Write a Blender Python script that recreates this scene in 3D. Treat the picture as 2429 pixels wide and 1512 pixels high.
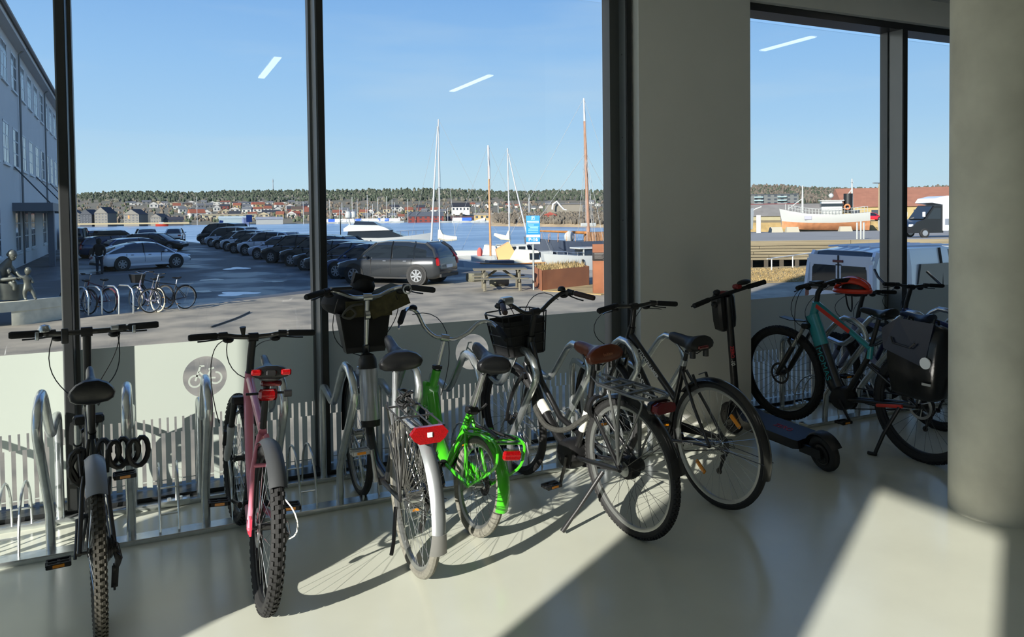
import bpy, bmesh, math, random
from mathutils import Vector, Matrix
random.seed(7)
PI = math.pi
SC = bpy.context.scene
COL = SC.collection
for _o in list(bpy.data.objects):
    bpy.data.objects.remove(_o)

# ------------------------------------------------------------------ camera
# room frame: X to the right along the window wall, Y outwards, Z up, camera over the origin
F, CX, CY, EYE = 1830.0, 1214.5, 560.0, 1.65
YAW, PITCH, ROLL = math.radians(25.2), math.atan(53 / 1830.0), 0.0117
FWD = Vector((math.sin(YAW) * math.cos(PITCH), math.cos(YAW) * math.cos(PITCH), -math.sin(PITCH)))
_r0 = Vector((math.cos(YAW), -math.sin(YAW), 0))
_u0 = _r0.cross(FWD)
RGT = (_r0 * math.cos(ROLL) - _u0 * math.sin(ROLL)).normalized()
UPV = RGT.cross(FWD).normalized()
EYEP = Vector((0, 0, EYE))
cam = bpy.data.cameras.new('camera')
cam.sensor_width = 36.0
cam.lens = F / 2429.0 * 36.0
cam.shift_x = 0.0
cam.shift_y = (CY - 756.0) / 2429.0
cam.clip_start, cam.clip_end = 0.05, 6000
cam_o = bpy.data.objects.new('camera', cam)
COL.objects.link(cam_o)
cam_o.matrix_world = Matrix(((RGT.x, UPV.x, -FWD.x, 0), (RGT.y, UPV.y, -FWD.y, 0), (RGT.z, UPV.z, -FWD.z, EYE), (0, 0, 0, 1)))
SC.camera = cam_o

def ray(px, py):
    return FWD + RGT * ((px - CX) / F) - UPV * ((py - CY) / F)
def on_z(px, py, z=0.0):
    d = ray(px, py)
    return EYEP + d * ((z - EYE) / d.z)
def on_y(px, py, y):
    d = ray(px, py)
    return EYEP + d * (y / d.y)
def at_depth(px, py, dep):
    return EYEP + ray(px, py) * dep

# ------------------------------------------------------------------ light
SUN_AZ, SUN_EL = math.radians(58.6), math.radians(20.0)   # direction the light travels, from +Y towards +X
sun = bpy.data.lights.new('sun', 'SUN')
sun.energy = 9.2
sun.angle = math.radians(0.53)
sun.color = (1.0, 0.965, 0.885)
sun_o = bpy.data.objects.new('sun', sun)
COL.objects.link(sun_o)
_sd = Vector((math.sin(SUN_AZ) * math.cos(SUN_EL), math.cos(SUN_AZ) * math.cos(SUN_EL), -math.sin(SUN_EL)))
sun_o.rotation_euler = _sd.to_track_quat('-Z', 'Y').to_euler()
sun_o.location = (-30, -20, 20)

def lin(c):
    out = []
    for v in c[:3]:
        v = v / 255.0
        out.append(v / 12.92 if v <= 0.04045 else ((v + 0.055) / 1.055) ** 2.4)
    return (out[0], out[1], out[2], 1.0)

W = bpy.data.worlds.new('world')
SC.world = W
W.use_nodes = True
nt = W.node_tree
nt.nodes.clear()
wo = nt.nodes.new('ShaderNodeOutputWorld')
bg = nt.nodes.new('ShaderNodeBackground')
tc = nt.nodes.new('ShaderNodeTexCoord')
sx = nt.nodes.new('ShaderNodeSeparateXYZ')
rp = nt.nodes.new('ShaderNodeValToRGB')
nt.links.new(tc.outputs['Generated'], sx.inputs[0])
nt.links.new(sx.outputs['Z'], rp.inputs[0])
els = rp.color_ramp.elements
els[0].position = 0.0;  els[0].color = lin((205, 233, 246))
els[1].position = 1.0;  els[1].color = lin((64, 112, 190))
for p, c in ((0.05, (194, 230, 250)), (0.11, (174, 217, 252)), (0.19, (154, 203, 250)), (0.28, (130, 183, 242)), (0.5, (96, 148, 222))):
    e = els.new(p); e.color = lin(c)
# thin high cirrus
mp = nt.nodes.new('ShaderNodeMapping'); mp.inputs['Scale'].default_value = (1.6, 1.6, 11.0)
ns = nt.nodes.new('ShaderNodeTexNoise'); ns.inputs['Scale'].default_value = 1.7; ns.inputs['Detail'].default_value = 6
nt.links.new(tc.outputs['Generated'], mp.inputs[0]); nt.links.new(mp.outputs[0], ns.inputs['Vector'])
cr = nt.nodes.new('ShaderNodeMapRange'); cr.inputs[1].default_value = 0.45; cr.inputs[2].default_value = 0.8; cr.inputs[3].default_value = 0.0; cr.inputs[4].default_value = 0.42
nt.links.new(ns.outputs[0], cr.inputs[0])
mx = nt.nodes.new('ShaderNodeMix'); mx.data_type = 'RGBA'; mx.inputs[7].default_value = lin((205, 228, 244))
nt.links.new(cr.outputs[0], mx.inputs[0]); nt.links.new(rp.outputs[0], mx.inputs[6])
nt.links.new(mx.outputs[2], bg.inputs[0])
bg.inputs[1].default_value = 1.0
nt.links.new(bg.outputs[0], wo.inputs[0])

SC.view_settings.view_transform = 'Standard'
SC.view_settings.look = 'None'
SC.view_settings.gamma = 1.0
SC.view_settings.exposure = 0.0
SC.view_settings.use_curve_mapping = False

# ------------------------------------------------------------------ helpers
_mats = {}
def M(name, col, rough=0.5, metal=0.0, noise=0.0, scale=10.0, bump=0.0, coat=0.0, spec=0.5, col2=None, emit=0.0, stretch=None, detail=4):
    if name in _mats:
        return _mats[name]
    m = bpy.data.materials.new(name)
    m.use_nodes = True
    t = m.node_tree
    b = t.nodes['Principled BSDF']
    c = lin(col)
    b.inputs['Base Color'].default_value = c
    b.inputs['Roughness'].default_value = rough
    b.inputs['Metallic'].default_value = metal
    b.inputs['Specular IOR Level'].default_value = spec
    b.inputs['Coat Weight'].default_value = coat
    b.inputs['Coat Roughness'].default_value = 0.06
    if emit:
        b.inputs['Emission Color'].default_value = c
        b.inputs['Emission Strength'].default_value = emit
    if noise or bump or col2:
        tcn = t.nodes.new('ShaderNodeTexCoord')
        vec = tcn.outputs['Object']
        if stretch:
            mpn = t.nodes.new('ShaderNodeMapping')
            mpn.inputs['Scale'].default_value = stretch
            t.links.new(vec, mpn.inputs[0]); vec = mpn.outputs[0]
        n = t.nodes.new('ShaderNodeTexNoise')
        n.inputs['Scale'].default_value = scale
        n.inputs['Detail'].default_value = detail
        t.links.new(vec, n.inputs['Vector'])
        if noise or col2:
            r = t.nodes.new('ShaderNodeValToRGB')
            if col2:
                r.color_ramp.elements[0].position = 0.35; r.color_ramp.elements[1].position = 0.68
                r.color_ramp.elements[0].color = c; r.color_ramp.elements[1].color = lin(col2)
            else:
                r.color_ramp.elements[0].position = 0.3; r.color_ramp.elements[1].position = 0.7
                r.color_ramp.elements[0].color = tuple(v * (1 - noise) for v in c[:3]) + (1,)
                r.color_ramp.elements[1].color = tuple(min(1, v * (1 + noise)) for v in c[:3]) + (1,)
            t.links.new(n.outputs[0], r.inputs[0])
            t.links.new(r.outputs[0], b.inputs['Base Color'])
        if bump:
            bp = t.nodes.new('ShaderNodeBump')
            bp.inputs['Strength'].default_value = bump
            bp.inputs['Distance'].default_value = 0.02
            t.links.new(n.outputs[0], bp.inputs['Height'])
            t.links.new(bp.outputs[0], b.inputs['Normal'])
    _mats[name] = m
    return m

class MB:
    """collects simple solids; build() links them as one mesh object"""
    def __init__(s, T=None):
        s.v, s.f, s.T = [], [], T
    def add(s, vs, fs):
        k = len(s.v)
        if s.T is not None:
            s.v += [tuple(s.T @ Vector(p)) for p in vs]
        else:
            s.v += [tuple(p) for p in vs]
        s.f += [tuple(i + k for i in q) for q in fs]
        return s
    def box(s, lo, hi):
        x0, y0, z0 = lo; x1, y1, z1 = hi
        return s.add([(x0, y0, z0), (x1, y0, z0), (x1, y1, z0), (x0, y1, z0), (x0, y0, z1), (x1, y0, z1), (x1, y1, z1), (x0, y1, z1)],
                     [(0, 3, 2, 1), (4, 5, 6, 7), (0, 1, 5, 4), (1, 2, 6, 5), (2, 3, 7, 6), (3, 0, 4, 7)])
    def cbox(s, c, sz, R=None):
        h = [q / 2 for q in sz]
        vs = [Vector((sx_ * h[0], sy_ * h[1], sz_ * h[2])) for sz_ in (-1, 1) for (sx_, sy_) in ((-1, -1), (1, -1), (1, 1), (-1, 1))]
        if R is not None:
            vs = [R @ v for v in vs]
        c = Vector(c)
        return s.add([v + c for v in vs], [(0, 3, 2, 1), (4, 5, 6, 7), (0, 1, 5, 4), (1, 2, 6, 5), (2, 3, 7, 6), (3, 0, 4, 7)])
    def rbox(s, lo, hi, r=0.01):
        """box with chamfered vertical and horizontal edges"""
        x0, y0, z0 = lo; x1, y1, z1 = hi
        def loop(d, z):
            return [(x0 + r + d, y0 + d, z), (x1 - r - d, y0 + d, z), (x1 - d, y0 + r + d, z), (x1 - d, y1 - r - d, z), (x1 - r - d, y1 - d, z), (x0 + r + d, y1 - d, z), (x0 + d, y1 - r - d, z), (x0 + d, y0 + r + d, z)]
        return s.loft([loop(r * .6, z0), loop(0, z0 + r), loop(0, z1 - r), loop(r * .6, z1)])
    def loft(s, secs, cap=True, close=True):
        n = len(secs[0]); vs = [p for q in secs for p in q]; fs = []
        for i in range(len(secs) - 1):
            for j in range(n if close else n - 1):
                a = i * n + j; b = i * n + (j + 1) % n
                fs.append((a, b, b + n, a + n))
        if cap:
            fs.append(tuple(range(n - 1, -1, -1)))
            fs.append(tuple((len(secs) - 1) * n + j for j in range(n)))
        return s.add(vs, fs)
    def tube(s, pts, r, n=8, cap=True, closed=False, sq=None):
        pts = [Vector(p) for p in pts]; L = len(pts)
        rs = r if isinstance(r, (list, tuple)) else [r] * L
        secs = []; nrm = None
        for i in range(L):
            if closed:
                t = pts[(i + 1) % L] - pts[i - 1]
            else:
                t = pts[min(i + 1, L - 1)] - pts[max(i - 1, 0)]
            if t.length < 1e-9:
                t = Vector((0, 0, 1))
            t.normalize()
            if nrm is None:
                a = Vector((0, 0, 1)) if abs(t.z) < 0.9 else Vector((1, 0, 0))
                nrm = t.cross(a).normalized()
            else:
                nrm = nrm - t * nrm.dot(t)
                if nrm.length < 1e-6:
                    nrm = t.orthogonal()
                nrm.normalize()
            bn = t.cross(nrm)
            k1, k2 = (rs[i], rs[i]) if sq is None else (rs[i] * sq[0], rs[i] * sq[1])
            secs.append([pts[i] + nrm * (math.cos(2 * PI * j / n) * k1) + bn * (math.sin(2 * PI * j / n) * k2) for j in range(n)])
        if closed:
            vs = [p for q in secs for p in q]; fs = []
            for i in range(L):
                for j in range(n):
                    a = i * n + j; b = i * n + (j + 1) % n; i2 = (i + 1) % L
                    fs.append((a, b, i2 * n + (j + 1) % n, i2 * n + j))
            return s.add(vs, fs)
        return s.loft(secs, cap)
    def rev(s, prof, c=(0, 0, 0), ax='z', n=24, a0=0.0, a1=2 * PI, closed_prof=False):
        """prof: (radius, height along axis) pairs"""
        full = abs(a1 - a0 - 2 * PI) < 1e-6
        N = n if full else n + 1
        c = Vector(c); vs = []; m = len(prof)
        for i in range(N):
            a = a0 + (a1 - a0) * i / n
            for (r, h) in prof:
                if ax == 'z': p = Vector((r * math.cos(a), r * math.sin(a), h))
                elif ax == 'x': p = Vector((h, r * math.cos(a), r * math.sin(a)))
                else: p = Vector((r * math.sin(a), h, r * math.cos(a)))
                vs.append(c + p)
        fs = []
        for i in range(n):
            i2 = (i + 1) % N
            for j in range(m if closed_prof else m - 1):
                j2 = (j + 1) % m
                fs.append((i * m + j, i2 * m + j, i2 * m + j2, i * m + j2))
        return s.add(vs, fs)
    def cyl(s, c, r, h0, h1, ax='z', n=16, r2=None):
        r2 = r if r2 is None else r2
        return s.rev([(0.0, h0), (r, h0), (r2, h1), (0.0, h1)], c, ax, n)
    def sph(s, c, r, n=12, m=8, R=None):
        r = (r, r, r) if not isinstance(r, (list, tuple)) else r
        vs = [Vector((0, 0, -r[2]))]
        for i in range(1, m):
            b = -PI / 2 + PI * i / m
            for j in range(n):
                a = 2 * PI * j / n
                vs.append(Vector((r[0] * math.cos(b) * math.cos(a), r[1] * math.cos(b) * math.sin(a), r[2] * math.sin(b))))
        vs.append(Vector((0, 0, r[2])))
        fs = []
        for j in range(n):
            fs.append((0, 1 + (j + 1) % n, 1 + j))
            fs.append((len(vs) - 1, len(vs) - 1 - n + j, len(vs) - 1 - n + (j + 1) % n))
        for i in range(m - 2):
            for j in range(n):
                a = 1 + i * n + j; b = 1 + i * n + (j + 1) % n
                fs.append((a, b, b + n, a + n))
        if R is not None:
            vs = [R @ v for v in vs]
        c = Vector(c)
        return s.add([v + c for v in vs], fs)
    def prism(s, poly, ax, lo, hi):
        """poly: 2D outline; ax: extrusion axis"""
        def P(u, w, h):
            return (h, u, w) if ax == 'x' else ((u, h, w) if ax == 'y' else (u, w, h))
        n = len(poly)
        vs = [P(u, w, lo) for u, w in poly] + [P(u, w, hi) for u, w in poly]
        fs = [(i, (i + 1) % n, n + (i + 1) % n, n + i) for i in range(n)]
        fs += [tuple(range(n - 1, -1, -1)), tuple(range(n, 2 * n))]
        return s.add(vs, fs)
    def build(s, name, mat, parent=None, smooth=35, loc=None, rz=0.0):
        me = bpy.data.meshes.new(name)
        me.from_pydata(s.v, [], s.f)
        me.materials.append(mat)
        bm = bmesh.new(); bm.from_mesh(me)
        bmesh.ops.recalc_face_normals(bm, faces=bm.faces[:])
        bm.to_mesh(me); bm.free()
        if smooth:
            me.polygons.foreach_set('use_smooth', [True] * len(me.polygons))
            me.set_sharp_from_angle(angle=math.radians(smooth))
        o = bpy.data.objects.new(name, me)
        COL.objects.link(o)
        if parent is not None:
            o.parent = parent
        if loc is not None:
            o.location = loc
        if rz:
            o.rotation_euler.z = rz
        return o

def tag(o, label=None, cat=None, group=None, kind=None):
    if label: o['label'] = label
    if cat: o['category'] = cat
    if group: o['group'] = group
    if kind: o['kind'] = kind
    return o
def empty(name, loc=(0, 0, 0), rz=0.0, label=None, cat=None, group=None):
    o = bpy.data.objects.new(name, None)
    o.empty_display_size = 0.1
    COL.objects.link(o)
    o.location = loc
    o.rotation_euler = (0, 0, rz)
    return tag(o, label, cat, group)
_kids = {}
def dup(o, parent=None):
    c = o.copy()
    COL.objects.link(c)
    c.parent = parent
    for ch in [q for q in bpy.data.objects if q.parent == o]:
        dup(ch, c)
    return c
def text(name, body, size, mat, parent=None, T=None, depth=0.0006, bold=0.0, align='CENTER', sx=1.0, shear=0.0):
    """flat lettering in the local XY plane of T"""
    cu = bpy.data.curves.new(name, 'FONT')
    cu.body = body; cu.size = size; cu.extrude = depth; cu.offset = bold
    cu.align_x = align; cu.align_y = 'CENTER'; cu.resolution_u = 3; cu.shear = shear
    tmp = bpy.data.objects.new(name, cu)
    COL.objects.link(tmp)
    dg = bpy.context.evaluated_depsgraph_get()
    me = bpy.data.meshes.new_from_object(tmp.evaluated_get(dg))
    bpy.data.objects.remove(tmp)
    if sx != 1.0:
        me.transform(Matrix.Diagonal((sx, 1, 1, 1)))
    if T is not None:
        me.transform(T)
    me.materials.clear(); me.materials.append(mat)
    o = bpy.data.objects.new(name, me)
    COL.objects.link(o)
    if parent is not None: o.parent = parent
    return o
def frame(o, xd, yd):
    """matrix with local X along xd, local Y towards yd, origin o"""
    x = Vector(xd).normalized(); z = x.cross(Vector(yd)).normalized(); y = z.cross(x)
    return Matrix(((x.x, y.x, z.x, o[0]), (x.y, y.y, z.y, o[1]), (x.z, y.z, z.z, o[2]), (0, 0, 0, 1)))
def lerp(a, b, t):
    return a + (b - a) * t
def bez(p0, p1, p2, p3, n=8):
    p0, p1, p2, p3 = map(Vector, (p0, p1, p2, p3))
    return [p0 * (1 - t) ** 3 + p1 * (3 * t * (1 - t) ** 2) + p2 * (3 * t * t * (1 - t)) + p3 * t ** 3 for t in [i / n for i in range(n + 1)]]
def smooth_path(pts, n=5):
    """Catmull-Rom through pts"""
    pts = [Vector(p) for p in pts]; out = []
    for i in range(len(pts) - 1):
        a = pts[i - 1] if i else pts[0] * 2 - pts[1]
        b, c = pts[i], pts[i + 1]
        d = pts[i + 2] if i + 2 < len(pts) else pts[-1] * 2 - pts[-2]
        for k in range(n):
            t = k / n
            out.append(0.5 * ((2 * b) + (c - a) * t + (2 * a - 5 * b + 4 * c - d) * t * t + (3 * b - a - 3 * c + d) * t ** 3))
    out.append(pts[-1])
    return out
def struct(name, mb, mat, label=None, parent=None, smooth=35):
    o = mb.build(name, mat, parent, smooth)
    if parent is None:
        o['kind'] = 'structure'
        tag(o, label, None)
    return o
# ================================================================== room shell
YF, YG, CEIL = 4.84, 5.0, 3.55
XL, XR, YB = -4.3, 13.0, -9.0
HEAD = 3.47
m_floor = M('epoxy_floor', (208, 210, 194), 0.2, noise=0.04, scale=2.2)
_t = m_floor.node_tree; _b = _t.nodes['Principled BSDF']
_n2 = _t.nodes.new('ShaderNodeTexNoise'); _n2.inputs['Scale'].default_value = 38; _n2.inputs['Detail'].default_value = 3
_mr = _t.nodes.new('ShaderNodeMapRange'); _mr.inputs[1].default_value = .3; _mr.inputs[2].default_value = .7; _mr.inputs[3].default_value = .17; _mr.inputs[4].default_value = .24
_tc = _t.nodes.new('ShaderNodeTexCoord'); _t.links.new(_tc.outputs['Object'], _n2.inputs['Vector'])
_t.links.new(_n2.outputs[0], _mr.inputs[0]); _t.links.new(_mr.outputs[0], _b.inputs['Roughness'])
m_white = M('painted_plaster', (226, 225, 217), 0.7, noise=0.03, scale=1.5)
m_ceil = M('ceiling_board', (196, 195, 190), 0.8)
m_alu = M('dark_anodised_aluminium', (44, 46, 47), 0.38, metal=0.25, noise=0.05, scale=30)
m_sky_sheen = M('sky_sheen_grey', (118, 122, 122), .3, metal=.3)  # sky reflection on the dark profile sides, painted as a lighter grey
m_alu2 = M('grey_gasket_profile', (96, 99, 98), 0.42, metal=0.4)
m_conc = M('cast_concrete', (212, 209, 190), 0.75, noise=0.16, scale=3.0, bump=0.12, detail=8)

def shell(name, lo, hi, mat, label, cat):
    o = struct(name, MB().box(lo, hi), mat, label)
    o['category'] = cat
    return o
shell('floor', (XL - .1, YB, -0.12), (XR, YG + .06, 0), m_floor, 'pale grey-green glossy epoxy floor of the bicycle room', 'floor')
shell('ceiling', (XL - .1, YB, CEIL), (XR, YG + .06, CEIL + .15), m_ceil, 'plain pale ceiling of the bicycle room', 'ceiling')
shell('wall_back', (XL - .1, YB - .15, 0), (XR, YB, CEIL), m_white, 'plain white wall behind the viewer', 'wall')
shell('wall_right', (XR, YB, 0), (XR + .15, YG + .06, CEIL), m_white, 'plain white wall at the far end beyond the round pillar', 'wall')
wf = shell('wall_front', (XL - .1, YF - .06, 3.33), (XR, YG + .06, CEIL), m_white, 'pale wall strip above the window frames', 'wall')
# wall on the side the sun comes from: piers between glazed openings
wl = MB()
for a, b in ((YB, -2.541), (-1.759, -.644), (.639, 2.054), (4.75, YG + .06)):
    wl.box((XL, a, 0), (XL + .1, b, CEIL))
wl.box((XL, YB, HEAD), (XL + .1, YG, CEIL))
o = struct('wall_left', wl, m_white, 'white side wall with tall openings that let the sun in'); o['category'] = 'wall'
# unseen storeys above, front overhang added to place the yard's shadow edge; plinth below
shell('wall_upper', (XL - .15, -14, CEIL + .16), (20, 6.0, 11.2), m_white, 'unseen upper storeys of the bicycle room building, front overhang added to shade the yard', 'building')
shell('wall_plinth', (XL - .1, YG + .07, -1.25), (XR, YG + .2, -0.0), m_conc, 'concrete plinth under the window wall outside', 'wall')

# white boxed pillar between the two window bays
pil = struct('wall_pillar', MB().box((3.30, 4.78, 0), (4.365, YG + .05, CEIL)), m_white, 'white plastered box pillar between the two window bays'); pil['category'] = 'pillar'
# round concrete column
CC, CR = Vector((4.165, 2.64, 0)), 0.25
col_mb = MB().rev([(0, 0), (CR, 0), (CR, CEIL), (0, CEIL)], CC, 'z', 64)
colo = struct('wall_round_column', col_mb, m_conc, 'round bare concrete column with stains in front of the right bay'); colo['category'] = 'column'

# ------------------------------------------------------------------ windows
m_glass = bpy.data.materials.new('window_glass'); m_glass.use_nodes = True
_t = m_glass.node_tree; _t.nodes.clear()
_o = _t.nodes.new('ShaderNodeOutputMaterial'); _mx = _t.nodes.new('ShaderNodeMixShader')
_tr = _t.nodes.new('ShaderNodeBsdfTransparent'); _tr.inputs[0].default_value = (0.985, 0.99, 0.988, 1)
_gl = _t.nodes.new('ShaderNodeBsdfGlossy'); _gl.inputs['Roughness'].default_value = 0.0
_lw = _t.nodes.new('ShaderNodeLayerWeight'); _lw.inputs[0].default_value = 0.5
_pw = _t.nodes.new('ShaderNodeMath'); _pw.operation = 'POWER'; _pw.inputs[1].default_value = 5
_ma = _t.nodes.new('ShaderNodeMath'); _ma.operation = 'MULTIPLY_ADD'; _ma.inputs[1].default_value = 0.9; _ma.inputs[2].default_value = 0.045
_t.links.new(_lw.outputs['Facing'], _pw.inputs[0]); _t.links.new(_pw.outputs[0], _ma.inputs[0])
_t.links.new(_ma.outputs[0], _mx.inputs[0]); _t.links.new(_tr.outputs[0], _mx.inputs[1]); _t.links.new(_gl.outputs[0], _mx.inputs[2])
_t.links.new(_mx.outputs[0], _o.inputs[0])

m_film = bpy.data.materials.new('frosted_film'); m_film.use_nodes = True
_t = m_film.node_tree; _t.nodes.clear()
_o = _t.nodes.new('ShaderNodeOutputMaterial'); _ad = _t.nodes.new('ShaderNodeMixShader'); _ad.inputs[0].default_value = 0.14
_d = _t.nodes.new('ShaderNodeBsdfDiffuse'); _d.inputs[0].default_value = lin((186, 194, 184))
_tl = _t.nodes.new('ShaderNodeBsdfTranslucent'); _tl.inputs[0].default_value = lin((200, 203, 196))
_t.links.new(_d.outputs[0], _ad.inputs[1]); _t.links.new(_tl.outputs[0], _ad.inputs[2]); _t.links.new(_ad.outputs[0], _o.inputs[0])

FILM_T, FILM_S1, FILM_S2, FILM_B = 0.905, 0.463, 0.372, 0.055
def quad(mb, x0, x1, z0, z1, y):
    mb.add([(x0, y, z0), (x1, y, z0), (x1, y, z1), (x0, y, z1)], [(0, 1, 2, 3)])
def stroke(mb, pts, w, y):
    """flat polyline of width w in the XZ plane at y"""
    for a, b in zip(pts[:-1], pts[1:]):
        d = Vector((b[0] - a[0], b[1] - a[1])); d.normalize(); n = Vector((-d.y, d.x)) * w / 2
        mb.add([(a[0] - n.x, y, a[1] - n.y), (b[0] - n.x, y, b[1] - n.y), (b[0] + n.x, y, b[1] + n.y), (a[0] + n.x, y, a[1] + n.y)], [(0, 1, 2, 3)])
def film(parent, x0, x1, decal=None):
    y = YG - 0.008
    mb = MB()
    if decal:
        cx, cz, r = decal
        xa, xb = cx - .17, cx + .17
        quad(mb, x0, xa, FILM_S1, FILM_T, y); quad(mb, xb, x1, FILM_S1, FILM_T, y)
        N = 64; inner = []; outer = []
        for i in range(N):
            a = 2 * PI * (i + .5) / N; c, s = math.cos(a), math.sin(a)
            inner.append((cx + r * c, y, cz + r * s))
            k = min(((xb - cx) / abs(c)) if abs(c) > 1e-6 else 9, ((FILM_T - cz) / s) if s > 1e-6 else ((cz - FILM_S1) / -s if s < -1e-6 else 9))
            outer.append([cx + k * c, y, cz + k * s])
        for cxn, czn in ((xa, FILM_S1), (xb, FILM_S1), (xa, FILM_T), (xb, FILM_T)):
            j = min(range(N), key=lambda q: (outer[q][0] - cxn) ** 2 + (outer[q][2] - czn) ** 2)
            outer[j] = [cxn, y, czn]
        mb.add(inner + outer, [(i, (i + 1) % N, N + (i + 1) % N, N + i) for i in range(N)])
        # bicycle sign left standing in film inside the clear disc
        g = r / 605.0
        def Q(u, w): return (cx + (u - 790) * g, cz - (w - 745) * g)
        for (uc, wc, ru, a0, a1) in ((516, 855, 165, 0, 2 * PI), (1080, 800, 165, -PI / 2, PI * .78)):
            K = 28
            stroke(mb, [Q(uc + ru * math.cos(a0 + (a1 - a0) * i / K), wc + ru * math.sin(a0 + (a1 - a0) * i / K)) for i in range(K + 1)], 52 * g, y)
        stroke(mb, [Q(520, 850), Q(665, 425)], 50 * g, y); stroke(mb, [Q(645, 420), Q(780, 420)], 46 * g, y)
        stroke(mb, [Q(620, 580), Q(830, 790), Q(960, 540)], 52 * g, y); stroke(mb, [Q(890, 535), Q(1045, 495)], 50 * g, y)
        stroke(mb, [Q(830, 790), Q(1080, 800)], 46 * g, y)
    else:
        quad(mb, x0, x1, FILM_S1, FILM_T, y)
    x = x0; p, w = 0.0425, 0.0125
    while x < x1:
        quad(mb, x, min(x1, x + p - w), FILM_S2, FILM_S1, y); x += p
    x = x0 - .03; p, w = 0.053, 0.022
    while x < x1:
        quad(mb, max(x0, x), max(x0, min(x1, x + p - w)), FILM_B, FILM_S2, y); x += p
    quad(mb, x0, x1, 0.088, 0.094, y + .001)
    o = mb.build('frosted_film', m_film, parent, 0)
    tag(o, 'frosted white film with clear slits along its lower half')
    return o

M1, M2 = (-0.434, -0.386), (0.952, 0.997)
def mullion(parent, x0, x1, z0=0, z1=3.33):
    MB().rbox((x0, YF - .0, z0), (x1, YG + .055, z1), .004).build('mullion', m_alu, parent)
    MB().box((x0 - .018, YG - .03, z0), (x0 - .0005, YG + .045, z1)).box((x1 + .0005, YG - .03, z0), (x1 + .018, YG + .045, z1)).build('gasket', m_alu2, parent)
def window(name, xa, xb, panes, mulls, label, decals, wa=0.05, wb=0.05):
    r = empty(name, ((xa + xb) / 2, YG, 0)); r['kind'] = 'structure'; tag(r, label, 'window')
    T = Matrix.Translation((-(xa + xb) / 2, -YG, 0))
    def put(mb):
        mb.v = [tuple(T @ Vector(p)) for p in mb.v]; return mb
    fr = MB(); fr.box((xa, YF, 0), (xb, YG + .055, .05)); fr.box((xa, YF, 3.27), (xb, YG + .055, 3.33))
    fr.box((xa, YF, .05), (xa + wa, YG + .055, 3.27)); fr.box((xb - wb, YF, .05), (xb, YG + .055, 3.27))
    put(fr).build('frame', m_alu, r)
    sc = MB()
    for zz in [.35 + .62 * i for i in range(5)]:
        sc.cyl((xb - wb - .0005, (YF + YG) / 2 - .02, zz), .006, -.004, 0, 'x', 8)
    put(sc).build('screws', m_alu, r)['kind'] = 'stuff'
    mb = MB(); mb.box((xb - wb - .085, YG - .06, .05), (xb - wb - .0005, YG + .045, 3.27)); put(mb).build('glazing_bead', m_alu2, r)
    mb = MB(); mb.box((xb - wb - .004, YF + .012, .05), (xb - wb - .0006, YG - .061, 3.27)); put(mb).build('sheen_plate', m_sky_sheen, r)  # added plate carrying the painted sky sheen of the jamb side
    for (a, b) in mulls:
        mb = MB(); mb.rbox((a, YF - .03, .05), (b, YG + .055, 3.27), .004); put(mb).build('mullion', m_alu, r)
        mb = MB(); mb.box((a - .004, YF - .02, .05), (a - .0005, YG - .036, 3.27)); put(mb).build('sheen_plate', m_sky_sheen, r)  # added plate, same painted sky sheen on the mullion's left side
        mb = MB(); mb.box((a - .018, YG - .035, .05), (a - .0005, YG + .045, 3.27)); mb.box((b + .0005, YG - .035, .05), (b + .018, YG + .045, 3.27)); put(mb).build('gasket', m_alu2, r)
    for i, (a, b) in enumerate(panes):
        mb = MB(); mb.box((a, YG, .045), (b, YG + .012, 3.23)); put(mb).build('glass_pane', m_glass, r, 0)
        f = film(r, a, b, decals.get(i))
        f.data.transform(T)
    return r
window('window_1', -2.30, 3.275, [(-2.2, -.434), (-.386, .952), (.997, 3.12)], [M1, M2], 'wide floor-to-ceiling window with slim dark mullions facing the car park',
       {0: (-1.35, .685, .124), 1: (.287, .685, .124), 2: (2.03, .685, .124)}, .1, .04)
window('window_2', 4.37, 12.9, [(4.42, 6.18), (6.235, 8.2), (8.25, 12.8)], [(6.18, 6.235), (8.2, 8.25)], 'window bay beyond the white pillar with the parked van outside',
       {1: (7.2, .685, .124)}, .05, .1)
wl2 = shell('wall_front_corner', (XL, YF - .04, 0), (-2.3, YG + .06, 3.33), m_white, 'blank white wall stretch beside the left window bay', 'wall')
# hairline head profile seen above the right bay
# ------------------------------------------------------------------ ceiling lamps (mirrored in the panes)
m_tube = M('lamp_diffuser', (255, 252, 244), 0.4, emit=7.0)
m_lampbody = M('lamp_housing', (225, 225, 222), 0.4)
for i, (x, y0, y1) in enumerate(((1.40, -0.75, 0.72), (4.16, -0.90, 0.57), (6.44, 3.15, 3.92))):
    L = empty('ceiling_lamp', (x, (y0 + y1) / 2, CEIL), 0, ['slim white linear ceiling lamp mirrored in the pane beside the far mullion', 'slim white linear ceiling lamp mirrored above the sailing boats', 'short white linear ceiling lamp before the right bay'][i], 'lamp', 'linear ceiling lamps')
    h = (y1 - y0) / 2
    MB().box((-.05, -h, -.05), (.05, h, 0)).build('housing', m_lampbody, L)
    MB().box((-.04, -h + .01, -.062), (.04, h - .01, -.0505)).build('diffuser', m_tube, L)

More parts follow.
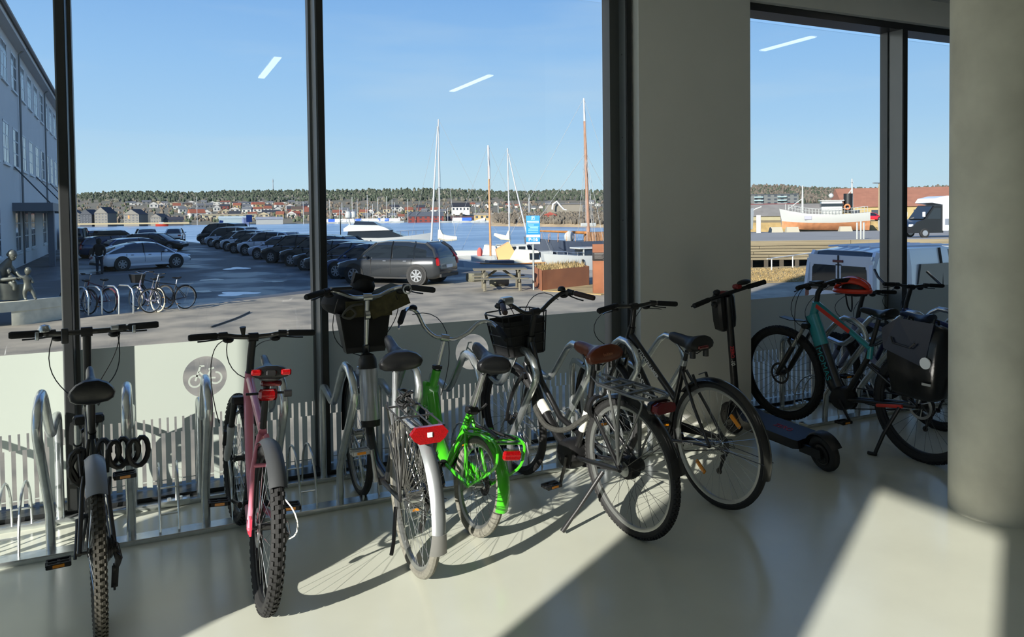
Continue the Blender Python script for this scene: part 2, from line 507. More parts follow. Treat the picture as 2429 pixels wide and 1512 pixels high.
# ------------------------------------------------------------------ bicycle racks
m_galv = M('galvanised_steel', (206, 211, 211), 0.27, metal=0.85, noise=0.1, scale=24)
HOOP = [(4.36, .02), (4.352, .13), (4.345, .22), (4.28, .31), (4.10, .53), (3.985, .67), (3.975, .72), (4.01, .785), (4.09, .828), (4.17, .835), (4.235, .80), (4.29, .745), (4.42, .61), (4.475, .57), (4.53, .56), (4.60, .575), (4.73, .60), (4.775, .595), (4.80, .56), (4.805, .5), (4.807, .02)]
def rack(x_first, n, label):
    r = empty('bicycle_rack', (x_first, 4.36, 0), 0, label, 'bike rack', 'galvanised racks along the window')
    pitch = 0.355; L = pitch * (n - 1)
    MB().rbox((-.25, -.075, 0), (L + .2, .02, .028), .004).build('front_rail', m_galv, r)
    MB().rbox((-.25, .41, 0), (L + .2, .47, .028), .004).build('back_rail', m_galv, r)
    hp = [(0, y - 4.36, z) for y, z in HOOP]
    h0 = None; l0 = None
    for i in range(n):
        if h0 is None:
            h0 = MB().tube(hp, .0215, 12).build('hoop', m_galv, r)
            h = h0
        else:
            h = h0.copy(); COL.objects.link(h)
        h.location = (i * pitch, 0, 0)
    for i in range(n - 1):
        if l0 is None:
            mb = MB()
            for dx in (-.045, .045):
                P = [(dx, -.02, .02)] + [(dx, .215 - .225 * math.cos(a), .06 + .25 * math.sin(a)) for a in [PI * k / 12 for k in range(13)]] + [(dx, .445, .02)]
                mb.tube(P, .0065, 8)
            mb.tube([(-.045, .0, .11), (.045, .0, .11)], .005, 6)
            mb.tube([(-.045, .43, .11), (.045, .43, .11)], .005, 6)
            l0 = mb.build('wheel_loop', m_galv, r); l = l0
        else:
            l = l0.copy(); COL.objects.link(l)
        l.location = ((i + .5) * pitch, 0, 0)
    for i in (1, 4, 7):
        if i < n:
            pl = MB()
            pl.box((i * pitch - .22, .405, .004), (i * pitch - .06, .475, .036))
            for q in (-.17, -.11):
                pl.cyl((i * pitch + q, .438, 0), .011, .03, .046, 'z', 6)
            pl.build('joint_plate', m_galv, r)
    return r
rack(-1.18, 13, 'long galvanised bicycle rack of bent hoops under the left windows')
rack(4.72, 9, 'galvanised bicycle rack in the shaded bay behind the concrete column')
# ================================================================== bicycles
m_rub = M('tyre_rubber', (30, 30, 30), 0.75, noise=0.25, scale=60)
m_rubd = M('dusty_tyre_rubber', (60, 58, 51), 0.85, noise=0.3, scale=50)
m_rubg = M('grey_dusty_tyre', (112, 110, 100), 0.85, noise=0.2, scale=50)
m_rim = M('silver_rim', (176, 178, 176), 0.3, metal=0.85)
m_rimk = M('black_rim', (26, 26, 27), 0.4, metal=0.2)
m_steel = M('bright_steel', (190, 192, 192), 0.22, metal=0.95)
m_dksteel = M('dull_dark_steel', (70, 70, 70), 0.4, metal=0.7)
m_blk = M('satin_black_paint', (20, 20, 21), 0.32, coat=0.5)
m_blkp = M('black_plastic', (19, 19, 20), 0.5)
m_grip = M('black_rubber_grip', (15, 15, 15), 0.8)
m_vinyl = M('black_vinyl', (14, 15, 17), 0.34, bump=0.03, scale=90)
m_red = M('red_lens', (138, 8, 12), 0.14, coat=0.7, noise=.35, scale=160)
m_redd = M('dark_red_lens', (92, 10, 16), 0.18, coat=0.6)
m_amb = M('amber_reflector', (225, 140, 20), 0.25, coat=0.4)
m_cable = M('black_cable', (17, 17, 17), 0.45)
m_wcable = M('white_cable', (225, 225, 220), 0.45)
m_greyp = M('grey_mudguard_plastic', (128, 133, 140), 0.4)
m_pale = M('white_decal', (226, 226, 222), 0.5)
m_alum = M('brushed_aluminium', (186, 190, 194), 0.3, metal=0.8, noise=0.05, scale=20)

_wheel_cache = {}
def wheel(parent, T, R, tr, tyre=m_rub, rim=m_rim, spoke=m_steel, knob=0, disc=0, cog=0, hub=.02, spokes=28, hubw=.05, refl=False, discmat=None, spokemat=None):
    """T: placement of the wheel centre in the bicycle's frame, axle along local X"""
    Rt = R - tr
    mb = MB(T)
    mb.rev([(Rt + tr * math.cos(a), tr * math.sin(a)) for a in [2 * PI * k / 10 for k in range(10)]], (0, 0, 0), 'x', 56, closed_prof=True)
    if knob:
        N = knob
        for k in range(N):
            for row, (ro, da) in enumerate(((-.82, .5), (-.3, 0), (.3, .5), (.82, 0))):
                a = 2 * PI * (k + da) / N; b = ro
                r_ = Rt + (tr + .0015) * math.cos(b); h_ = (tr + .0015) * math.sin(b)
                Rm = Matrix.Rotation(a, 3, 'X') @ Matrix.Rotation(-b, 3, 'Z')
                mb.cbox((h_, r_ * math.cos(a), r_ * math.sin(a)), (tr * .42, .006, 2 * PI * R / N * .52), Rm)
    w = mb.build('wheel', tyre, parent)
    Ri = Rt - tr * .62
    MB(T).rev([(Ri, -.0125), (Ri + .004, -.0135), (Ri - .004, -.0135), (Ri - .02, -.007), (Ri - .02, .007), (Ri - .004, .0135), (Ri + .004, .0135)], (0, 0, 0), 'x', 56, closed_prof=True).build('rim', rim, w)
    mb = MB(T)
    for k in range(spokes):
        a = 2 * PI * k / spokes; s = 1 if k % 2 else -1; cr = (.55 if (k // 2) % 2 else -.55)
        h = (s * hubw / 2, hub * math.cos(a + cr), hub * math.sin(a + cr))
        mb.tube([h, (s * .002, (Ri - .018) * math.cos(a), (Ri - .018) * math.sin(a))], .00115, 4, False)
    sp = mb.build('spokes', spokemat or spoke, w); sp['kind'] = 'stuff'
    mb = MB(T)
    mb.rev([(0, -hubw / 2 - .022), (.006, -hubw / 2 - .022), (.006, -hubw / 2 - .006), (hub, -hubw / 2 - .004), (hub, -hubw / 2 + .004), (hub * .7, -hubw / 2 + .008), (hub * .7, hubw / 2 - .008), (hub, hubw / 2 - .004), (hub, hubw / 2 + .004), (.006, hubw / 2 + .006), (.006, hubw / 2 + .022), (0, hubw / 2 + .022)], (0, 0, 0), 'x', 20)
    mb.build('hub', m_dksteel if rim is m_rimk else m_steel, w)
    if disc:
        mb = MB(T); x = -hubw / 2 - .006
        mb.rev([(disc, x), (disc, x + .002), (disc - .018, x + .002), (disc - .018, x)], (0, 0, 0), 'x', 32, closed_prof=True)
        for k in range(6):
            a = 2 * PI * k / 6
            mb.tube([(x + .001, .02 * math.cos(a), .02 * math.sin(a)), (x + .001, (disc - .015) * math.cos(a + .5), (disc - .015) * math.sin(a + .5))], .004, 4)
        mb.build('brake_disc', discmat or m_steel, w)
    if cog:
        mb = MB(T)
        for i in range(cog):
            x = hubw / 2 + .004 + i * .0042; r = .052 - .0042 * i
            mb.rev([(.012, x), (r, x), (r, x + .002), (.012, x + .002)], (0, 0, 0), 'x', 22, closed_prof=True)
        mb.build('sprocket', m_dksteel, w)
    if refl:
        for k in range(2):
            a = .7 + k * PI
            mb = MB(T @ Matrix.Rotation(a, 4, 'X')); mb.rbox((-.006, -.045, Ri * .62), (.006, .045, Ri * .62 + .026), .005)
            mb.build('spoke_reflector', m_amb, w)
    return w

def mudguard(parent, T, R, a0, a1, w=.026, mat=m_blkp, flap=0, flapmat=None, stay=True, name='mudguard'):
    a0, a1 = math.radians(a0), math.radians(a1)
    prof = [(R + .022 - .018 * (u * u), w * u) for u in (-1, -.6, -.2, .2, .6, 1)]
    prof = prof + [(r - .0022, h) for r, h in reversed(prof)]
    g = MB(T).rev(prof, (0, 0, 0), 'x', 30, a0, a1, True)
    o = g.build(name, mat, parent)
    if flap:
        c, s = math.cos(a1), math.sin(a1)
        mb = MB(T); secs = []
        for t in (0, .5, 1):
            a = a1 + flap * t; k = 1 + .25 * t
            secs.append([((w * k) * u, (R + .024 - .012 * u * u) * math.cos(a), (R + .024 - .012 * u * u) * math.sin(a)) for u in (-1, -.5, 0, .5, 1)] + [((w * k) * u, (R + .02 - .012 * u * u) * math.cos(a), (R + .02 - .012 * u * u) * math.sin(a)) for u in (1, .5, 0, -.5, -1)])
        mb.loft(secs); mb.build('mud_flap', flapmat or m_blkp, o)
    if stay:
        mb = MB(T); a = a1 - .25
        for s in (-1, 1):
            mb.tube([(s * .045, 0, 0), (s * (w + .004), (R + .01) * math.cos(a), (R + .01) * math.sin(a))], .0022, 5)
        mb.build('stay', m_dksteel, o)
    return o

def saddle(parent, p, tilt=0, L=.27, W=.17, mat=m_vinyl, thick=.05, T=None, springs=False):
    T = T or Matrix()
    T = T @ Matrix.Translation((0, p[0], p[1])) @ Matrix.Rotation(tilt, 4, 'X')
    # sections from nose (front) to tail
    S = [(.62, .10, .0, .35), (.60, .16, .004, .55), (.5, .19, .006, .75), (.3, .2, .002, .85), (.1, .26, -.004, .9), (-.08, .55, -.004, 1.0), (-.2, .88, .004, 1.1), (-.31, 1.0, .012, 1.1), (-.37, .92, .014, 1.0), (-.395, .7, .01, .6)]
    secs = []
    for (t, hw, z, th) in S:
        y = t * L * .97; h = W / 2 * hw; k = thick * th; q = []
        for j in range(14):
            a = 2 * PI * j / 14; cx_, sz_ = math.cos(a), math.sin(a)
            zz = z + (sz_ * k * .38 if sz_ > 0 else sz_ * k * .75)
            zz -= (abs(cx_) ** 2) * k * .28 * (1 if hw > .4 else .3)
            q.append((h * (abs(cx_) ** .8) * (1 if cx_ > 0 else -1), y, zz))
        secs.append(q)
    o = MB(T).loft(secs).build('saddle', mat, parent, 50)
    mb = MB(T)
    for s in (-1, 1):
        mb.tube([(s * .018, .3 * L, -thick * .45), (s * .022, .1 * L, -thick * .95), (s * .024, -.12 * L, -thick * 1.0), (s * .035, -.3 * L, -thick * .5)], .0035, 6)
    if springs:
        for s in (-1, 1):
            mb.cyl((s * .05, -.27 * L, 0), .017, -.085, -.03, 'z', 12)
    else:
        mb.sph((0, -.27 * L, -thick * .55), (.05, .022, .016), 10, 6)
    mb.build('rail', m_dksteel, o)
    return o

def pedal(parent, T, mat=m_blkp, refl=True, cage=None):
    o = MB(T)
    o.box((-.045, -.036, -.010), (.045, -.027, .010)); o.box((-.045, .027, -.010), (.045, .036, .010)); o.box((-.048, -.036, -.008), (-.040, .036, .008)); o.box((.040, -.036, -.008), (.048, .036, .008))
    o.cyl((0, 0, 0), .010, -.05, .045, 'x', 10); o.box((-.006, -.03, -.006), (.006, .03, .006))
    p = o.build('pedal', cage or mat, parent)
    if refl:
        MB(T).box((-.022, -.0385, -.006), (.022, -.0362, .006)).build('pedal_reflector', m_amb, p)
        MB(T).box((-.022, .0362, -.006), (.022, .0385, .006)).build('pedal_reflector', m_amb, p)
    return p

def crankset(parent, bb, ang, ring=.085, mat=m_dksteel, x=.045, arm=.17, guard=None, pedals=m_blkp, cage=None, armmat=None):
    T = Matrix.Translation((0, bb[0], bb[1]))
    mb = MB(T)
    mb.rev([(ring, x - .001), (ring + .005, x), (ring, x + .002), (ring - .016, x + .002), (ring - .016, x - .001)], (0, 0, 0), 'x', 36, closed_prof=True)
    for k in range(5):
        a = 2 * PI * k / 5
        mb.tube([(x + .003, .01 * math.cos(a), .01 * math.sin(a)), (x + .001, (ring - .01) * math.cos(a), (ring - .01) * math.sin(a))], [.008, .005], 6)
    mb.cyl((0, 0, 0), .02, -.045, .045, 'x', 14)
    o = mb.build('chainring', mat, parent)
    for s, a in ((1, ang), (-1, ang + PI)):
        xa = s * (abs(x) + .018)
        e = (xa + s * .012, arm * math.cos(a), arm * math.sin(a))
        MB(T).tube([(xa - s * .004, 0, 0), (xa, arm * .25 * math.cos(a), arm * .25 * math.sin(a)), e], [.016, .012, .0105], 8, sq=(.7, 1.0)).build('crank_arm', armmat or mat, o)
        pedal(o, T @ Matrix.Translation((e[0] + s * .062, e[1], e[2])), pedals, cage=cage)
    return o

def chain(parent, bb, ax, ring, cog=.035, x=.045):
    mb = MB()
    d = Vector((ax[0] - bb[0], ax[1] - bb[1])); n = Vector((-d.y, d.x)).normalized()
    if n.y < 0: n = -n
    for s in (1, -1):
        a = (x, bb[0] + n.x * ring * s, bb[1] + n.y * ring * s); b = (x, ax[0] + n.x * cog * s, ax[1] + n.y * cog * s)
        mb.tube([a, b], .0045, 6, sq=(.8, 1))
    return mb.build('chain', m_dksteel, parent)

def derailleur(parent, ax, mat=m_blkp, x=.05, cagelen=.1, mirror=1):
    mb = MB(Matrix.Translation((x * mirror, ax[0], ax[1])))
    mb.tube([(0, .0, -.01), (.012 * mirror, -.012, -.045), (.006 * mirror, .0, -.075)], [.012, .014, .011], 8)
    mb.tube([(0, .0, -.075), (-.004 * mirror, .04, -.075 - cagelen)], [.012, .012], 6, sq=(.45, 1.2))
    mb.cyl((-.004 * mirror, .005, -.085), .018, -.004, .004, 'x', 12); mb.cyl((-.004 * mirror, .038, -.07 - cagelen), .018, -.004, .004, 'x', 12)
    mb.tube([(.006, -.015, -.02), (.02 * mirror, -.06, -.02), (.01 * mirror, -.05, .03), (0, .03, .015)], .0025, 5)
    return mb.build('derailleur', mat, parent)

def tubes(parent, lst, mat, name='frame', extra=None, n=12):
    mb = MB()
    for t in lst:
        pts, r = t[0], t[1]
        pts = [(0, q[0], q[1]) if len(q) == 2 else q for q in pts]
        mb.tube(pts, r, n, sq=t[2] if len(t) > 2 else None)
    if extra:
        extra(mb)
    return mb.build(name, mat, parent)

def steer_T(Hb, Ht, ang):
    a = Vector((0, Hb[0], Hb[1])); d = Vector((0, Ht[0] - Hb[0], Ht[1] - Hb[1])).normalized()
    return Matrix.Translation(a) @ Matrix.Rotation(ang, 4, d) @ Matrix.Translation(-a)

def fork(parent, T, Hb, B, mat, r=.013, w=.048, crown=True, susp=None, rake=.03):
    mb = MB(T)
    d = Vector((0, B[0] - Hb[0], B[1] - Hb[1]))
    if susp is None:
        for s in (-1, 1):
            P = bez((s * .02, Hb[0], Hb[1] - .005), (s * w, Hb[0] + .01, Hb[1] - .03), (s * w, B[0] - rake * 1.4, B[1] + .16), (s * (w - .002), B[0], B[1]), 8)
            mb.tube(P, [r] * 5 + [r * .9, r * .8, r * .7, r * .65], 9)
        mb.cbox((0, Hb[0] + .003, Hb[1] - .018), (.075, .04, .028))
        return mb.build('fork', mat, parent)
    # suspension fork: crown, chrome stanchions, lowers with arch
    for s in (-1, 1):
        a = Vector((s * w, Hb[0] + .015, Hb[1] - .02)); b = Vector((s * w, B[0], B[1]))
        m_ = a + (b - a) * .42
        mb.tube([m_, a + (b - a) * .9, b], [.021, .02, .014], 12)
    a0 = Vector((0, Hb[0] + .015, Hb[1] - .02)); b0 = Vector((0, B[0], B[1])); m0 = a0 + (b0 - a0) * .45
    mb.tube([(-w, m0.y, m0.z), (-w * .8, m0.y + .04, m0.z + .05), (0, m0.y + .055, m0.z + .075), (w * .8, m0.y + .04, m0.z + .05), (w, m0.y, m0.z)], .011, 8)
    o = mb.build('fork', mat, parent)
    mb = MB(T)
    for s in (-1, 1):
        a = Vector((s * w, Hb[0] + .015, Hb[1] - .02)); b = Vector((s * w, B[0], B[1]))
        mb.tube([a, a + (b - a) * .5], .0155, 12)
    mb.build('stanchion', susp, o)
    mb = MB(T); mb.rbox((-w - .02, Hb[0] - .02, Hb[1] - .04), (w + .02, Hb[0] + .04, Hb[1] + .0), .01); mb.build('fork_crown', m_blkp, o)
    return o

def handlebar(parent, T, c, pts, rb=.011, mat=m_blk, gripL=.125, gripmat=m_grip, lever=True, bell=None, levermat=m_blkp, stem=None, stemmat=None, leverdrop=.03):
    """c: clamp centre (y,z); pts: right half of the bar relative to c as (x,y,z), from the clamp outwards"""
    C3 = Vector((0, c[0], c[1]))
    R_ = smooth_path([C3 + Vector(p) for p in pts], 5)
    Lh = [Vector((-p.x, p.y, p.z)) for p in R_][::-1]
    o = MB(T).tube(Lh[:-1] + R_, rb, 10).build('handlebar', mat, parent)
    for s in (1, -1):
        e = Vector(pts[-1]) + C3; q = Vector(pts[-2]) + C3
        d = (e - q).normalized()
        if s < 0:
            e = Vector((-e.x, e.y, e.z)); d = Vector((-d.x, d.y, d.z))
        a = e - d * gripL
        MB(T).tube([a, a + d * .006, e - d * .006, e + d * .004], [.014, .0165, .0165, .013], 12).build('grip', gripmat, o)
        if lever:
            k = a - d * .03
            mb = MB(T)
            mb.tube([a - d * .01, a - d * .05], [.0165, .0165], 10)
            fw = Vector((0, .82, -.57))
            pv = k + fw * .03
            mb.cbox(k + fw * .018, (.036, .03, .022)); 
            P = [pv, pv + d * .03 + fw * .012, pv + d * .075 + fw * .02 , pv + d * .115 + fw * (.012 + leverdrop * .3)]
            mb.tube(P, [.008, .006, .0055, .006], 7, sq=(1, .7))
            # shifter pod under the bar
            mb.sph(k - d * .03 + fw * .03 + Vector((0, 0, -.012)), (.028, .024, .016), 10, 6)
            mb.build('brake_lever', levermat, o)
    if bell:
        b = C3 + Vector(bell)
        MB(T).rev([(0, .0), (.022, .0), (.025, .006), (.022, .018), (.012, .026), (0, .028)], b, 'z', 16).build('bell', m_blkp, o)
    if stem:
        mb = MB(T)
        pts_ = [(0, p[0], p[1]) for p in stem[0]]
        mb.tube(pts_, stem[1], 12)
        mb.cyl(C3, rb + .010, -.024, .024, 'x', 14)
        mb.build('stem', stemmat or m_blkp, parent)
    return o

def cables(parent, paths, mat=m_cable, r=.0026):
    mb = MB()
    for p in paths:
        mb.tube(bez(*p, n=10), r, 5)
    return mb.build('cable', mat, parent)

def bike_root(name, label, loc, yaw, lean, group=None):
    """root at the rear contact point; lean > 0 tips to the bicycle's right"""
    o = empty(name, (loc[0], loc[1], loc[2] if len(loc) > 2 else 0), 0, label, 'bicycle', group)
    o.rotation_mode = 'XYZ'
    o.rotation_euler = (0, math.radians(lean), math.radians(yaw))
    return o
ID = Matrix()
def TW(y, z): return Matrix.Translation((0, y, z))
G_IN = 'bicycles parked in the indoor rack'

# ---------------------------------------------------------------- black hybrid at the left
def bike_black_hybrid():
    R, tr, wb = .347, .0225, 1.06
    A, B, BB = (0, R), (wb, R), (.52, .305)
    Hb, Ht = (.865, .69), (.815, .87)
    S = (.27, .75)
    b = bike_root('bicycle', 'black hybrid bicycle with a grey rear mudguard, farthest left, seen from straight behind', (-.212, 3.405), 5.0, 0, G_IN)
    wheel(b, TW(*A), R, tr, m_rubd, m_rimk, cog=8, hubw=.06, knob=88)
    st = steer_T(Hb, Ht, 0.0)
    wheel(b, st @ TW(*B), R, tr, m_rub, m_rimk)
    tubes(b, [([Ht, S], .016), ([(Hb[0], Hb[1] + .03), BB], .02), ([S, BB], .016), ([Hb, Ht], .021),
              ([(.014, S[0] - .005, S[1] - .03), (.045, .13, .55), (.062, A[0], A[1])], .009), ([(-.014, S[0] - .005, S[1] - .03), (-.045, .13, .55), (-.062, A[0], A[1])], .009),
              ([(.03, BB[0] - .03, BB[1]), (.062, A[0], A[1])], .011), ([(-.03, BB[0] - .03, BB[1]), (-.062, A[0], A[1])], .011)], m_blk)
    fork(b, st, Hb, B, m_blk, susp=m_steel)
    tubes(b, [([S, (.225, .93)], .0135)], m_blkp, 'seat_post')
    saddle(b, (.225, .965), 0.16, .275, .172, thick=.085)
    crankset(b, BB, .95, .09, m_blkp, arm=.17, cage=m_blkp)
    chain(b, BB, A, .09); derailleur(b, A, x=.062)
    mudguard(b, TW(*A), R, 38, 127, .036, m_greyp, flap=.0, stay=False)
    c = (.745, 1.115)
    h = handlebar(b, st, c, [(0, 0, 0), (.1, 0, .0), (.2, -.005, .008), (.305, -.02, .012)], .0125, stem=([Ht, (.80, .98), (.745, 1.115)], .018), gripL=.13)
    # display bracket, bell and lamp clamps on the bar
    MB(st).rbox((-.105, c[0] - .03, c[1] - .045), (-.075, c[0] - .014, c[1] + .025), .004).build('handlebar_light', m_dksteel, h)
    MB(st).rbox((.1, c[0] - .018, c[1] - .0), (.135, c[0] - .01, c[1] + .022), .003).build('clamp', m_alum, h)
    for s in (-1, 1):
        MB(st).rbox((s * .2 - .008, c[0] - .026, c[1] - .02), (s * .2 + .008, c[0] - .018, c[1] + .018), .003).build('clamp', m_alum, h)
    MB(st).rev([(0, 0), (.026, 0), (.028, .01), (.02, .028), (0, .034)], (-.17, c[0] - .01, c[1] + .016), 'z', 18).build('bell', m_steel, h)
    cables(b, [((.14, c[0] + .02, c[1] - .02), (.14, .9, .95), (.05, .95, .85), (.02, .86, .78)), ((-.14, c[0] + .02, c[1] - .02), (-.2, .92, .9), (-.1, .98, .8), (-.02, .87, .74)), ((.13, c[0], c[1] - .02), (.16, .8, .9), (.1, .8, .84), (.02, .74, .82))])
    # rear brake arms
    mb = MB()
    for s in (-1, 1):
        mb.tube([(s * .045, .1, .62), (s * .05, .14, .70)], .008, 6)
    mb.build('brake_arm', m_blkp, b)
    # coil lock wound over the seat stays and the rack hoop
    mb = MB(); P = []
    for k in range(64):
        a = 2 * PI * k / 14
        P.append((.03 + .0026 * k + .05 * math.cos(a) * .6, .2 + .03 * math.sin(a * .5), .67 + .055 * math.sin(a) - .0002 * k))
    mb.tube(P, .011, 7)
    P = [(-.055 - .012 * math.sin(k * .9) + .02 * math.cos(2 * PI * k / 16), .2, .63 + .075 * math.sin(2 * PI * k / 16)) for k in range(34)]
    mb.tube(P, .011, 7)
    mb.build('spiral_lock', m_cable, b)
    return b
bike_black_hybrid()

# ---------------------------------------------------------------- pink mountain bike
def bike_pink():
    m_pink = M('pink_paint', (214, 128, 146), 0.3, coat=0.5, noise=0.04, scale=5)
    m_rp = M('red_pink_paint', (226, 62, 84), 0.3, coat=0.5)
    R, tr, wb = .343, .028, 1.03
    A, B, BB = (0, R), (wb, R), (.43, .295)
    Hb, Ht = (.84, .72), (.80, .85)
    S = (.245, .70)
    b = bike_root('mountain_bicycle', 'pink mountain bicycle with knobbly tyres and a red rear light', (.395, 3.355), 0.0, 4.0, G_IN)
    wheel(b, TW(*A), R, tr, m_rub, m_rimk, knob=62, cog=7, hubw=.062, disc=.08)
    st = steer_T(Hb, Ht, math.radians(5))
    wheel(b, st @ TW(*B), R, tr, m_rub, m_rimk, knob=56)
    tubes(b, [([(Ht[0], Ht[1] - .03), (S[0], S[1] - .02)], .019), ([(Hb[0], Hb[1] + .03), (.62, .46), BB], .024), ([(S[0], S[1] + .03), BB], .017), ([Hb, Ht], .025)], m_pink)
    tubes(b, [([(.016, S[0] - .005, S[1] - .03), (.05, .14, .54), (.066, A[0], A[1])], .0105), ([(-.016, S[0] - .005, S[1] - .03), (-.05, .14, .54), (-.066, A[0], A[1])], .0105),
              ([(.03, BB[0] - .03, BB[1]), (.066, A[0], A[1])], .012), ([(-.03, BB[0] - .03, BB[1]), (-.066, A[0], A[1])], .012), ([(.045, .15, .56), (-.045, .15, .56)], .009)], m_pink, 'seat_stay')
    for s in (-1, 1):
        mb = MB(); mb.cbox((s * .066, .0, R + .01), (.008, .05, .07)); mb.cbox((s * .066, .045, R - .012), (.008, .07, .035))
        mb.build('dropout', m_rp, b)
    fork(b, st, Hb, B, M('silver_fork', (196, 198, 198), .35, metal=.4), susp=m_dksteel, w=.062)
    MB(st).tube([(-.085, .95, .52), (-.085, .98, .44)], .012, 6).build('brake_caliper', m_blkp, b)
    tubes(b, [([S, (.195, .945)], .0145)], m_blkp, 'seat_post')
    sd = saddle(b, (.185, .985), 0.1, .27, .165)
    for s in (-1, 1):
        MB().rbox((s * .062 - .022, .185 - .112, .968), (s * .062 + .022, .185 - .098, .994), .006).build('red_panel', m_red, sd)
    MB().rbox((-.022, .185 - .113, .965), (.022, .185 - .1, .99), .005).build('tail_panel', m_blkp, sd)
    l = MB().rbox((-.04, .135, .845), (.04, .165, .895), .012).build('rear_light', m_red, b)
    MB().rbox((-.032, .150, .905), (.06, .175, .93), .008).build('light_bracket', m_redd, l)
    MB().cyl((.09, .155, .872), .016, -.02, .012, 'x', 12).tube([(-.09, .17, .87), (.08, .165, .875)], .006, 6).build('light_clamp', m_blkp, l)
    text('seat_post_lettering', 'LINER', .03, m_pale, b, frame((.0, .19, .90), (0, .1, -1), (1, 0, 0)) @ Matrix.Translation((0, 0, -.016)))
    crankset(b, BB, 2.95, .085, m_blkp, arm=.17)
    chain(b, BB, A, .085); derailleur(b, A, m_dksteel, x=.07)
    mudguard(b, TW(*A), R, 60, 136, .036, M('dark_grey_plastic', (62, 64, 66), .45), stay=False)
    cables(b, [((.075, .0, R - .06), (.16, -.06, R - .06), (.13, -.03, R + .1), (.03, .08, R + .12)), ((-.07, .05, R + .02), (-.05, .16, .5), (-.03, .25, .6), (-.02, .4, .68))], m_wcable, .0032)
    c = (.745, 1.04)
    h = handlebar(b, st, c, [(0, 0, 0), (.08, .0, .005), (.16, -.005, .015), (.305, -.02, .012)], .0125, stem=([Ht, (.79, .93), (.745, 1.04)], .019), gripL=.13)
    MB(st).tube([(-.05, c[0] - .01, c[1] + .01), (-.055, c[0] - .015, c[1] + .055)], [.008, .016], 10).build('bell', m_blkp, h)
    cables(b, [((.12, .78, 1.02), (.05, .95, 1.0), (.0, .95, .95), (-.015, .84, .8)), ((-.12, .78, 1.02), (-.2, .93, 1.0), (-.2, .95, .8), (-.12, .98, .55)), ((-.1, .78, 1.02), (-.1, .9, 1.08), (-.16, .9, .86), (-.02, .8, .82))])
    return b
bike_pink()

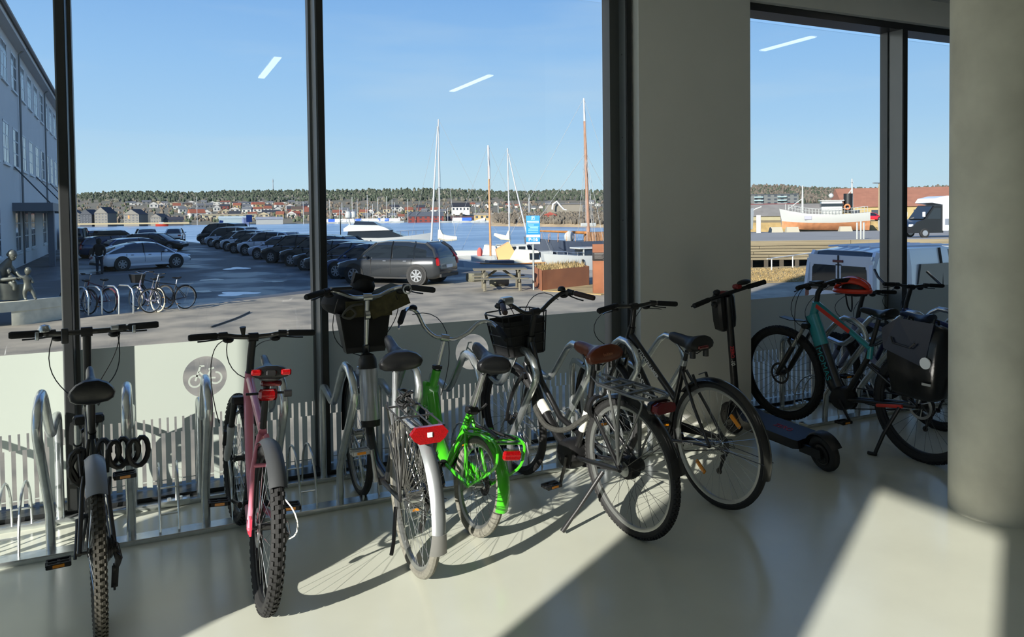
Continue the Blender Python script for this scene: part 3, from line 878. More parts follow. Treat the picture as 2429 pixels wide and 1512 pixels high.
# ---------------------------------------------------------------- silver and black city e-bike with front basket
def bike_city_electric():
    m_fr = M('graphite_paint', (34, 36, 38), .3, coat=.5)
    m_sil = M('silver_mudguard', (158, 162, 164), .32, metal=.6)
    R, tr, wb = .352, .021, 1.13
    A, B, BB = (0, R), (wb, R), (.46, .29)
    Hb, Ht = (.93, .68), (.865, .93)
    S = (.31, .58)
    b = bike_root('electric_bicycle', 'city e-bike with silver rear mudguard, bottle-shaped battery and packed mesh basket', (1.075, 3.37), -1.0, -.5, G_IN)
    wheel(b, TW(*A), R, tr, m_rubg, m_rim, hubw=.07, hub=.045, spokes=36)
    st = steer_T(Hb, Ht, math.radians(-1))
    wheel(b, st @ TW(*B), R, tr, m_rub, m_rim, hub=.045, hubw=.06, spokes=36)
    tubes(b, [([(Hb[0], Hb[1] + .02), (.80, .40), (.66, .31), BB], .026), ([S, (.36, .45), BB], .019), ([Hb, Ht], .024),
              ([(.018, S[0] - .005, S[1] - .06), (.062, A[0], A[1])], .009), ([(-.018, S[0] - .005, S[1] - .06), (-.062, A[0], A[1])], .009),
              ([(.03, BB[0] - .03, BB[1]), (.062, A[0], A[1])], .012), ([(-.03, BB[0] - .03, BB[1]), (-.062, A[0], A[1])], .012)], m_fr)
    # battery along the down tube
    bt = MB().tube([(0, .80, .52), (0, .83, .80)], .052, 20).build('battery', m_alum, b)
    MB().tube([(0, .83, .80), (0, .835, .85), (0, .838, .875), (0, .839, .885)], [.052, .049, .036, .012], 20).build('battery_cap', m_blkp, bt)
    MB().tube([(0, .795, .485), (0, .80, .52)], [.05, .053], 20).build('battery_base', m_blkp, bt)
    fork(b, st, Hb, B, m_fr, w=.055)
    tubes(b, [([S, (.255, .93)], .0155)], m_alum, 'seat_post')
    saddle(b, (.235, .985), 0.26, .28, .22, thick=.085)
    crankset(b, BB, -1.62, .075, m_blkp, arm=.165, armmat=m_steel, cage=m_steel)
    chain(b, BB, A, .075); derailleur(b, A, m_dksteel)
    MB().prism([(.4, .25), (.52, .23), (.56, .29), (.5, .37), (.1, .40), (-.05, .38), (-.06, .34), (.1, .31)], 'x', .052, .064).build('chain_guard', m_blkp, b)
    mg = mudguard(b, TW(*A), R, 40, 186, .031, m_sil, flap=.26, flapmat=M('grey_flap', (112, 112, 108), .5))
    # skirt guard mesh over the upper wheel
    m_mesh = M('skirt_net', (58, 58, 54), .6)
    for s in (-1, 1):
        mb = MB()
        for k in range(15):
            a = math.radians(48 + 8.2 * k)
            mb.tube([(s * .05, .06 * math.cos(a), R + .06 * math.sin(a)), (s * .046, (R + .0) * math.cos(a + .16), R + R * math.sin(a + .16))], .0022, 4)
            mb.tube([(s * .05, .06 * math.cos(a), R + .06 * math.sin(a)), (s * .046, (R + .0) * math.cos(a - .16), R + R * math.sin(a - .16))], .0022, 4)
        mb.build('skirt_guard', m_mesh, b)['kind'] = 'stuff'
    # carrier
    cr = MB()
    for x in (-.075, -.025, .025, .075):
        cr.tube([(x, -.23, .735), (x * 1.0, .14, .745), (x * .8, .2, .755)], .0045, 6)
    cr.tube([(-.08, -.23, .735), (.08, -.23, .735)], .005, 6); cr.tube([(-.085, -.05, .74), (.085, -.05, .74)], .005, 6); cr.tube([(-.085, .14, .745), (.085, .14, .745)], .005, 6)
    for s in (-1, 1):
        cr.tube([(s * .08, -.16, .735), (s * .066, 0, R)], .0055, 6); cr.tube([(s * .08, .03, .74), (s * .066, 0, R)], .0055, 6); cr.tube([(s * .07, .18, .75), (s * .02, .3, .60)], .005, 6)
    co = cr.build('carrier', m_dksteel, b)
    mb = MB()
    P = [(.03 * math.sin(k * 1.1) , .10 + .05 * math.cos(k * .8), .79 + .035 * math.sin(k * .63)) for k in range(44)]
    mb.tube(smooth_path(P, 3), .0045, 6)
    mb.build('coiled_wire', m_dksteel, co)
    li = MB().prism([(-.085, .715), (-.06, .745), (.06, .745), (.085, .715), (.07, .69), (.045, .672), (-.045, .672), (-.07, .69)], 'y', -.262, -.238).build('rear_light', m_red, b)
    MB().rbox((-.012, -.268, .70), (.012, -.2625, .722), .003).build('light_logo', m_pale, li)
    # kickstand
    tubes(b, [([(-.07, .06, .30), (-.1, .0, .16), (-.12, -.03, .12)], .009)], m_dksteel, 'kickstand')
    # bar: swept, on a tall chrome stem
    c = (.80, 1.20)
    h = handlebar(b, st, c, [(0, 0, 0), (.07, .03, .0), (.15, .045, .03), (.22, .0, .045), (.345, -.12, .03)], .0115, mat=m_steel, stem=([(Ht[0], Ht[1]), (.845, 1.0), (.815, 1.13), (.80, 1.20)], .0155), stemmat=m_steel, gripL=.14)
    MB(st).rbox((-.19, c[0] - .0, c[1] + .045), (-.075, c[0] + .075, c[1] + .062), .006).build('display', m_blkp, h)
    MB(st).rev([(.02, -.003), (.027, 0), (.02, .004)], (.215, c[0] - .045, c[1] + .035), 'y', 18, closed_prof=True).build('bell', m_alum, h)
    mb = MB(st); mb.cyl((0, .812, 1.10), .026, -.013, .013, 'x', 14); mb.build('stem_hinge', m_steel, h)
    # basket with mesh
    bk = MB(st); y0 = .86; z0, z1 = .885, 1.10
    m_bk = M('black_mesh', (22, 22, 23), .5)
    def ring_(z, k):
        k = k * .92
        return [(-.145 * k, y0, z), (.145 * k, y0, z), (.15 * k, y0 + .06, z), (.13 * k, y0 + .25 * k, z), (-.13 * k, y0 + .25 * k, z), (-.15 * k, y0 + .06, z)]
    bk.loft([ring_(z0, .8), ring_(z0 + .02, .84), ring_(z1, 1.06), ring_(z1, 1.03), ring_(z0 + .03, .81)], cap=False)
    bk.add(ring_(z0 + .005, .8), [tuple(range(6))])
    bo = bk.build('basket', m_bk, b)
    mb = MB(st); mb.tube(ring_(z1, 1.07), .008, 6, closed=True); mb.build('basket_rim', m_blkp, bo)
    # olive blanket and black bag stuffed in the basket
    m_ol = M('olive_fabric', (72, 68, 42), .9, noise=.3, scale=30, bump=.3)
    mb = MB(st); mb.cbox((.13, y0 + .13, 1.155), (.23, .3, .10), Matrix.Rotation(-.35, 3, 'Y')); mb.cbox((.02, y0 + .1, 1.13), (.26, .22, .09)); mb.build('folded_mat', m_ol, bo)
    m_bag = M('black_bag_cloth', (18, 18, 19), .75, bump=.2, scale=25)
    mb = MB(st)
    mb.sph((-.085, y0 + .12, 1.16), (.14, .13, .075), 14, 8); mb.sph((.03, y0 + .2, 1.235), (.075, .07, .06), 12, 8); mb.cbox((.03, y0 + .2, 1.275), (.11, .07, .06), Matrix.Rotation(.3, 3, 'Y')); mb.build('stuffed_bag', m_bag, bo)
    mb = MB(st); mb.tube(smooth_path([(-.12, y0 - .02, 1.12), (-.09, y0 - .035, 1.14), (-.06, y0 - .03, 1.11), (-.09, y0 - .03, 1.085), (-.13, y0 - .02, 1.10), (-.09, y0 - .035, 1.15), (-.02, y0 - .03, 1.16)], 4), .007, 6); mb.build('strap', M('grey_strap', (70, 69, 62), .8), bo)
    mudguard(b, st @ TW(*B), R, -10, 125, .03, m_blkp)
    MB(st).rbox((-.03, Hb[0] + .05, Hb[1] + .05), (.03, Hb[0] + .1, Hb[1] + .1), .012).build('headlight', m_alum, b)
    cables(b, [((.16, c[0], c[1]), (.25, .95, 1.1), (.18, 1.0, .95), (.02, .9, .88)), ((-.16, c[0], c[1]), (-.2, .93, 1.0), (-.16, 1.0, .9), (-.02, .9, .86))])
    return b
bike_city_electric()

# ---------------------------------------------------------------- green small-wheel bicycle
def bike_green():
    m_g = M('bright_green_paint', (66, 178, 30), .26, coat=.7)
    R, tr, wb = .252, .024, .93
    A, B, BB = (0, R), (wb, R), (.36, .27)
    Hb, Ht = (.70, .58), (.655, .74)
    b = bike_root('small_wheel_bicycle', 'bright green small-wheeled bicycle with swept chrome handlebar', (1.471, 3.64), 5.0, 8.5, G_IN)
    wheel(b, TW(*A), R, tr, m_rubg, m_rim, hubw=.06, cog=1, spokes=28, spokemat=m_dksteel)
    st = steer_T(Hb, Ht, math.radians(-14))
    wheel(b, st @ TW(*B), R, tr, m_rub, m_rim)
    tubes(b, [([(Hb[0], Hb[1] + .04), (.52, .36), (.42, .29), BB], .034, (1.2, .8)), ([Hb, Ht], .026), ([(.17, .60), (.26, .42), BB], .021), ([(.34, .31), (.30, .38)], .02),
              ([(.018, .19, .56), (.055, .06, .34), (.06, A[0], A[1])], .010), ([(-.018, .19, .56), (-.055, .06, .34), (-.06, A[0], A[1])], .010),
              ([(.03, BB[0] - .03, BB[1]), (.06, A[0], A[1])], .011), ([(-.03, BB[0] - .03, BB[1]), (-.06, A[0], A[1])], .011)], m_g)
    text('frame_lettering', 'WORTHY', .035, m_pale, b, frame((-.04, .605, .47), (0, -.18, -.2), (-1, 0, 0)) @ Matrix.Translation((0, 0, .0)))
    fork(b, st, Hb, B, m_g, w=.05)
    tubes(b, [([(.175, .59), (.075, .86)], .0165)], m_steel, 'seat_post')
    MB().rbox((-.03, .14, .585), (.03, .2, .625), .008).tube([(.03, .15, .6), (.06, .12, .65)], .007, 6).build('seat_clamp', m_blkp, b)
    saddle(b, (.06, .905), 0.24, .28, .2, thick=.085)
    crankset(b, BB, .6, .07, m_blkp, arm=.14)
    MB().prism([(.3, .215), (.42, .22), (.44, .28), (.38, .33), (.05, .30), (-.05, .27), (.0, .23)], 'x', .048, .06).build('chain_guard', m_g, b)
    mudguard(b, TW(*A), R, 35, 192, .034, m_g, stay=False)
    cr = MB()
    for s in (-1, 1):
        cr.tube(smooth_path([(s * .03, .19, .52), (s * .055, .1, .50), (s * .075, -.1, .535), (s * .08, -.24, .535), (s * .075, -.275, .49), (s * .07, -.24, .40), (s * .062, 0, R)], 4), .0075, 7)
    for y in (.06, -.06, -.18, -.25):
        cr.tube([(-.075, y, .53), (.075, y, .53)], .006, 6)
    cr.build('carrier', m_g, b)
    mb = MB(); mb.tube([(-.03, .05, .548), (.0, -.1, .55), (.05, -.22, .545)], .009, 6); mb.tube([(.03, .06, .546), (-.02, -.06, .552), (-.04, -.2, .545)], .009, 6); mb.build('elastic_strap', m_blkp, b)
    MB().rbox((-.05, -.30, .46), (.05, -.275, .505), .008).build('rear_light', m_red, b)
    c = (.60, .935)
    h = handlebar(b, st, c, [(0, 0, 0), (.06, .01, .0), (.13, .01, .045), (.19, .0, .12), (.25, -.03, .135), (.29, -.12, .1), (.31, -.20, .06)], .0115, mat=m_steel, stem=([(Ht[0], Ht[1]), (.63, .84), (.6, .935)], .0135), stemmat=m_steel, gripL=.13, lever=False, bell=(-.22, -.02, .135))
    MB().cyl((0, .655, .745), .03, 0, .02, 'z', 14).build('headset', m_blkp, b)
    cables(b, [((-.24, .56, 1.06), (.05, .75, 1.12), (.16, .72, .9), (.02, .6, .6))])
    MB(st).tube([(-.31, c[0] - .16, c[1] + .07), (-.32, c[0] - .26, c[1] + .03)], .006, 6).build('brake_lever', m_steel, h)
    # tool bag behind the head tube
    MB().rbox((-.05, .66, .50), (.04, .76, .66), .02).build('frame_bag', m_g, b)
    return b
bike_green()

# ---------------------------------------------------------------- black step-through with crate basket and brown saddle
def bike_black_city():
    m_br = M('brown_leather', (104, 50, 26), .36, noise=.15, scale=14)
    m_ratt = M('dull_grey_carrier', (112, 114, 112), .42, metal=.5)
    R, tr, wb = .355, .022, 1.13
    A, B, BB = (0, R), (wb, R), (.47, .30)
    Hb, Ht = (.93, .69), (.865, .92)
    S = (.30, .66)
    b = bike_root('city_bicycle', 'black step-through bicycle with brown saddle, crate basket and knobbly rear tyre', (2.20, 3.265), 6.0, -3.4, G_IN)
    wheel(b, TW(*A), R, tr, m_rub, m_rim, knob=92, hub=.04, hubw=.07, spokes=32, spokemat=m_dksteel)
    st = steer_T(Hb, Ht, math.radians(1))
    wheel(b, st @ TW(*B), R, tr, m_rub, m_rimk, hub=.035, spokes=32)
    tubes(b, [([(Hb[0] - .005, Hb[1] + .06), (.80, .52), (.62, .36), BB], .027, (1.15, .9)), ([(Ht[0] - .005, Ht[1] - .04), (.78, .66), (.60, .48), (.42, .43)], .017), ([S, BB], .019), ([Hb, Ht], .025),
              ([(.018, S[0] - .02, S[1] - .04), (.062, A[0], A[1])], .011), ([(-.018, S[0] - .02, S[1] - .04), (-.062, A[0], A[1])], .011),
              ([(.03, BB[0] - .03, BB[1]), (.062, A[0], A[1])], .013), ([(-.03, BB[0] - .03, BB[1]), (-.062, A[0], A[1])], .013)], m_blk)
    # mid motor
    mo = MB(TW(BB[0], BB[1])); mo.rev([(0, -.06), (.075, -.055), (.085, -.03), (.085, .03), (.075, .055), (0, .06)], (0.0, 0.03, 0.0), 'x', 22); mo.build('motor', m_blkp, b)
    # pale paint block on the seat tube
    tubes(b, [([(.335, .575), (.395, .455)], .0205)], M('ivory_paint', (222, 220, 208), .35), 'seat_tube_band')
    tubes(b, [([(.80 + .005, .53), (.74, .475)], .0285, (1.15, .9))], M('ivory_paint', (222, 220, 208), .35), 'down_tube_band')
    fork(b, st, Hb, B, m_blk, w=.055)
    tubes(b, [([S, (.24, .86)], .0155)], m_blkp, 'seat_post')
    sd = saddle(b, (.235, .925), 0.02, .28, .235, m_br, thick=.08, springs=True)
    text('saddle_lettering', 'bobbin', .022, M('faded_print', (168, 112, 80), .5), sd, frame((.0, .235 - .108, .918), (1, 0, 0), (0, .35, 1)) @ Matrix.Translation((0, 0, .004)))
    crankset(b, BB, 1.9, .08, m_dksteel, arm=.17, cage=m_dksteel)
    chain(b, BB, A, .08)
    MB().rev([(0, -.035), (.03, -.035), (.034, -.02), (.034, .0), (.028, .005), (0, .005)], (.075, A[0], A[1]), 'x', 18).build('gear_hub', m_dksteel, b)
    MB(TW(*A)).rev([(0, -.03), (.055, -.028), (.06, 0), (.055, .028), (0, .03)], (0, 0, 0), 'x', 22).build('brake_hub', m_blkp, b)
    mudguard(b, TW(*A), R, 35, 158, .033, m_blk, flap=.22, stay=True)
    mudguard(b, st @ TW(*B), R, -12, 125, .031, m_blk)
    cr = MB()
    for x in (-.06, 0, .06):
        cr.tube([(x, -.24, .765), (x, .16, .775), (x * .6, .23, .79)], .0055, 6)
    cr.tube(smooth_path([(-.075, .14, .775), (-.085, -.05, .77), (-.08, -.22, .765), (0, -.27, .765), (.08, -.22, .765), (.085, -.05, .77), (.075, .14, .775)], 4), .007, 7)
    for y in (-.12, .02, .12):
        cr.box((-.08, y - .012, .765), (.08, y + .012, .777))
    for s in (-1, 1):
        cr.tube([(s * .082, -.06, .768), (s * .074, -.02, .62), (s * .07, 0, R + .03)], .0075, 7); cr.tube([(s * .082, .03, .768), (s * .074, -.0, .56), (s * .07, 0, R + .03)], .0075, 7)
        cr.tube(smooth_path([(s * .082, -.2, .765), (s * .078, -.21, .72), (s * .07, -.06, .5), (s * .07, 0, R + .03)], 4), .006, 7)
    cr.build('carrier', m_ratt, b)
    li = MB().prism([(-.05, .70), (-.06, .715), (-.055, .74), (-.03, .75), (.03, .75), (.055, .74), (.06, .715), (.05, .70)], 'y', -.30, -.255).build('rear_light', m_redd, b)
    MB().prism([(-.055, .695), (-.066, .715), (-.06, .745), (-.03, .758), (.03, .758), (.06, .745), (.066, .715), (.055, .695)], 'y', -.26, -.235).build('light_housing', m_blkp, li)
    # frame lock around the rear tyre and chain lock hung over the frame
    MB(TW(*A)).rev([(.05, -.012), (.066, -.012), (.066, .012), (.05, .012)], (0, 0.24, .26), 'y', 20, -2.3, 2.3, True).build('ring_lock', m_blkp, b)
    mb = MB(); mb.tube(smooth_path([(.05, .30, .60), (-.03, .36, .52), (-.05, .5, .44), (-.06, .66, .43), (-.05, .78, .5), (-.03, .83, .56)], 5), .0155, 8); mb.build('chain_lock', M('lock_sleeve', (54, 54, 50), .9, noise=.2, scale=60, bump=.4), b)
    # kickstand
    tubes(b, [([(-.05, .16, .30), (-.2, .19, .13), (-.3, .2, .035)], [.012, .010, .013])], m_dksteel, 'kickstand')
    c = (.80, 1.07)
    h = handlebar(b, st, c, [(0, 0, 0), (.06, .02, .0), (.13, .02, .045), (.2, .0, .085), (.25, -.04, .085), (.31, -.17, .055)], .012, stem=([(Ht[0], Ht[1]), (.835, 1.0), (.80, 1.07)], .017), gripL=.13, gripmat=M('brown_grip', (58, 40, 34), .6), bell=(.20, .0, .10))
    MB(st).rbox((-.235, c[0] - .04, c[1] + .075), (-.165, c[0] + .02, c[1] + .115), .008).build('display', m_alum, h)
    # round-cornered wire basket with liner
    bk = MB(st); y0 = .90
    def ringb(z, k): return [(-.15 * k, y0 + .02, z), (-.12 * k, y0, z), (.12 * k, y0, z), (.15 * k, y0 + .02, z), (.155 * k, y0 + .2 * k, z), (.12 * k, y0 + .25 * k, z), (-.12 * k, y0 + .25 * k, z), (-.155 * k, y0 + .2 * k, z)]
    bk.loft([ringb(.80, .82), ringb(1.01, .97)], cap=False); bk.add(ringb(.80, .82), [tuple(range(8))])
    bo = bk.build('basket_liner', M('black_bag_cloth2', (24, 25, 27), .7, bump=.2, scale=20), b)
    mb = MB(st)
    for z, k in ((.80, .86), (.86, .9), (.92, .95), (.98, 1.0), (1.045, 1.06)):
        mb.tube(ringb(z, k), .0045, 6, closed=True)
    for k in range(8):
        a, e = ringb(.80, .86)[k], ringb(1.045, 1.06)[k]
        mb.tube([a, e], .004, 5)
    mb.build('basket', m_blkp, b)
    cables(b, [((.17, c[0], c[1] + .05), (.1, .95, 1.25), (-.02, .98, 1.05), (.0, .92, .9)), ((-.2, c[0], c[1] + .05), (-.1, .98, 1.2), (-.02, .99, 1.0), (.0, .92, .9))])
    return b
bike_black_city()

# ---------------------------------------------------------------- black trekking bicycle with white lettering
def bike_trekking():
    R, tr, wb = .352, .02, 1.005
    A, B, BB = (0, R), (wb, R), (.41, .29)
    Hb, Ht = (.80, .75), (.722, .925)
    S = (.258, .755)
    b = bike_root('trekking_bicycle', 'black trekking bicycle with white lettering, parked before the white pillar', (2.842, 3.37), 5.0, -1.4, G_IN)
    wheel(b, TW(*A), R, tr, m_rub, m_rim, cog=7, hubw=.06, spokes=36, refl=True)
    st = steer_T(Hb, Ht, math.radians(-3))
    wheel(b, st @ TW(*B), R, tr, m_rub, m_rim, spokes=36)
    D0, D1 = (.765, .80), (.415, .33)
    U0, U1 = (.728, .868), (.335, .54)
    tubes(b, [([D0, D1], .025), ([U0, U1], .021), ([S, BB], .0175), ([Hb, Ht], .024),
              ([(.014, S[0] - .005, S[1] - .03), (.046, .13, .54), (.062, A[0], A[1])], .009), ([(-.014, S[0] - .005, S[1] - .03), (-.046, .13, .54), (-.062, A[0], A[1])], .009),
              ([(.03, BB[0] - .03, BB[1]), (.062, A[0], A[1])], .0115), ([(-.03, BB[0] - .03, BB[1]), (-.062, A[0], A[1])], .0115)], m_blk)
    fork(b, st, Hb, B, m_blk, w=.05)
    # lettering on the left sides, read from the rear of the bicycle
    def letter(body, size, p, q, t, off, bold=.0, sx=1.0):
        x = Vector((0, q[0] - p[0], q[1] - p[1])).normalized()
        z = Vector((-1, 0, 0)); y = z.cross(x)
        o = Vector((-off, lerp(p[0], q[0], t), lerp(p[1], q[1], t)))
        Tm = Matrix(((x.x, y.x, z.x, o.x), (x.y, y.y, z.y, o.y), (x.z, y.z, z.z, o.z), (0, 0, 0, 1)))
        text('frame_lettering', body, size, m_pale, b, Tm, bold=bold, sx=sx)
    letter('YOSEMITE', .06, D0, D1, .5, .0262, .0012, 1.05)
    letter('CITYSTREAMER', .034, U0, U1, .45, .0222, .0005)
    fo0, fo1 = (B[0] - .05, B[1] + .16), (Hb[0] + .03, Hb[1] - .04)
    letter('YOSEMITE', .026, fo0, fo1, .55, .064)
    letter('YOSEMITE', .02, (BB[0] - .03, BB[1]), A, .55, .062)
    tubes(b, [([S, (.225, .845)], .0125)], m_blkp, 'seat_post')
    MB().tube([(0, .262, .755), (0, .248, .79)], .02, 12).build('seat_collar', m_alum, b)
    sd = saddle(b, (.20, .91), 0.03, .28, .19, m_blkp, thick=.075, springs=True)
    MB().rbox((-.04, .20 - .115, .875), (.04, .20 - .085, .895), .006).build('red_panel', m_redd, sd)
    crankset(b, BB, -.9, .09, m_blkp, arm=.17)
    chain(b, BB, A, .09); derailleur(b, A)
    MB().prism([(.36, .33), (.5, .36), (.52, .39), (.06, .385), (.03, .36)], 'x', .055, .062).build('chain_guard', m_blkp, b)
    mudguard(b, TW(*A), R, 40, 196, .03, m_blk, stay=True)
    mudguard(b, st @ TW(*B), R, -15, 120, .029, m_blk)
    mb = MB()
    for s in (-1, 1):
        mb.tube([(s * .046, .1, .66), (s * .05, .13, .73)], .008, 6)
    mb.tube([(.05, .13, .73), (-.07, .06, .745)], .003, 5)
    mb.build('brake_arm', m_blkp, b)
    c = (.70, 1.055)
    h = handlebar(b, st, c, [(0, 0, 0), (.08, .005, .005), (.16, -.005, .012), (.3, -.05, .0)], .0125, stem=([(Ht[0], Ht[1]), (.708, .99), (.70, 1.055)], .017), gripL=.13, levermat=m_blkp)
    for s in (-1, 1):
        MB(st).tube([(s * .12, c[0] + .05, c[1] - .025), (s * .2, c[0] + .03, c[1] - .03), (s * .23, c[0] + .01, c[1] - .035)], .004, 6).build('lever_blade', m_steel, h)
    cables(b, [((-.12, c[0] + .04, c[1]), (-.25, .88, 1.0), (-.22, .9, .8), (-.03, .82, .78)), ((.12, c[0] + .04, c[1]), (.15, .88, .95), (.06, .88, .85), (.02, .78, .82))])
    return b
bike_trekking()

# ---------------------------------------------------------------- turquoise and black electric mountain bike
def bike_emtb():
    m_teal = M('turquoise_paint', (34, 140, 146), .3, coat=.6)
    m_or = M('coral_decal', (206, 58, 44), .4)
    m_td = M('turquoise_decal', (40, 150, 156), .4)
    R, tr, wb = .37, .029, 1.21
    A, B, BB = (0, R), (wb, R), (.63, .285)
    Hb, Ht = (.93, .80), (.885, .955)
    S = (.405, .66)
    b = bike_root('electric_mountain_bicycle', 'turquoise and black electric mountain bike beside the scooter', (4.53, 3.37), 0.5, 0, G_IN)
    wheel(b, TW(*A), R, tr, m_rub, m_rimk, knob=64, cog=8, hubw=.065, disc=.085, spokemat=m_dksteel)
    st = steer_T(Hb, Ht, math.radians(7))
    wheel(b, st @ TW(*B), R, tr, m_rub, m_rimk, knob=64, disc=.085, discmat=m_dksteel, spokemat=m_dksteel)
    tubes(b, [([(Hb[0] - .01, Hb[1] + .02), (.71, .36), BB], .053, (1.1, .75)), ([(.63, .285), (S[0] + .03, S[1] - .06), (S[0], S[1] + .04)], .02),
              ([(.03, BB[0] - .03, BB[1]), (.066, A[0], A[1])], .0135), ([(-.03, BB[0] - .03, BB[1]), (-.066, A[0], A[1])], .0135),
              ([(.016, S[0] + .01, S[1] - .09), (.066, A[0], A[1])], .011), ([(-.016, S[0] + .01, S[1] - .09), (-.066, A[0], A[1])], .011)], m_blk)
    MB(TW(BB[0], BB[1])).rev([(0, -.06), (.07, -.055), (.085, -.03), (.085, .03), (.07, .055), (0, .06)], (0, .01, 0), 'x', 22).build('motor', m_blkp, b)
    hd = tubes(b, [([(Ht[0] + .0, Ht[1] - .0), (S[0] + .0, S[1] + .02)], .021, (1.25, .85)), ([Hb, Ht], .030), ([(Hb[0] - .005, Hb[1] + .055), (.835, .64)], .0555, (1.1, .77)), ([(S[0] + .012, S[1] - .05), (S[0], S[1] + .04)], .0215)], m_teal, 'top_tube')
    def letter(body, size, p, q, t, off, mat, bold=.0, sx=1.0):
        x = Vector((0, q[0] - p[0], q[1] - p[1])).normalized(); z = Vector((-1, 0, 0)); y = z.cross(x)
        o = Vector((-off, lerp(p[0], q[0], t), lerp(p[1], q[1], t)))
        text('frame_lettering', body, size, mat, b, Matrix(((x.x, y.x, z.x, o.x), (x.y, y.y, z.y, o.y), (x.z, y.z, z.z, o.z), (0, 0, 0, 1))), bold=bold, sx=sx)
    letter('MOMAS', .068, (Hb[0] - .02, Hb[1]), (.70, .34), .62, .044, m_td, .0, 1.05)
    # coral flash on the top tube
    p, q = Vector((-.0285, Ht[0] - .02, Ht[1] - .02)), Vector((-.0285, S[0] + .16, S[1] + .12))
    d = (q - p).normalized(); nn = Vector((0, -d.z, d.y)) * .015
    MB().add([p - nn, q - nn, q + nn, p + nn, p - nn + Vector((.002, 0, 0)), q - nn + Vector((.002, 0, 0)), q + nn + Vector((.002, 0, 0)), p + nn + Vector((.002, 0, 0))], [(0, 1, 2, 3), (4, 5, 6, 7), (0, 1, 5, 4), (1, 2, 6, 5), (2, 3, 7, 6), (3, 0, 4, 7)]).build('decal', m_or, b, 0)
    p, q = Vector((-.068, .30, R - .055)), Vector((-.075, .10, R - .018))
    MB().tube([p, q], .0125, 6).build('decal', m_or, b)
    fork(b, st, Hb, B, m_blk, w=.065, susp=m_steel)
    tubes(b, [([(S[0], S[1] + .03), (.34, .90)], .0155)], m_blkp, 'seat_post')
    saddle(b, (.33, .945), 0, .27, .16)
    crankset(b, BB, .85, .08, m_blkp, arm=.17)
    chain(b, BB, A, .08); derailleur(b, A, x=.07)
    MB(TW(*A)).rbox((-.07, .06, .02), (-.03, .12, .08), .01).build('brake_caliper', m_blkp, b)
    # small clip-on front guard
    MB(st).loft([[(-.02, .98, .80), (.02, .98, .80), (.02, .98, .808), (-.02, .98, .808)], [(-.04, 1.1, .80), (.04, 1.1, .80), (.04, 1.1, .806), (-.04, 1.1, .806)], [(-.035, 1.2, .815), (.035, 1.2, .815), (.035, 1.2, .82), (-.035, 1.2, .82)]]).build('mudguard', m_blkp, b)
    tubes(b, [([(-.07, .12, R - .02), (-.13, .2, .15), (-.17, .235, .012)], [.013, .012, .012]), ([(-.165, .225, .012), (-.18, .28, .012)], .012)], m_blkp, 'kickstand')
    c = (.83, 1.09)
    h = handlebar(b, st, c, [(0, 0, 0), (.08, .0, .012), (.17, -.01, .02), (.33, -.03, .012)], .0135, stem=([(Ht[0], Ht[1]), (.87, 1.03), (.83, 1.09)], .019), gripL=.13, leverdrop=.08)
    MB(st).rbox((-.1, c[0] - .02, c[1] + .02), (-.0, c[0] + .05, c[1] + .035), .006).build('display', m_blkp, h)
    cables(b, [((-.15, c[0] + .03, c[1]), (-.22, .97, 1.0), (-.2, 1.0, .8), (-.05, .9, .75)), ((-.13, c[0] + .03, c[1]), (-.16, 1.0, 1.0), (-.18, .92, .7), (-.06, 1.0, .6)), ((.15, c[0] + .03, c[1]), (.1, 1.0, 1.0), (-.1, 1.0, .9), (-.04, .9, .78))])
    # carrier that holds the panniers
    cr = MB()
    for x in (-.06, .06):
        cr.tube([(x, -.28, .80), (x, .2, .81)], .006, 6)
    for y in (-.27, -.1, .08):
        cr.tube([(-.065, y, .803), (.065, y, .803)], .005, 6)
    for s in (-1, 1):
        cr.tube([(s * .07, -.12, .80), (s * .075, 0, R + .02)], .006, 6); cr.tube([(s * .05, .2, .81), (s * .02, .39, .70)], .005, 6)
    cr.build('carrier', m_dksteel, b)
    return b
bike_emtb()

# pannier bag hung on the carrier, its own thing
def pannier():
    m_tarp = M('black_tarpaulin', (22, 22, 24), .28, bump=.25, scale=9)
    m_blue = M('navy_panel', (16, 22, 40), .4)
    r = empty('pannier_bag', (4.53 - .16, 3.30, .455), 0, 'black tarpaulin pannier bag with a white reflector on the e-mountain bike', 'bag')
    secs = []
    for z, hw, x0, x1 in ((0, .13, -.035, .05), (.03, .17, -.06, .06), (.2, .19, -.085, .065), (.36, .2, -.07, .065), (.44, .2, -.04, .055), (.47, .15, -.02, .04)):
        secs.append([(x0, -hw * .8, z), (x0 * 1.05, 0, z), (x0, hw * .8, z), (x0 * .4, hw, z), (x1, hw * .95, z), (x1, -hw * .95, z), (x0 * .4, -hw, z)])
    MB().loft(secs).build('bag_body', m_tarp, r, 60)
    MB().loft([[(-.10, -.12, .22), (-.098, .17, .3), (-.06, .215, .42), (-.05, .1, .50), (-.05, -.15, .49)], [(-.08, -.12, .22), (-.078, .17, .3), (-.04, .19, .42), (-.03, .1, .49), (-.03, -.15, .48)]]).build('bag_flap', m_blue, r)
    MB().cyl((-.099, -.13, .25), .036, -.004, .004, 'x', 18).build('reflector', M('white_reflector', (238, 240, 240), .3), r)
    MB().box((-.092, -.16, .11), (-.086, -.10, .125)).build('bag_label', M('grey_label', (170, 170, 166), .6), r)
    MB().tube([(-.09, -.05, .36), (-.1, -.02, .33), (-.1, .1, .345), (-.09, .12, .38)], .006, 6).build('strap', m_dksteel, r)
    MB().tube([(.04, -.08, .46), (.055, -.08, .50), (.09, -.08, .49), (.1, -.08, .42)], .008, 6).tube([(.04, .1, .46), (.055, .1, .50), (.09, .1, .49), (.1, .1, .42)], .008, 6).build('hook', m_blkp, r)
    return r
pannier()

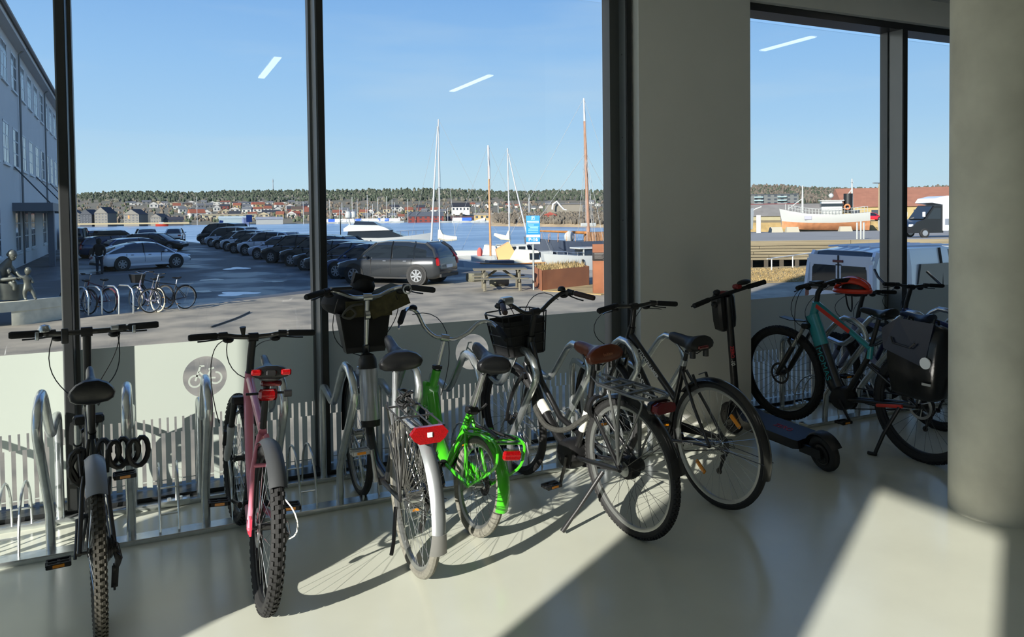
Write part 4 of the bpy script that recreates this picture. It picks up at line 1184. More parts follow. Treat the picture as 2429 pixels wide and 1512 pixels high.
# ---------------------------------------------------------------- two bicycles deeper in the shaded bay
def bike_bay(name, label, loc, yaw, R, mat, sadmat, scale_h, bag=None, susp=m_dksteel, barend=False):
    tr, wb = .026, R * 2 + .36
    A, B, BB = (0, R), (wb, R), (.41, R - .04)
    Hb, Ht = (wb - .20, R * 2 + .02), (wb - .25, R * 2 + .15)
    S = (.22, R * 2 + .02)
    b = bike_root(name, label, loc, yaw, 0, G_IN)
    wheel(b, TW(*A), R, tr, m_rub, m_rimk, knob=54, cog=6, spokemat=m_dksteel)
    st = steer_T(Hb, Ht, math.radians(-10))
    wheel(b, st @ TW(*B), R, tr, m_rub, m_rimk, knob=54, spokemat=m_dksteel)
    tubes(b, [([Ht, S], .018), ([(Hb[0], Hb[1] + .03), BB], .022), ([S, BB], .017), ([Hb, Ht], .024),
              ([(.014, S[0], S[1] - .03), (.062, A[0], A[1])], .01), ([(-.014, S[0], S[1] - .03), (-.062, A[0], A[1])], .01),
              ([(.03, BB[0] - .03, BB[1]), (.062, A[0], A[1])], .011), ([(-.03, BB[0] - .03, BB[1]), (-.062, A[0], A[1])], .011)], mat)
    fork(b, st, Hb, B, mat, susp=susp, w=.058)
    tubes(b, [([S, (.17, scale_h - .04)], .014)], m_alum, 'seat_post')
    saddle(b, (.16, scale_h), .05, .28, .15, sadmat)
    crankset(b, BB, 1.9, .08, m_blkp, arm=.15); chain(b, BB, A, .08); derailleur(b, A)
    c = (Ht[0] - .05, scale_h + .13)
    h = handlebar(b, st, c, [(0, 0, 0), (.08, 0, .01), (.16, -.005, .02), (.3, -.03, .02)], .0125, stem=([Ht, (Ht[0] - .01, Ht[1] + .06), c], .018))
    if barend:
        for s in (-1, 1):
            MB(st).tube([(s * .29, c[0] - .03, c[1] + .02), (s * .29, c[0] + .05, c[1] + .07), (s * .27, c[0] + .12, c[1] + .13)], .011, 8).build('bar_end', m_blk, h)
    cables(b, [((.12, c[0] + .04, c[1]), (.15, c[0] + .2, c[1] - .1), (.06, c[0] + .2, c[1] - .2), (.02, Ht[0], Ht[1] - .06)), ((-.12, c[0] + .04, c[1]), (-.2, c[0] + .2, c[1] - .1), (-.1, c[0] + .2, c[1] - .2), (-.02, Ht[0], Ht[1] - .06))])
    return b
m_bluew = M('blue_white_paint', (52, 66, 122), .3, coat=.5, col2=(150, 158, 186), scale=3)
m_navy = M('navy_paint', (24, 34, 84), .3, coat=.5)
bike_bay('junior_bicycle', 'blue and white junior mountain bike behind the turquoise one', (5.30, 3.82), 2, .30, m_bluew, M('blue_grey_vinyl', (34, 44, 66), .35), .83)
bike_bay('dark_blue_bicycle', 'dark blue bicycle with bar ends, half hidden by the concrete column', (5.72, 3.66), 0, .33, m_navy, M('blue_vinyl', (34, 46, 112), .3), .87, barend=True)

# helmet hung on the handlebar
def helmet(loc):
    r = empty('cycling_helmet', loc, .4, 'red and black cycling helmet hanging on a handlebar in the shaded bay', 'helmet')
    m_h = M('red_helmet_shell', (214, 58, 34), .3, coat=.5)
    mb = MB(); 
    for k in range(5):
        a = (k - 2) * .36
        P = [(math.sin(a) * .085 * math.cos(t) * 1.0 + .0, .13 * math.sin(t), .105 * math.cos(t) * math.cos(a * .9)) for t in [-1.25 + 2.5 * i / 10 for i in range(11)]]
        mb.tube(P, [.012, .018, .02, .022, .022, .022, .022, .022, .02, .018, .012], 8, sq=(1, .8))
    mb.tube([(.085 * math.cos(a), .13 * math.sin(a), .01) for a in [2 * PI * i / 20 for i in range(20)]], .018, 8, closed=True)
    mb.build('shell', m_h, r)
    MB().sph((0, -.02, .03), (.072, .1, .066), 14, 8).build('liner', m_blkp, r)
    MB().tube(smooth_path([(.07, .03, 0), (.05, .02, -.1), (0, .01, -.15), (-.05, .02, -.1), (-.07, .03, 0)], 4), .006, 6).build('strap', m_blkp, r)
    return r
helmet((4.86, 4.22, 1.02))

# ---------------------------------------------------------------- electric scooter
def scooter():
    m_s = M('scooter_black', (18, 18, 19), .4)
    m_rd = M('scooter_red_print', (176, 28, 40), .45)
    r = empty('electric_scooter', (3.845, 3.535, 0), 0, 'black electric kick scooter with a stem bag leaning by the white pillar', 'scooter')
    r.rotation_euler = (0, math.radians(-10), math.radians(-4))
    R = .118; wb = .93
    for y in (0, wb):
        w = MB().rev([(R - .03 + .03 * math.cos(a), .032 * math.sin(a)) for a in [2 * PI * k / 12 for k in range(12)]], (0, y, R), 'x', 36, closed_prof=True).build('wheel', m_rub, r)
        MB().rev([(0, -.034), (.05, -.034), (.06, -.03), (.068, -.012), (.068, .012), (.06, .03), (.05, .034), (0, .034)], (0, y, R), 'x', 28).build('hub_motor', m_s, w)
        MB().rev([(.062, -.031), (.067, -.033), (.067, -.027)], (0, y, R), 'x', 32, closed_prof=True).build('rim_ring', m_dksteel, w)
        mb = MB()
        for k in range(16):
            a = 2 * PI * k / 16
            mb.cbox((-.035, y + .045 * math.cos(a), R + .045 * math.sin(a)), (.004, .008, .016), Matrix.Rotation(a, 3, 'X'))
        mb.build('vents', m_dksteel, w)['kind'] = 'stuff'
    dk = MB(); dk.loft([[(-.085, .13, .13), (.085, .13, .13), (.085, .13, .185), (-.085, .13, .185)], [(-.1, .17, .125), (.1, .17, .125), (.1, .17, .19), (-.1, .17, .19)], [(-.1, .66, .125), (.1, .66, .125), (.1, .66, .19), (-.1, .66, .19)], [(-.06, .76, .15), (.06, .76, .15), (.06, .78, .24), (-.06, .78, .24)]])
    d = dk.build('deck', m_s, r)
    text('deck_lettering', 'ZERO', .06, m_rd, d, frame((0, .36, .1915), (0, -1, 0), (1, 0, 0)), sx=1.1)
    mb = MB()
    for s in (-1, 1):
        mb.box((s * .052 - .007, -.03, R - .02), (s * .052 + .007, .16, R + .04))
    mb.build('swing_arm', m_s, r)
    MB().rev([(R + .014, -.04), (R + .02, -.03), (R + .02, .03), (R + .014, .04), (R + .011, .04), (R + .016, .0), (R + .011, -.04)], (0, 0, R), 'x', 16, .6, 2.7, True).build('mudguard', m_s, r)
    mb = MB(); mb.tube([(0, .76, .2), (0, .86, .27)], .03, 10); 
    for s in (-1, 1):
        mb.tube([(s * .05, wb, R), (s * .05, wb - .05, R + .12), (s * .02, wb - .08, R + .16)], .015, 8)
    mb.tube([(.0, .82, .24), (.02, .80, .33), (0, .84, .38)], .012, 6)
    mb.build('fork', m_s, r)
    st = MB().tube([(0, .86, .24), (0, .83, .42), (0, .755, 1.06)], [.032, .027, .024], 14).build('stem', m_s, r)
    a, bq = Vector((0, .828, .44)), Vector((0, .755, 1.06)); x = (a - bq).normalized(); z = Vector((-.55, -.83, 0)); z = (z - x * z.dot(x)).normalized(); y = z.cross(x)
    o = bq + (a - bq) * .66 + z * .0268
    Tm = Matrix(((x.x, y.x, z.x, o.x), (x.y, y.y, z.y, o.y), (x.z, y.z, z.z, o.z), (0, 0, 0, 1)))
    text('stem_lettering', 'ZERO', .036, m_rd, st, Tm, bold=.001)
    text('stem_lettering', '10', .036, m_pale, st, Tm @ Matrix.Translation((.085, 0, 0)), bold=.001)
    hb = MB().tube([(-.31, .72, 1.065), (-.15, .745, 1.075), (0, .755, 1.08), (.15, .745, 1.09), (.31, .72, 1.10)], .014, 10).build('handlebar', m_s, r)
    for s in (-1, 1):
        e = Vector((s * .31, .72, 1.0825 + s * .0175)); q = Vector((s * .17, .742, 1.0825 + s * .009))
        MB().tube([q, e], [.018, .018], 12).build('grip', m_grip, hb)
        MB().tube([q + Vector((0, .02, -.01)), q + Vector((s * .05, .05, -.02)), q + Vector((s * .12, .045, -.025))], .006, 6).build('brake_lever', m_s, hb)
    MB().rbox((.07, .73, 1.095), (.12, .79, 1.125), .008).build('red_button', M('dark_red_plastic', (120, 26, 26), .5), hb)
    MB().sph((.15, .75, 1.13), (.055, .04, .018), 14, 6).build('display', m_blkp, hb)
    MB().sph((-.13, .74, 1.03), .024, 10, 8).build('horn', m_s, hb)
    MB().sph((-.09, .75, 1.11), (.03, .02, .02), 10, 6).build('bell', m_blkp, hb)
    bg = MB(); secs = []
    for z, k in ((.80, .55), (.82, .9), (.88, 1), (1.04, 1.02), (1.08, .8)):
        secs.append([(.075 * k * c_, .83 + (.05 * k) * s_ - (z - .9) * .1, z) for c_, s_ in ((-1, -.7), (-.75, -1), (.75, -1), (1, -.7), (1, .7), (.75, 1), (-.75, 1), (-1, .7))])
    bg.loft(secs); bo = bg.build('stem_bag', M('hard_case', (21, 21, 22), .35), r)
    MB().sph((-.02, .80, 1.085), (.045, .04, .012), 12, 6).build('red_cap', M('dark_red_plastic', (120, 26, 26), .5), bo)
    return r
scooter()
# ================================================================== outdoors
GZ, SEA = -1.05, -3.6
def G(px, py): return on_z(px, py, GZ)
m_yard = M('sun_toned_dusty_asphalt', (162, 152, 132), .85, scale=.9, col2=(114, 109, 97), detail=12, bump=.4)  # dusty ground, toned paler where the sun falls
m_lot = M('shade_toned_wet_asphalt', (96, 92, 86), .5, scale=.3, col2=(66, 66, 68), detail=10, bump=.25)  # damp ground, building shade painted in as a darker tone
_t = m_lot.node_tree; _b = _t.nodes['Principled BSDF']
_n = [q for q in _t.nodes if q.type == 'TEX_NOISE'][0]
_mr = _t.nodes.new('ShaderNodeMapRange'); _mr.inputs[1].default_value = .42; _mr.inputs[2].default_value = .6; _mr.inputs[3].default_value = .85; _mr.inputs[4].default_value = .4
_t.links.new(_n.outputs[0], _mr.inputs[0]); _t.links.new(_mr.outputs[0], _b.inputs['Roughness'])
m_quay = M('quay_concrete', (150, 142, 128), .9, noise=.15, scale=.8)
edge = [G(1980, 628), G(1780, 635), G(1425, 640), G(1130, 636), G(430, 572), G(335, 561), G(170, 553), G(40, 548)]
edge = [(p.x, p.y) for p in edge]
def slab(name, poly, z0, z1, mat, label, cat):
    o = struct(name, MB().prism(poly, 'z', z0, z1), mat, label); o['category'] = cat; return o
far_l = edge[-1]
slab('ground_yard', [(-60, 5.3), (60, 5.3), (60, 20), (edge[0][0] + 6, edge[0][1])] + edge + [(-60, far_l[1])], -7, GZ - .02, m_quay, 'harbour ground up to the edge of the quay', 'ground')
slab('pavement_near', [(-40, 5.3), (45, 5.3), (45, 18), (26, 24.5), (20, 26.8), (16, 28.4), (11.6, 29.2), (6.2, 28.0), (-1.9, 23.8), (-40, 4.0 + 8)], GZ - .02, GZ, m_yard, 'dusty pavement outside the window wall, sunlight painted into its pale tone', 'pavement')
slab('ground_car_park', [(-40, 12), (-1.9, 23.8), (6.2, 28.0), (11.6, 29.2), (16, 28.4), (13.5, 36), (3.1, 92), (-30, 92), (-40, 60)], GZ - .02, GZ - .004, m_lot, 'damp car park asphalt with puddles, shade painted into its dark tone', 'ground')
# patch of dry grass on the bank and around the planter
m_dry = M('dry_grass', (168, 144, 98), .95, scale=1.2, col2=(136, 116, 76), detail=8, bump=.3)
slab('lawn_bank', [(G(1770, 674).x, G(1770, 674).y), (19.5, 23.0), (edge[2][0], edge[2][1] - 1), (edge[1][0], edge[1][1] - .4), (edge[0][0], edge[0][1] - .4), (34, 22), (G(2000, 664).x, G(2000, 664).y)], GZ - .02, GZ + .03, m_dry, 'dry yellow grass on the bank before the timber pier', 'grass')
slab('lawn_planter', [(12.3, 23.7), (16.5, 25.6), (17.5, 23.3), (13.3, 21.5)], GZ - .02, GZ + .03, m_dry, 'dry grass strip around the rusty planter', 'grass')
def tufts(name, poly_fn, n, h, label):
    mb = MB()
    for _ in range(n):
        x, y = poly_fn(); a = random.random() * PI; hh = h * random.uniform(.5, 1.2); w = .02
        dx, dy = math.cos(a) * w, math.sin(a) * w; lx, ly = random.uniform(-.06, .06), random.uniform(-.06, .06)
        mb.add([(x - dx, y - dy, GZ + .02), (x + dx, y + dy, GZ + .02), (x + lx, y + ly, GZ + .02 + hh)], [(0, 1, 2)])
    o = mb.build(name, m_dry, None, 0); tag(o, label, 'grass', kind='stuff'); return o
tufts('dry_grass_tufts', lambda: (lambda q: (q.x, q.y))(G(random.uniform(1775, 1960), random.uniform(638, 670))), 4000, .07, 'tufts of dry yellow grass on the bank')
# puddles and ice in the car park
m_pud = M('puddle_water', (60, 68, 80), .3)
m_ice = M('icy_puddle', (196, 208, 222), .25, noise=.1, scale=3)
def puddle(c, rx, ry, mat, label, seed):
    rnd = random.Random(seed); P = []
    for k in range(26):
        a = 2 * PI * k / 26; q = 1 + .25 * math.sin(3 * a + seed) + .15 * math.sin(5 * a + 2 * seed) + rnd.uniform(-.08, .08)
        P.append((rx * q * math.cos(a), ry * q * math.sin(a)))
    o = MB().prism(P, 'z', 0, .006).build('puddle', mat, None, 0, (c.x, c.y, GZ - .004)); o.rotation_euler.z = -.35
    tag(o, label, 'puddle', 'puddles in the car park'); return o
puddle(G(562, 697), .62, .75, m_ice, 'pale icy puddle in the car park, the larger and nearer one', 1)
puddle(G(562, 637), .6, .9, m_ice, 'small narrow icy puddle farther out in the car park', 2)
for k, (a, b, c, d) in enumerate(((505, 664, .5, .45), (478, 692, .4, .35), (655, 668, .4, .3))):
    puddle(G(a, b), c, d, m_pud, ['damp puddle in the shaded car park behind the icy one', 'damp puddle closest to the bicycles outside', 'damp puddle in front of the black cars'][k], 3 + k)
# rubber hose lying on the pavement
hp = [G(500, 778), G(530, 768), G(560, 757), G(580, 748), G(592, 742)]
tag(MB().tube([p + Vector((0, 0, .022)) for p in smooth_path(hp, 4)], .02, 8).build('hose', m_blkp), 'dark hose lying curved on the pavement outside', 'hose')

# ------------------------------------------------------------------ water
m_sea = bpy.data.materials.new('sea_water'); m_sea.use_nodes = True
_t = m_sea.node_tree; _b = _t.nodes['Principled BSDF']
_b.inputs['Base Color'].default_value = lin((84, 112, 146)); _b.inputs['Roughness'].default_value = .22; _b.inputs['Specular IOR Level'].default_value = .38
_tc = _t.nodes.new('ShaderNodeTexCoord'); _mp = _t.nodes.new('ShaderNodeMapping'); _mp.inputs['Scale'].default_value = (.35, .9, 1); _mp.inputs['Rotation'].default_value = (0, 0, -.4)
_n = _t.nodes.new('ShaderNodeTexNoise'); _n.inputs['Scale'].default_value = .5; _n.inputs['Detail'].default_value = 7
_bp = _t.nodes.new('ShaderNodeBump'); _bp.inputs['Strength'].default_value = .8; _bp.inputs['Distance'].default_value = .9
_t.links.new(_tc.outputs['Object'], _mp.inputs[0]); _t.links.new(_mp.outputs[0], _n.inputs['Vector']); _t.links.new(_n.outputs[0], _bp.inputs['Height']); _t.links.new(_bp.outputs[0], _b.inputs['Normal'])
_cr = _t.nodes.new('ShaderNodeValToRGB'); _cr.color_ramp.elements[0].position = .38; _cr.color_ramp.elements[1].position = .62; _cr.color_ramp.elements[0].color = lin((92, 122, 156)); _cr.color_ramp.elements[1].color = lin((138, 162, 188))
_n3 = _t.nodes.new('ShaderNodeTexNoise'); _n3.inputs['Scale'].default_value = .06; _n3.inputs['Detail'].default_value = 8; _t.links.new(_mp.outputs[0], _n3.inputs['Vector']); _t.links.new(_n3.outputs[0], _cr.inputs[0]); _t.links.new(_cr.outputs[0], _b.inputs['Base Color'])
o = struct('water', MB().box((-900, 6, SEA - .5), (1500, 1500, SEA)), m_sea, 'rippled blue harbour water'); o['category'] = 'water'

# ------------------------------------------------------------------ far shore: land, forest, town
def depth_y(px, y, D): return at_depth(px, y, D)
YD = [(531, 528), (524, 560), (514, 640), (504, 740), (494, 850), (484, 960), (478, 1010)]
def D_of(y):
    for (y0, d0), (y1, d1) in zip(YD[:-1], YD[1:]):
        if y0 >= y >= y1:
            return lerp(d0, d1, (y0 - y) / (y0 - y1))
    return YD[0][1] if y > YD[0][0] else YD[-1][1]
def tilt(px): return -(px - 800) * .0117 * .5
RIDGE = [(-400, 470), (100, 466), (170, 464), (230, 458), (290, 455), (450, 457), (600, 453), (750, 453), (900, 450), (1030, 449), (1100, 450), (1230, 455), (1330, 452), (1425, 452), (1600, 450), (1780, 447), (1950, 448), (2130, 446), (2300, 448), (2800, 450)]
def ridge(px):
    for (a, ya), (b, yb) in zip(RIDGE[:-1], RIDGE[1:]):
        if a <= px <= b:
            return lerp(ya, yb, (px - a) / (b - a))
    return 452
m_land = M('winter_scrub', (112, 103, 86), .95, scale=.02, col2=(94, 94, 78), detail=8)
vs, fs = [], []; cols = list(range(-400, 2801, 40)); rows = [(538, 512)] + YD + [(470, 1060), (None, 1300)]
for px in cols:
    for y, D in rows:
        yy = (ridge(px) + 5 if y is None else y) + (0 if y is None else tilt(px) * .6)
        vs.append(depth_y(px, yy, D))
nr = len(rows)
for i in range(len(cols) - 1):
    for j in range(nr - 1):
        fs.append((i * nr + j, (i + 1) * nr + j, (i + 1) * nr + j + 1, i * nr + j + 1))
land = struct('hill_far_shore', MB().add(vs, fs), m_land, 'wooded ridge and settled slope across the water', smooth=80); land['category'] = 'hill'
def blob(mb, c, rx, rz, n=6, m=4):
    ph = random.random() * 6
    vs = [(c[0], c[1], c[2])]
    for i in range(1, m):
        b = PI * i / m; r = math.sin(b) * rx * random.uniform(.75, 1.15)
        for j in range(n):
            a = 2 * PI * j / n + ph
            q = r * random.uniform(.7, 1.2)
            vs.append((c[0] + q * math.cos(a), c[1] + q * math.sin(a), c[2] + rz * (1 - math.cos(b)) / 2 * 2 * random.uniform(.92, 1.05)))
    vs.append((c[0], c[1], c[2] + 2 * rz))
    fs = [(0, 1 + (j + 1) % n, 1 + j) for j in range(n)]
    L = len(vs) - 1
    fs += [(L, L - n + j, L - n + (j + 1) % n) for j in range(n)]
    for i in range(m - 2):
        for j in range(n):
            a = 1 + i * n + j; b = 1 + i * n + (j + 1) % n
            fs.append((a, b, b + n, a + n))
    mb.add(vs, fs)
def hill_point(px, t):
    """t 0..1 from the upper houses to the ridge"""
    y = lerp(480 + tilt(px) * .6, ridge(px) + 5, t); D = lerp(1000, 1300, t)
    return depth_y(px, y, D)
fa, fb = MB(), MB()
for k in range(9000):
    px = random.uniform(120, 2500); t = random.random() ** .8
    p = hill_point(px, t); s = random.uniform(.7, 1.35)
    if random.random() < .7:
        blob(fa, p - Vector((0, 0, 1)), 1.9 * s, 3.2 * s, 5, 4)
    else:
        blob(fb, p - Vector((0, 0, 1)), 2.6 * s, 2.6 * s, 5, 4)
tag(fa.build('conifer_forest', M('pine_green', (62, 70, 56), .95, noise=.3, scale=.05), None, 0), 'dark green pine forest covering the far ridge', 'forest', kind='stuff')
tag(fb.build('bare_wood', M('bare_twigs', (98, 96, 84), .95, noise=.25, scale=.05), None, 0), 'grey-brown leafless wood mixed into the far ridge', 'forest', kind='stuff')
fc = MB(); fd = MB()
for k in range(1100):
    px = random.uniform(160, 1430); y = random.uniform(482, 527); D = D_of(y)
    p = depth_y(px, y + tilt(px) * .6, D)
    s = random.uniform(.5, 1.1)
    blob(fc if random.random() < .75 else fd, p - Vector((0, 0, .5)), 1.9 * s, 1.9 * s, 5, 4)
tag(fc.build('leafless_bushes', M('bush_brown', (104, 94, 82), .95, noise=.25, scale=.06), None, 0), 'brown leafless bushes between the far houses', 'bush', kind='stuff')
tag(fd.build('evergreen_bushes', M('bush_green', (78, 86, 66), .95, noise=.25, scale=.06), None, 0), 'green shrubs between the far houses', 'bush', kind='stuff')

m_win = M('far_window', (58, 64, 72), .25)
def wallm(c):
    c = tuple(int(q * .84) for q in c)
    return M('wall_%d_%d_%d' % c, c, .8, noise=.04, scale=.5)
def roofm(c):
    c = tuple(int(q * .86) for q in c)
    return M('roof_%d_%d_%d' % c, c, .75, noise=.12, scale=.8)
WHITE, CREAM, REDW, YEL, GREYW, BLUEW = (204, 203, 198), (190, 178, 150), (134, 60, 54), (178, 156, 108), (124, 125, 124), (160, 178, 184)
RTILE, DKR, GRR, BRN = (140, 84, 66), (54, 57, 66), (106, 110, 114), (96, 82, 72)
def house(px, yb, wpx, hpx, wall, roof, label, group=None, gable=False, D=None, dpx=None, roofk=.42, win=3, name='house', floors=1, rz=None, cat='house'):
    """front stands at pixel px, base yb; wpx/hpx: size in photo pixels at its distance"""
    D = D or D_of(yb)
    p = depth_y(px, yb + (tilt(px) * .6 if D > 500 else 0), D); k = D / F
    w, h = wpx * k, hpx * k
    hw = h * (1 - roofk); hr = h * roofk; d = (dpx or wpx * .8) * k
    ang = math.atan2(-p.x, p.y) + (rz if rz is not None else random.uniform(-.25, .25))
    r = empty(name, (p.x, p.y, p.z - .6), ang, label, cat, group)
    MB().box((-w / 2, 0, -2), (w / 2, d, hw + .6)).build('wall', wallm(wall), r, 0)
    b = MB(); e = .35
    if gable:
        b.prism([(-w / 2 - e, hw + .5), (0, h + .6), (w / 2 + e, hw + .5)], 'y', -e, d + e)
        MB().prism([(-w / 2, hw + .55), (0, h + .3), (w / 2, hw + .55)], 'y', -e - .03, -e + .05).build('gable', wallm(wall), r, 0)
    else:
        b.prism([(-e, hw + .5), (d / 2, h + .6), (d + e, hw + .5)], 'x', -w / 2 - e, w / 2 + e)
    b.build('roof', roofm(roof), r, 0)
    if win:
        for f in range(floors):
            z0 = .6 + hw * (f + .35) / floors; z1 = .6 + hw * (f + .8) / floors
            for i in range(win):
                x = -w / 2 + w * (i + .5) / win; ww = w / win * .22
                MB().box((x - ww, -.06, z0), (x + ww, .02, z1)).build('window', m_win, r, 0)
    return r
# apartment blocks with dark roofs by the beach
for i, (px, yb, w, h, lab, rz) in enumerate(((176, 533, 30, 36, 'low grey-beige apartment block with a dark flat roof, farthest along the shore', -.2), (204, 531, 28, 34, 'dark grey apartment block with white dormers between its pale neighbours', -.5), (240, 532, 32, 41, 'large pale gabled apartment block with dark pitched roof', -.55), (312, 532, 38, 36, 'pale gabled apartment block with orange panels', -.55), (370, 530, 26, 23, 'small beige gabled building next to the dark harbour sheds', -.5))):
    hb = house(px, yb, w, h, (132, 128, 119) if i != 1 else (70, 74, 82), DKR, lab, 'gabled apartment blocks on the shore', True, D=500, dpx=38, win=4, floors=4 if i < 4 else 2, name='apartment_building', rz=rz, cat='building', roofk=.36)
    if i == 3:
        MB().box((-2.2, -.1, 4.2), (-1.2, .0, 6.2)).build('orange_panel', M('orange_cladding', (222, 132, 66), .7), hb, 0)
house(410, 531, 46, 18, (82, 80, 82), (52, 54, 66), 'long dark harbour shed with low roof', None, D=505, dpx=20, win=4, name='harbour_shed', cat='building')
house(552, 531, 62, 19, BLUEW, (176, 192, 196), 'pale blue boat shed with white door on the far quay', None, D=515, dpx=26, roofk=.3, win=0, name='boat_shed', cat='building')
house(585, 531, 14, 16, (112, 128, 168), (150, 160, 180), 'blue end of the pale boat shed on the far quay', None, D=512, dpx=16, roofk=.15, win=0, name='boat_shed_annexe', cat='building')
house(640, 531, 60, 17, (176, 178, 176), (150, 156, 168), 'grey corrugated boat hall with rounded roof on the far quay', None, D=516, dpx=24, roofk=.35, win=0, name='boat_hall', cat='building')
house(545, 518, 120, 11, (206, 196, 164), (178, 166, 136), 'long cream store building behind the boat sheds', None, D=600, dpx=14, roofk=.2, win=7, name='store_building', cat='building')
house(1010, 529, 84, 26, (142, 62, 54), (84, 90, 98), 'long red two-storey boathouse with white windows on the water', None, D=520, dpx=24, win=7, floors=2, name='boathouse', cat='building', rz=.05)
house(1095, 527, 70, 13, (118, 50, 48), (92, 72, 70), 'low red shed next to the long boathouse', None, D=530, dpx=14, win=4, name='red_shed', cat='building', rz=.1)
house(1093, 504, 42, 22, (232, 230, 224), (40, 44, 52), 'large white villa with black roof above the red sheds', None, D=640, dpx=24, win=5, name='villa', rz=.05, roofk=.45)
house(1180, 521, 110, 16, (206, 178, 120), (160, 152, 138), 'long ochre quayside building beyond the masts', None, D=470, dpx=16, win=9, name='quay_building', cat='building', rz=.05, roofk=.3)
house(1340, 512, 84, 30, (148, 140, 124), (138, 132, 122), 'big windowless beige hall with a white emblem', None, D=430, dpx=40, win=0, name='sports_hall', cat='building', rz=.15, roofk=.1)
house(1305, 520, 30, 17, (162, 70, 58), (168, 78, 62), 'small red barn in front of the beige hall', None, D=330, dpx=20, gable=True, win=0, name='barn', cat='building')
_p = depth_y(1320, 497, 428)
mb = MB(); mb.tube([_p + Vector(((u) * .2, -.3, w * .2)) for u, w in ((-14, 0), (-12, 14), (0, 22), (12, 10), (22, 0), (40, -4))], .45, 5); tag(mb.build('hall_emblem', m_pale), 'white curved emblem on the beige hall', 'sign')
# scattered houses of the town
rnd = random.Random(11)
kinds = [(WHITE, RTILE, 'small white house with a red-brown roof on the far slope'), (WHITE, GRR, 'small white house with a grey roof on the far slope'), (CREAM, BRN, 'small cream house with a brown roof on the far slope'), (REDW, DKR, 'small red house with a dark roof on the far slope'), (WHITE, DKR, 'small white house with a dark roof on the far slope'), (YEL, RTILE, 'small yellow house with a red-brown roof on the far slope'), (GREYW, GRR, 'small grey house on the far slope')]
ORD = 'first second third fourth fifth sixth seventh eighth ninth tenth eleventh twelfth thirteenth fourteenth fifteenth sixteenth seventeenth eighteenth nineteenth twentieth twenty-first twenty-second'.split()
ROWN = ('top row', 'second row down', 'middle row', 'row above boat sheds', 'hillside right of masts', 'slope behind marina', 'marina shore')
for row, (ya, yb_, n, x0, x1, wmin, wmax, h) in enumerate(((483, 486, 22, 300, 760, 12, 22, 8), (490, 496, 15, 350, 760, 14, 22, 12), (501, 508, 14, 420, 770, 14, 26, 14), (512, 519, 9, 440, 740, 16, 26, 14), (486, 500, 18, 1110, 1430, 8, 15, 8), (500, 516, 14, 790, 1060, 12, 22, 13), (516, 522, 8, 800, 960, 12, 20, 11))):
    for i in range(n):
        px = lerp(x0, x1, (i + rnd.uniform(.2, .8)) / n)
        wc, rc, lab = rnd.choices(kinds, (6, 5, 3, 2, 3, 1, 2) if row else (1, 8, 1, 0, 2, 0, 3))[0]
        w = rnd.uniform(wmin, wmax)
        house(px, rnd.uniform(ya, yb_), w, h * rnd.uniform(.85, 1.25), wc, rc, lab.replace(' on the far slope', '') + ', %s from the left, %s' % (ORD[i], ROWN[row]), 'houses scattered over the far slope', rnd.random() < .4, win=2 if w > 11 else 0)
for px, y, w, h, wc, rc, lab in ((610, 492, 20, 13, WHITE, (160, 84, 62), 'white house with a wide bright red roof high on the far slope'), (642, 510, 38, 12, WHITE, DKR, 'long white house with dark roof above the boat halls'), (688, 503, 20, 16, WHITE, (160, 160, 158), 'white gabled house right of the long dark-roofed one'), (470, 517, 34, 22, WHITE, (156, 90, 66), 'big white house with orange tiled roof by the far shore'), (700, 514, 24, 14, (140, 64, 56), (150, 84, 64), 'red house with tiled roof above the marina'), (738, 512, 26, 14, (226, 220, 206), (156, 90, 68), 'pale house with orange roof beside the far flagpoles')):
    house(px, y, w, h, wc, rc, lab, 'notable houses of the far town')
# sandy strip and breakwater by the beach
tag(MB().box((0, 0, 0), (72, 3, .9)).build('breakwater', M('pale_sand', (150, 138, 108), .9), None, 0, depth_y(170, 534, 470) , -.45), 'long pale sand embankment before the apartment blocks', 'embankment')
# wooded point on the right of the water
m_bank = M('bank_soil', (150, 132, 104), .95, noise=.2, scale=.2)
pt = [(1165, 539, 330), (1240, 541, 310), (1330, 543, 290), (1430, 548, 270), (1500, 552, 255)]
vs = []
for px, y, D in pt:
    for dz, dd in ((-2, -2), (.8, 3), (3, 25), (5, 70), (5, 110)):
        q = depth_y(px, y, D + dd); vs.append((q.x, q.y, SEA + dz))
o = struct('shore_point', MB().add(vs, [(i * 5 + j, (i + 1) * 5 + j, (i + 1) * 5 + j + 1, i * 5 + j + 1) for i in range(4) for j in range(4)]), m_bank, 'low bushy point of land reaching into the harbour', smooth=60); o['category'] = 'shore'
mb = MB()
for k in range(2000):
    px = random.uniform(1170, 1500); t = random.random()
    for (a, ya, da), (b, yb_, db) in zip(pt[:-1], pt[1:]):
        if a <= px <= b:
            D = lerp(da, db, (px - a) / (b - a)) + 4 + t * 60
    q = depth_y(px, 540, D); s = random.uniform(.6, 1.5)
    blob(mb, (q.x, q.y, SEA + .8 + t * 3), 1.0 * s * .55, 1.1 * s * .8, 5, 4)
tag(mb.build('point_scrub', M('scrub_tan', (98, 90, 78), .95, noise=.3, scale=.4), None, 0), 'tan leafless scrub on the low point of land', 'bush', kind='stuff')
# telecom mast on the ridge
q = hill_point(648, 1.0)
mt = empty('telecom_mast', (q.x, q.y, q.z - 2), 0, 'thin lattice telecom mast standing on the far ridge', 'mast')
MB().tube([(0, 0, 0), (0, 0, 26)], [1.0, .35], 4).build('tower', M('mast_steel', (120, 128, 136), .6), mt)
MB().tube([(0, 0, 20), (0, 0, 24)], .9, 6).build('antenna', M('mast_steel', (120, 128, 136), .6), mt)

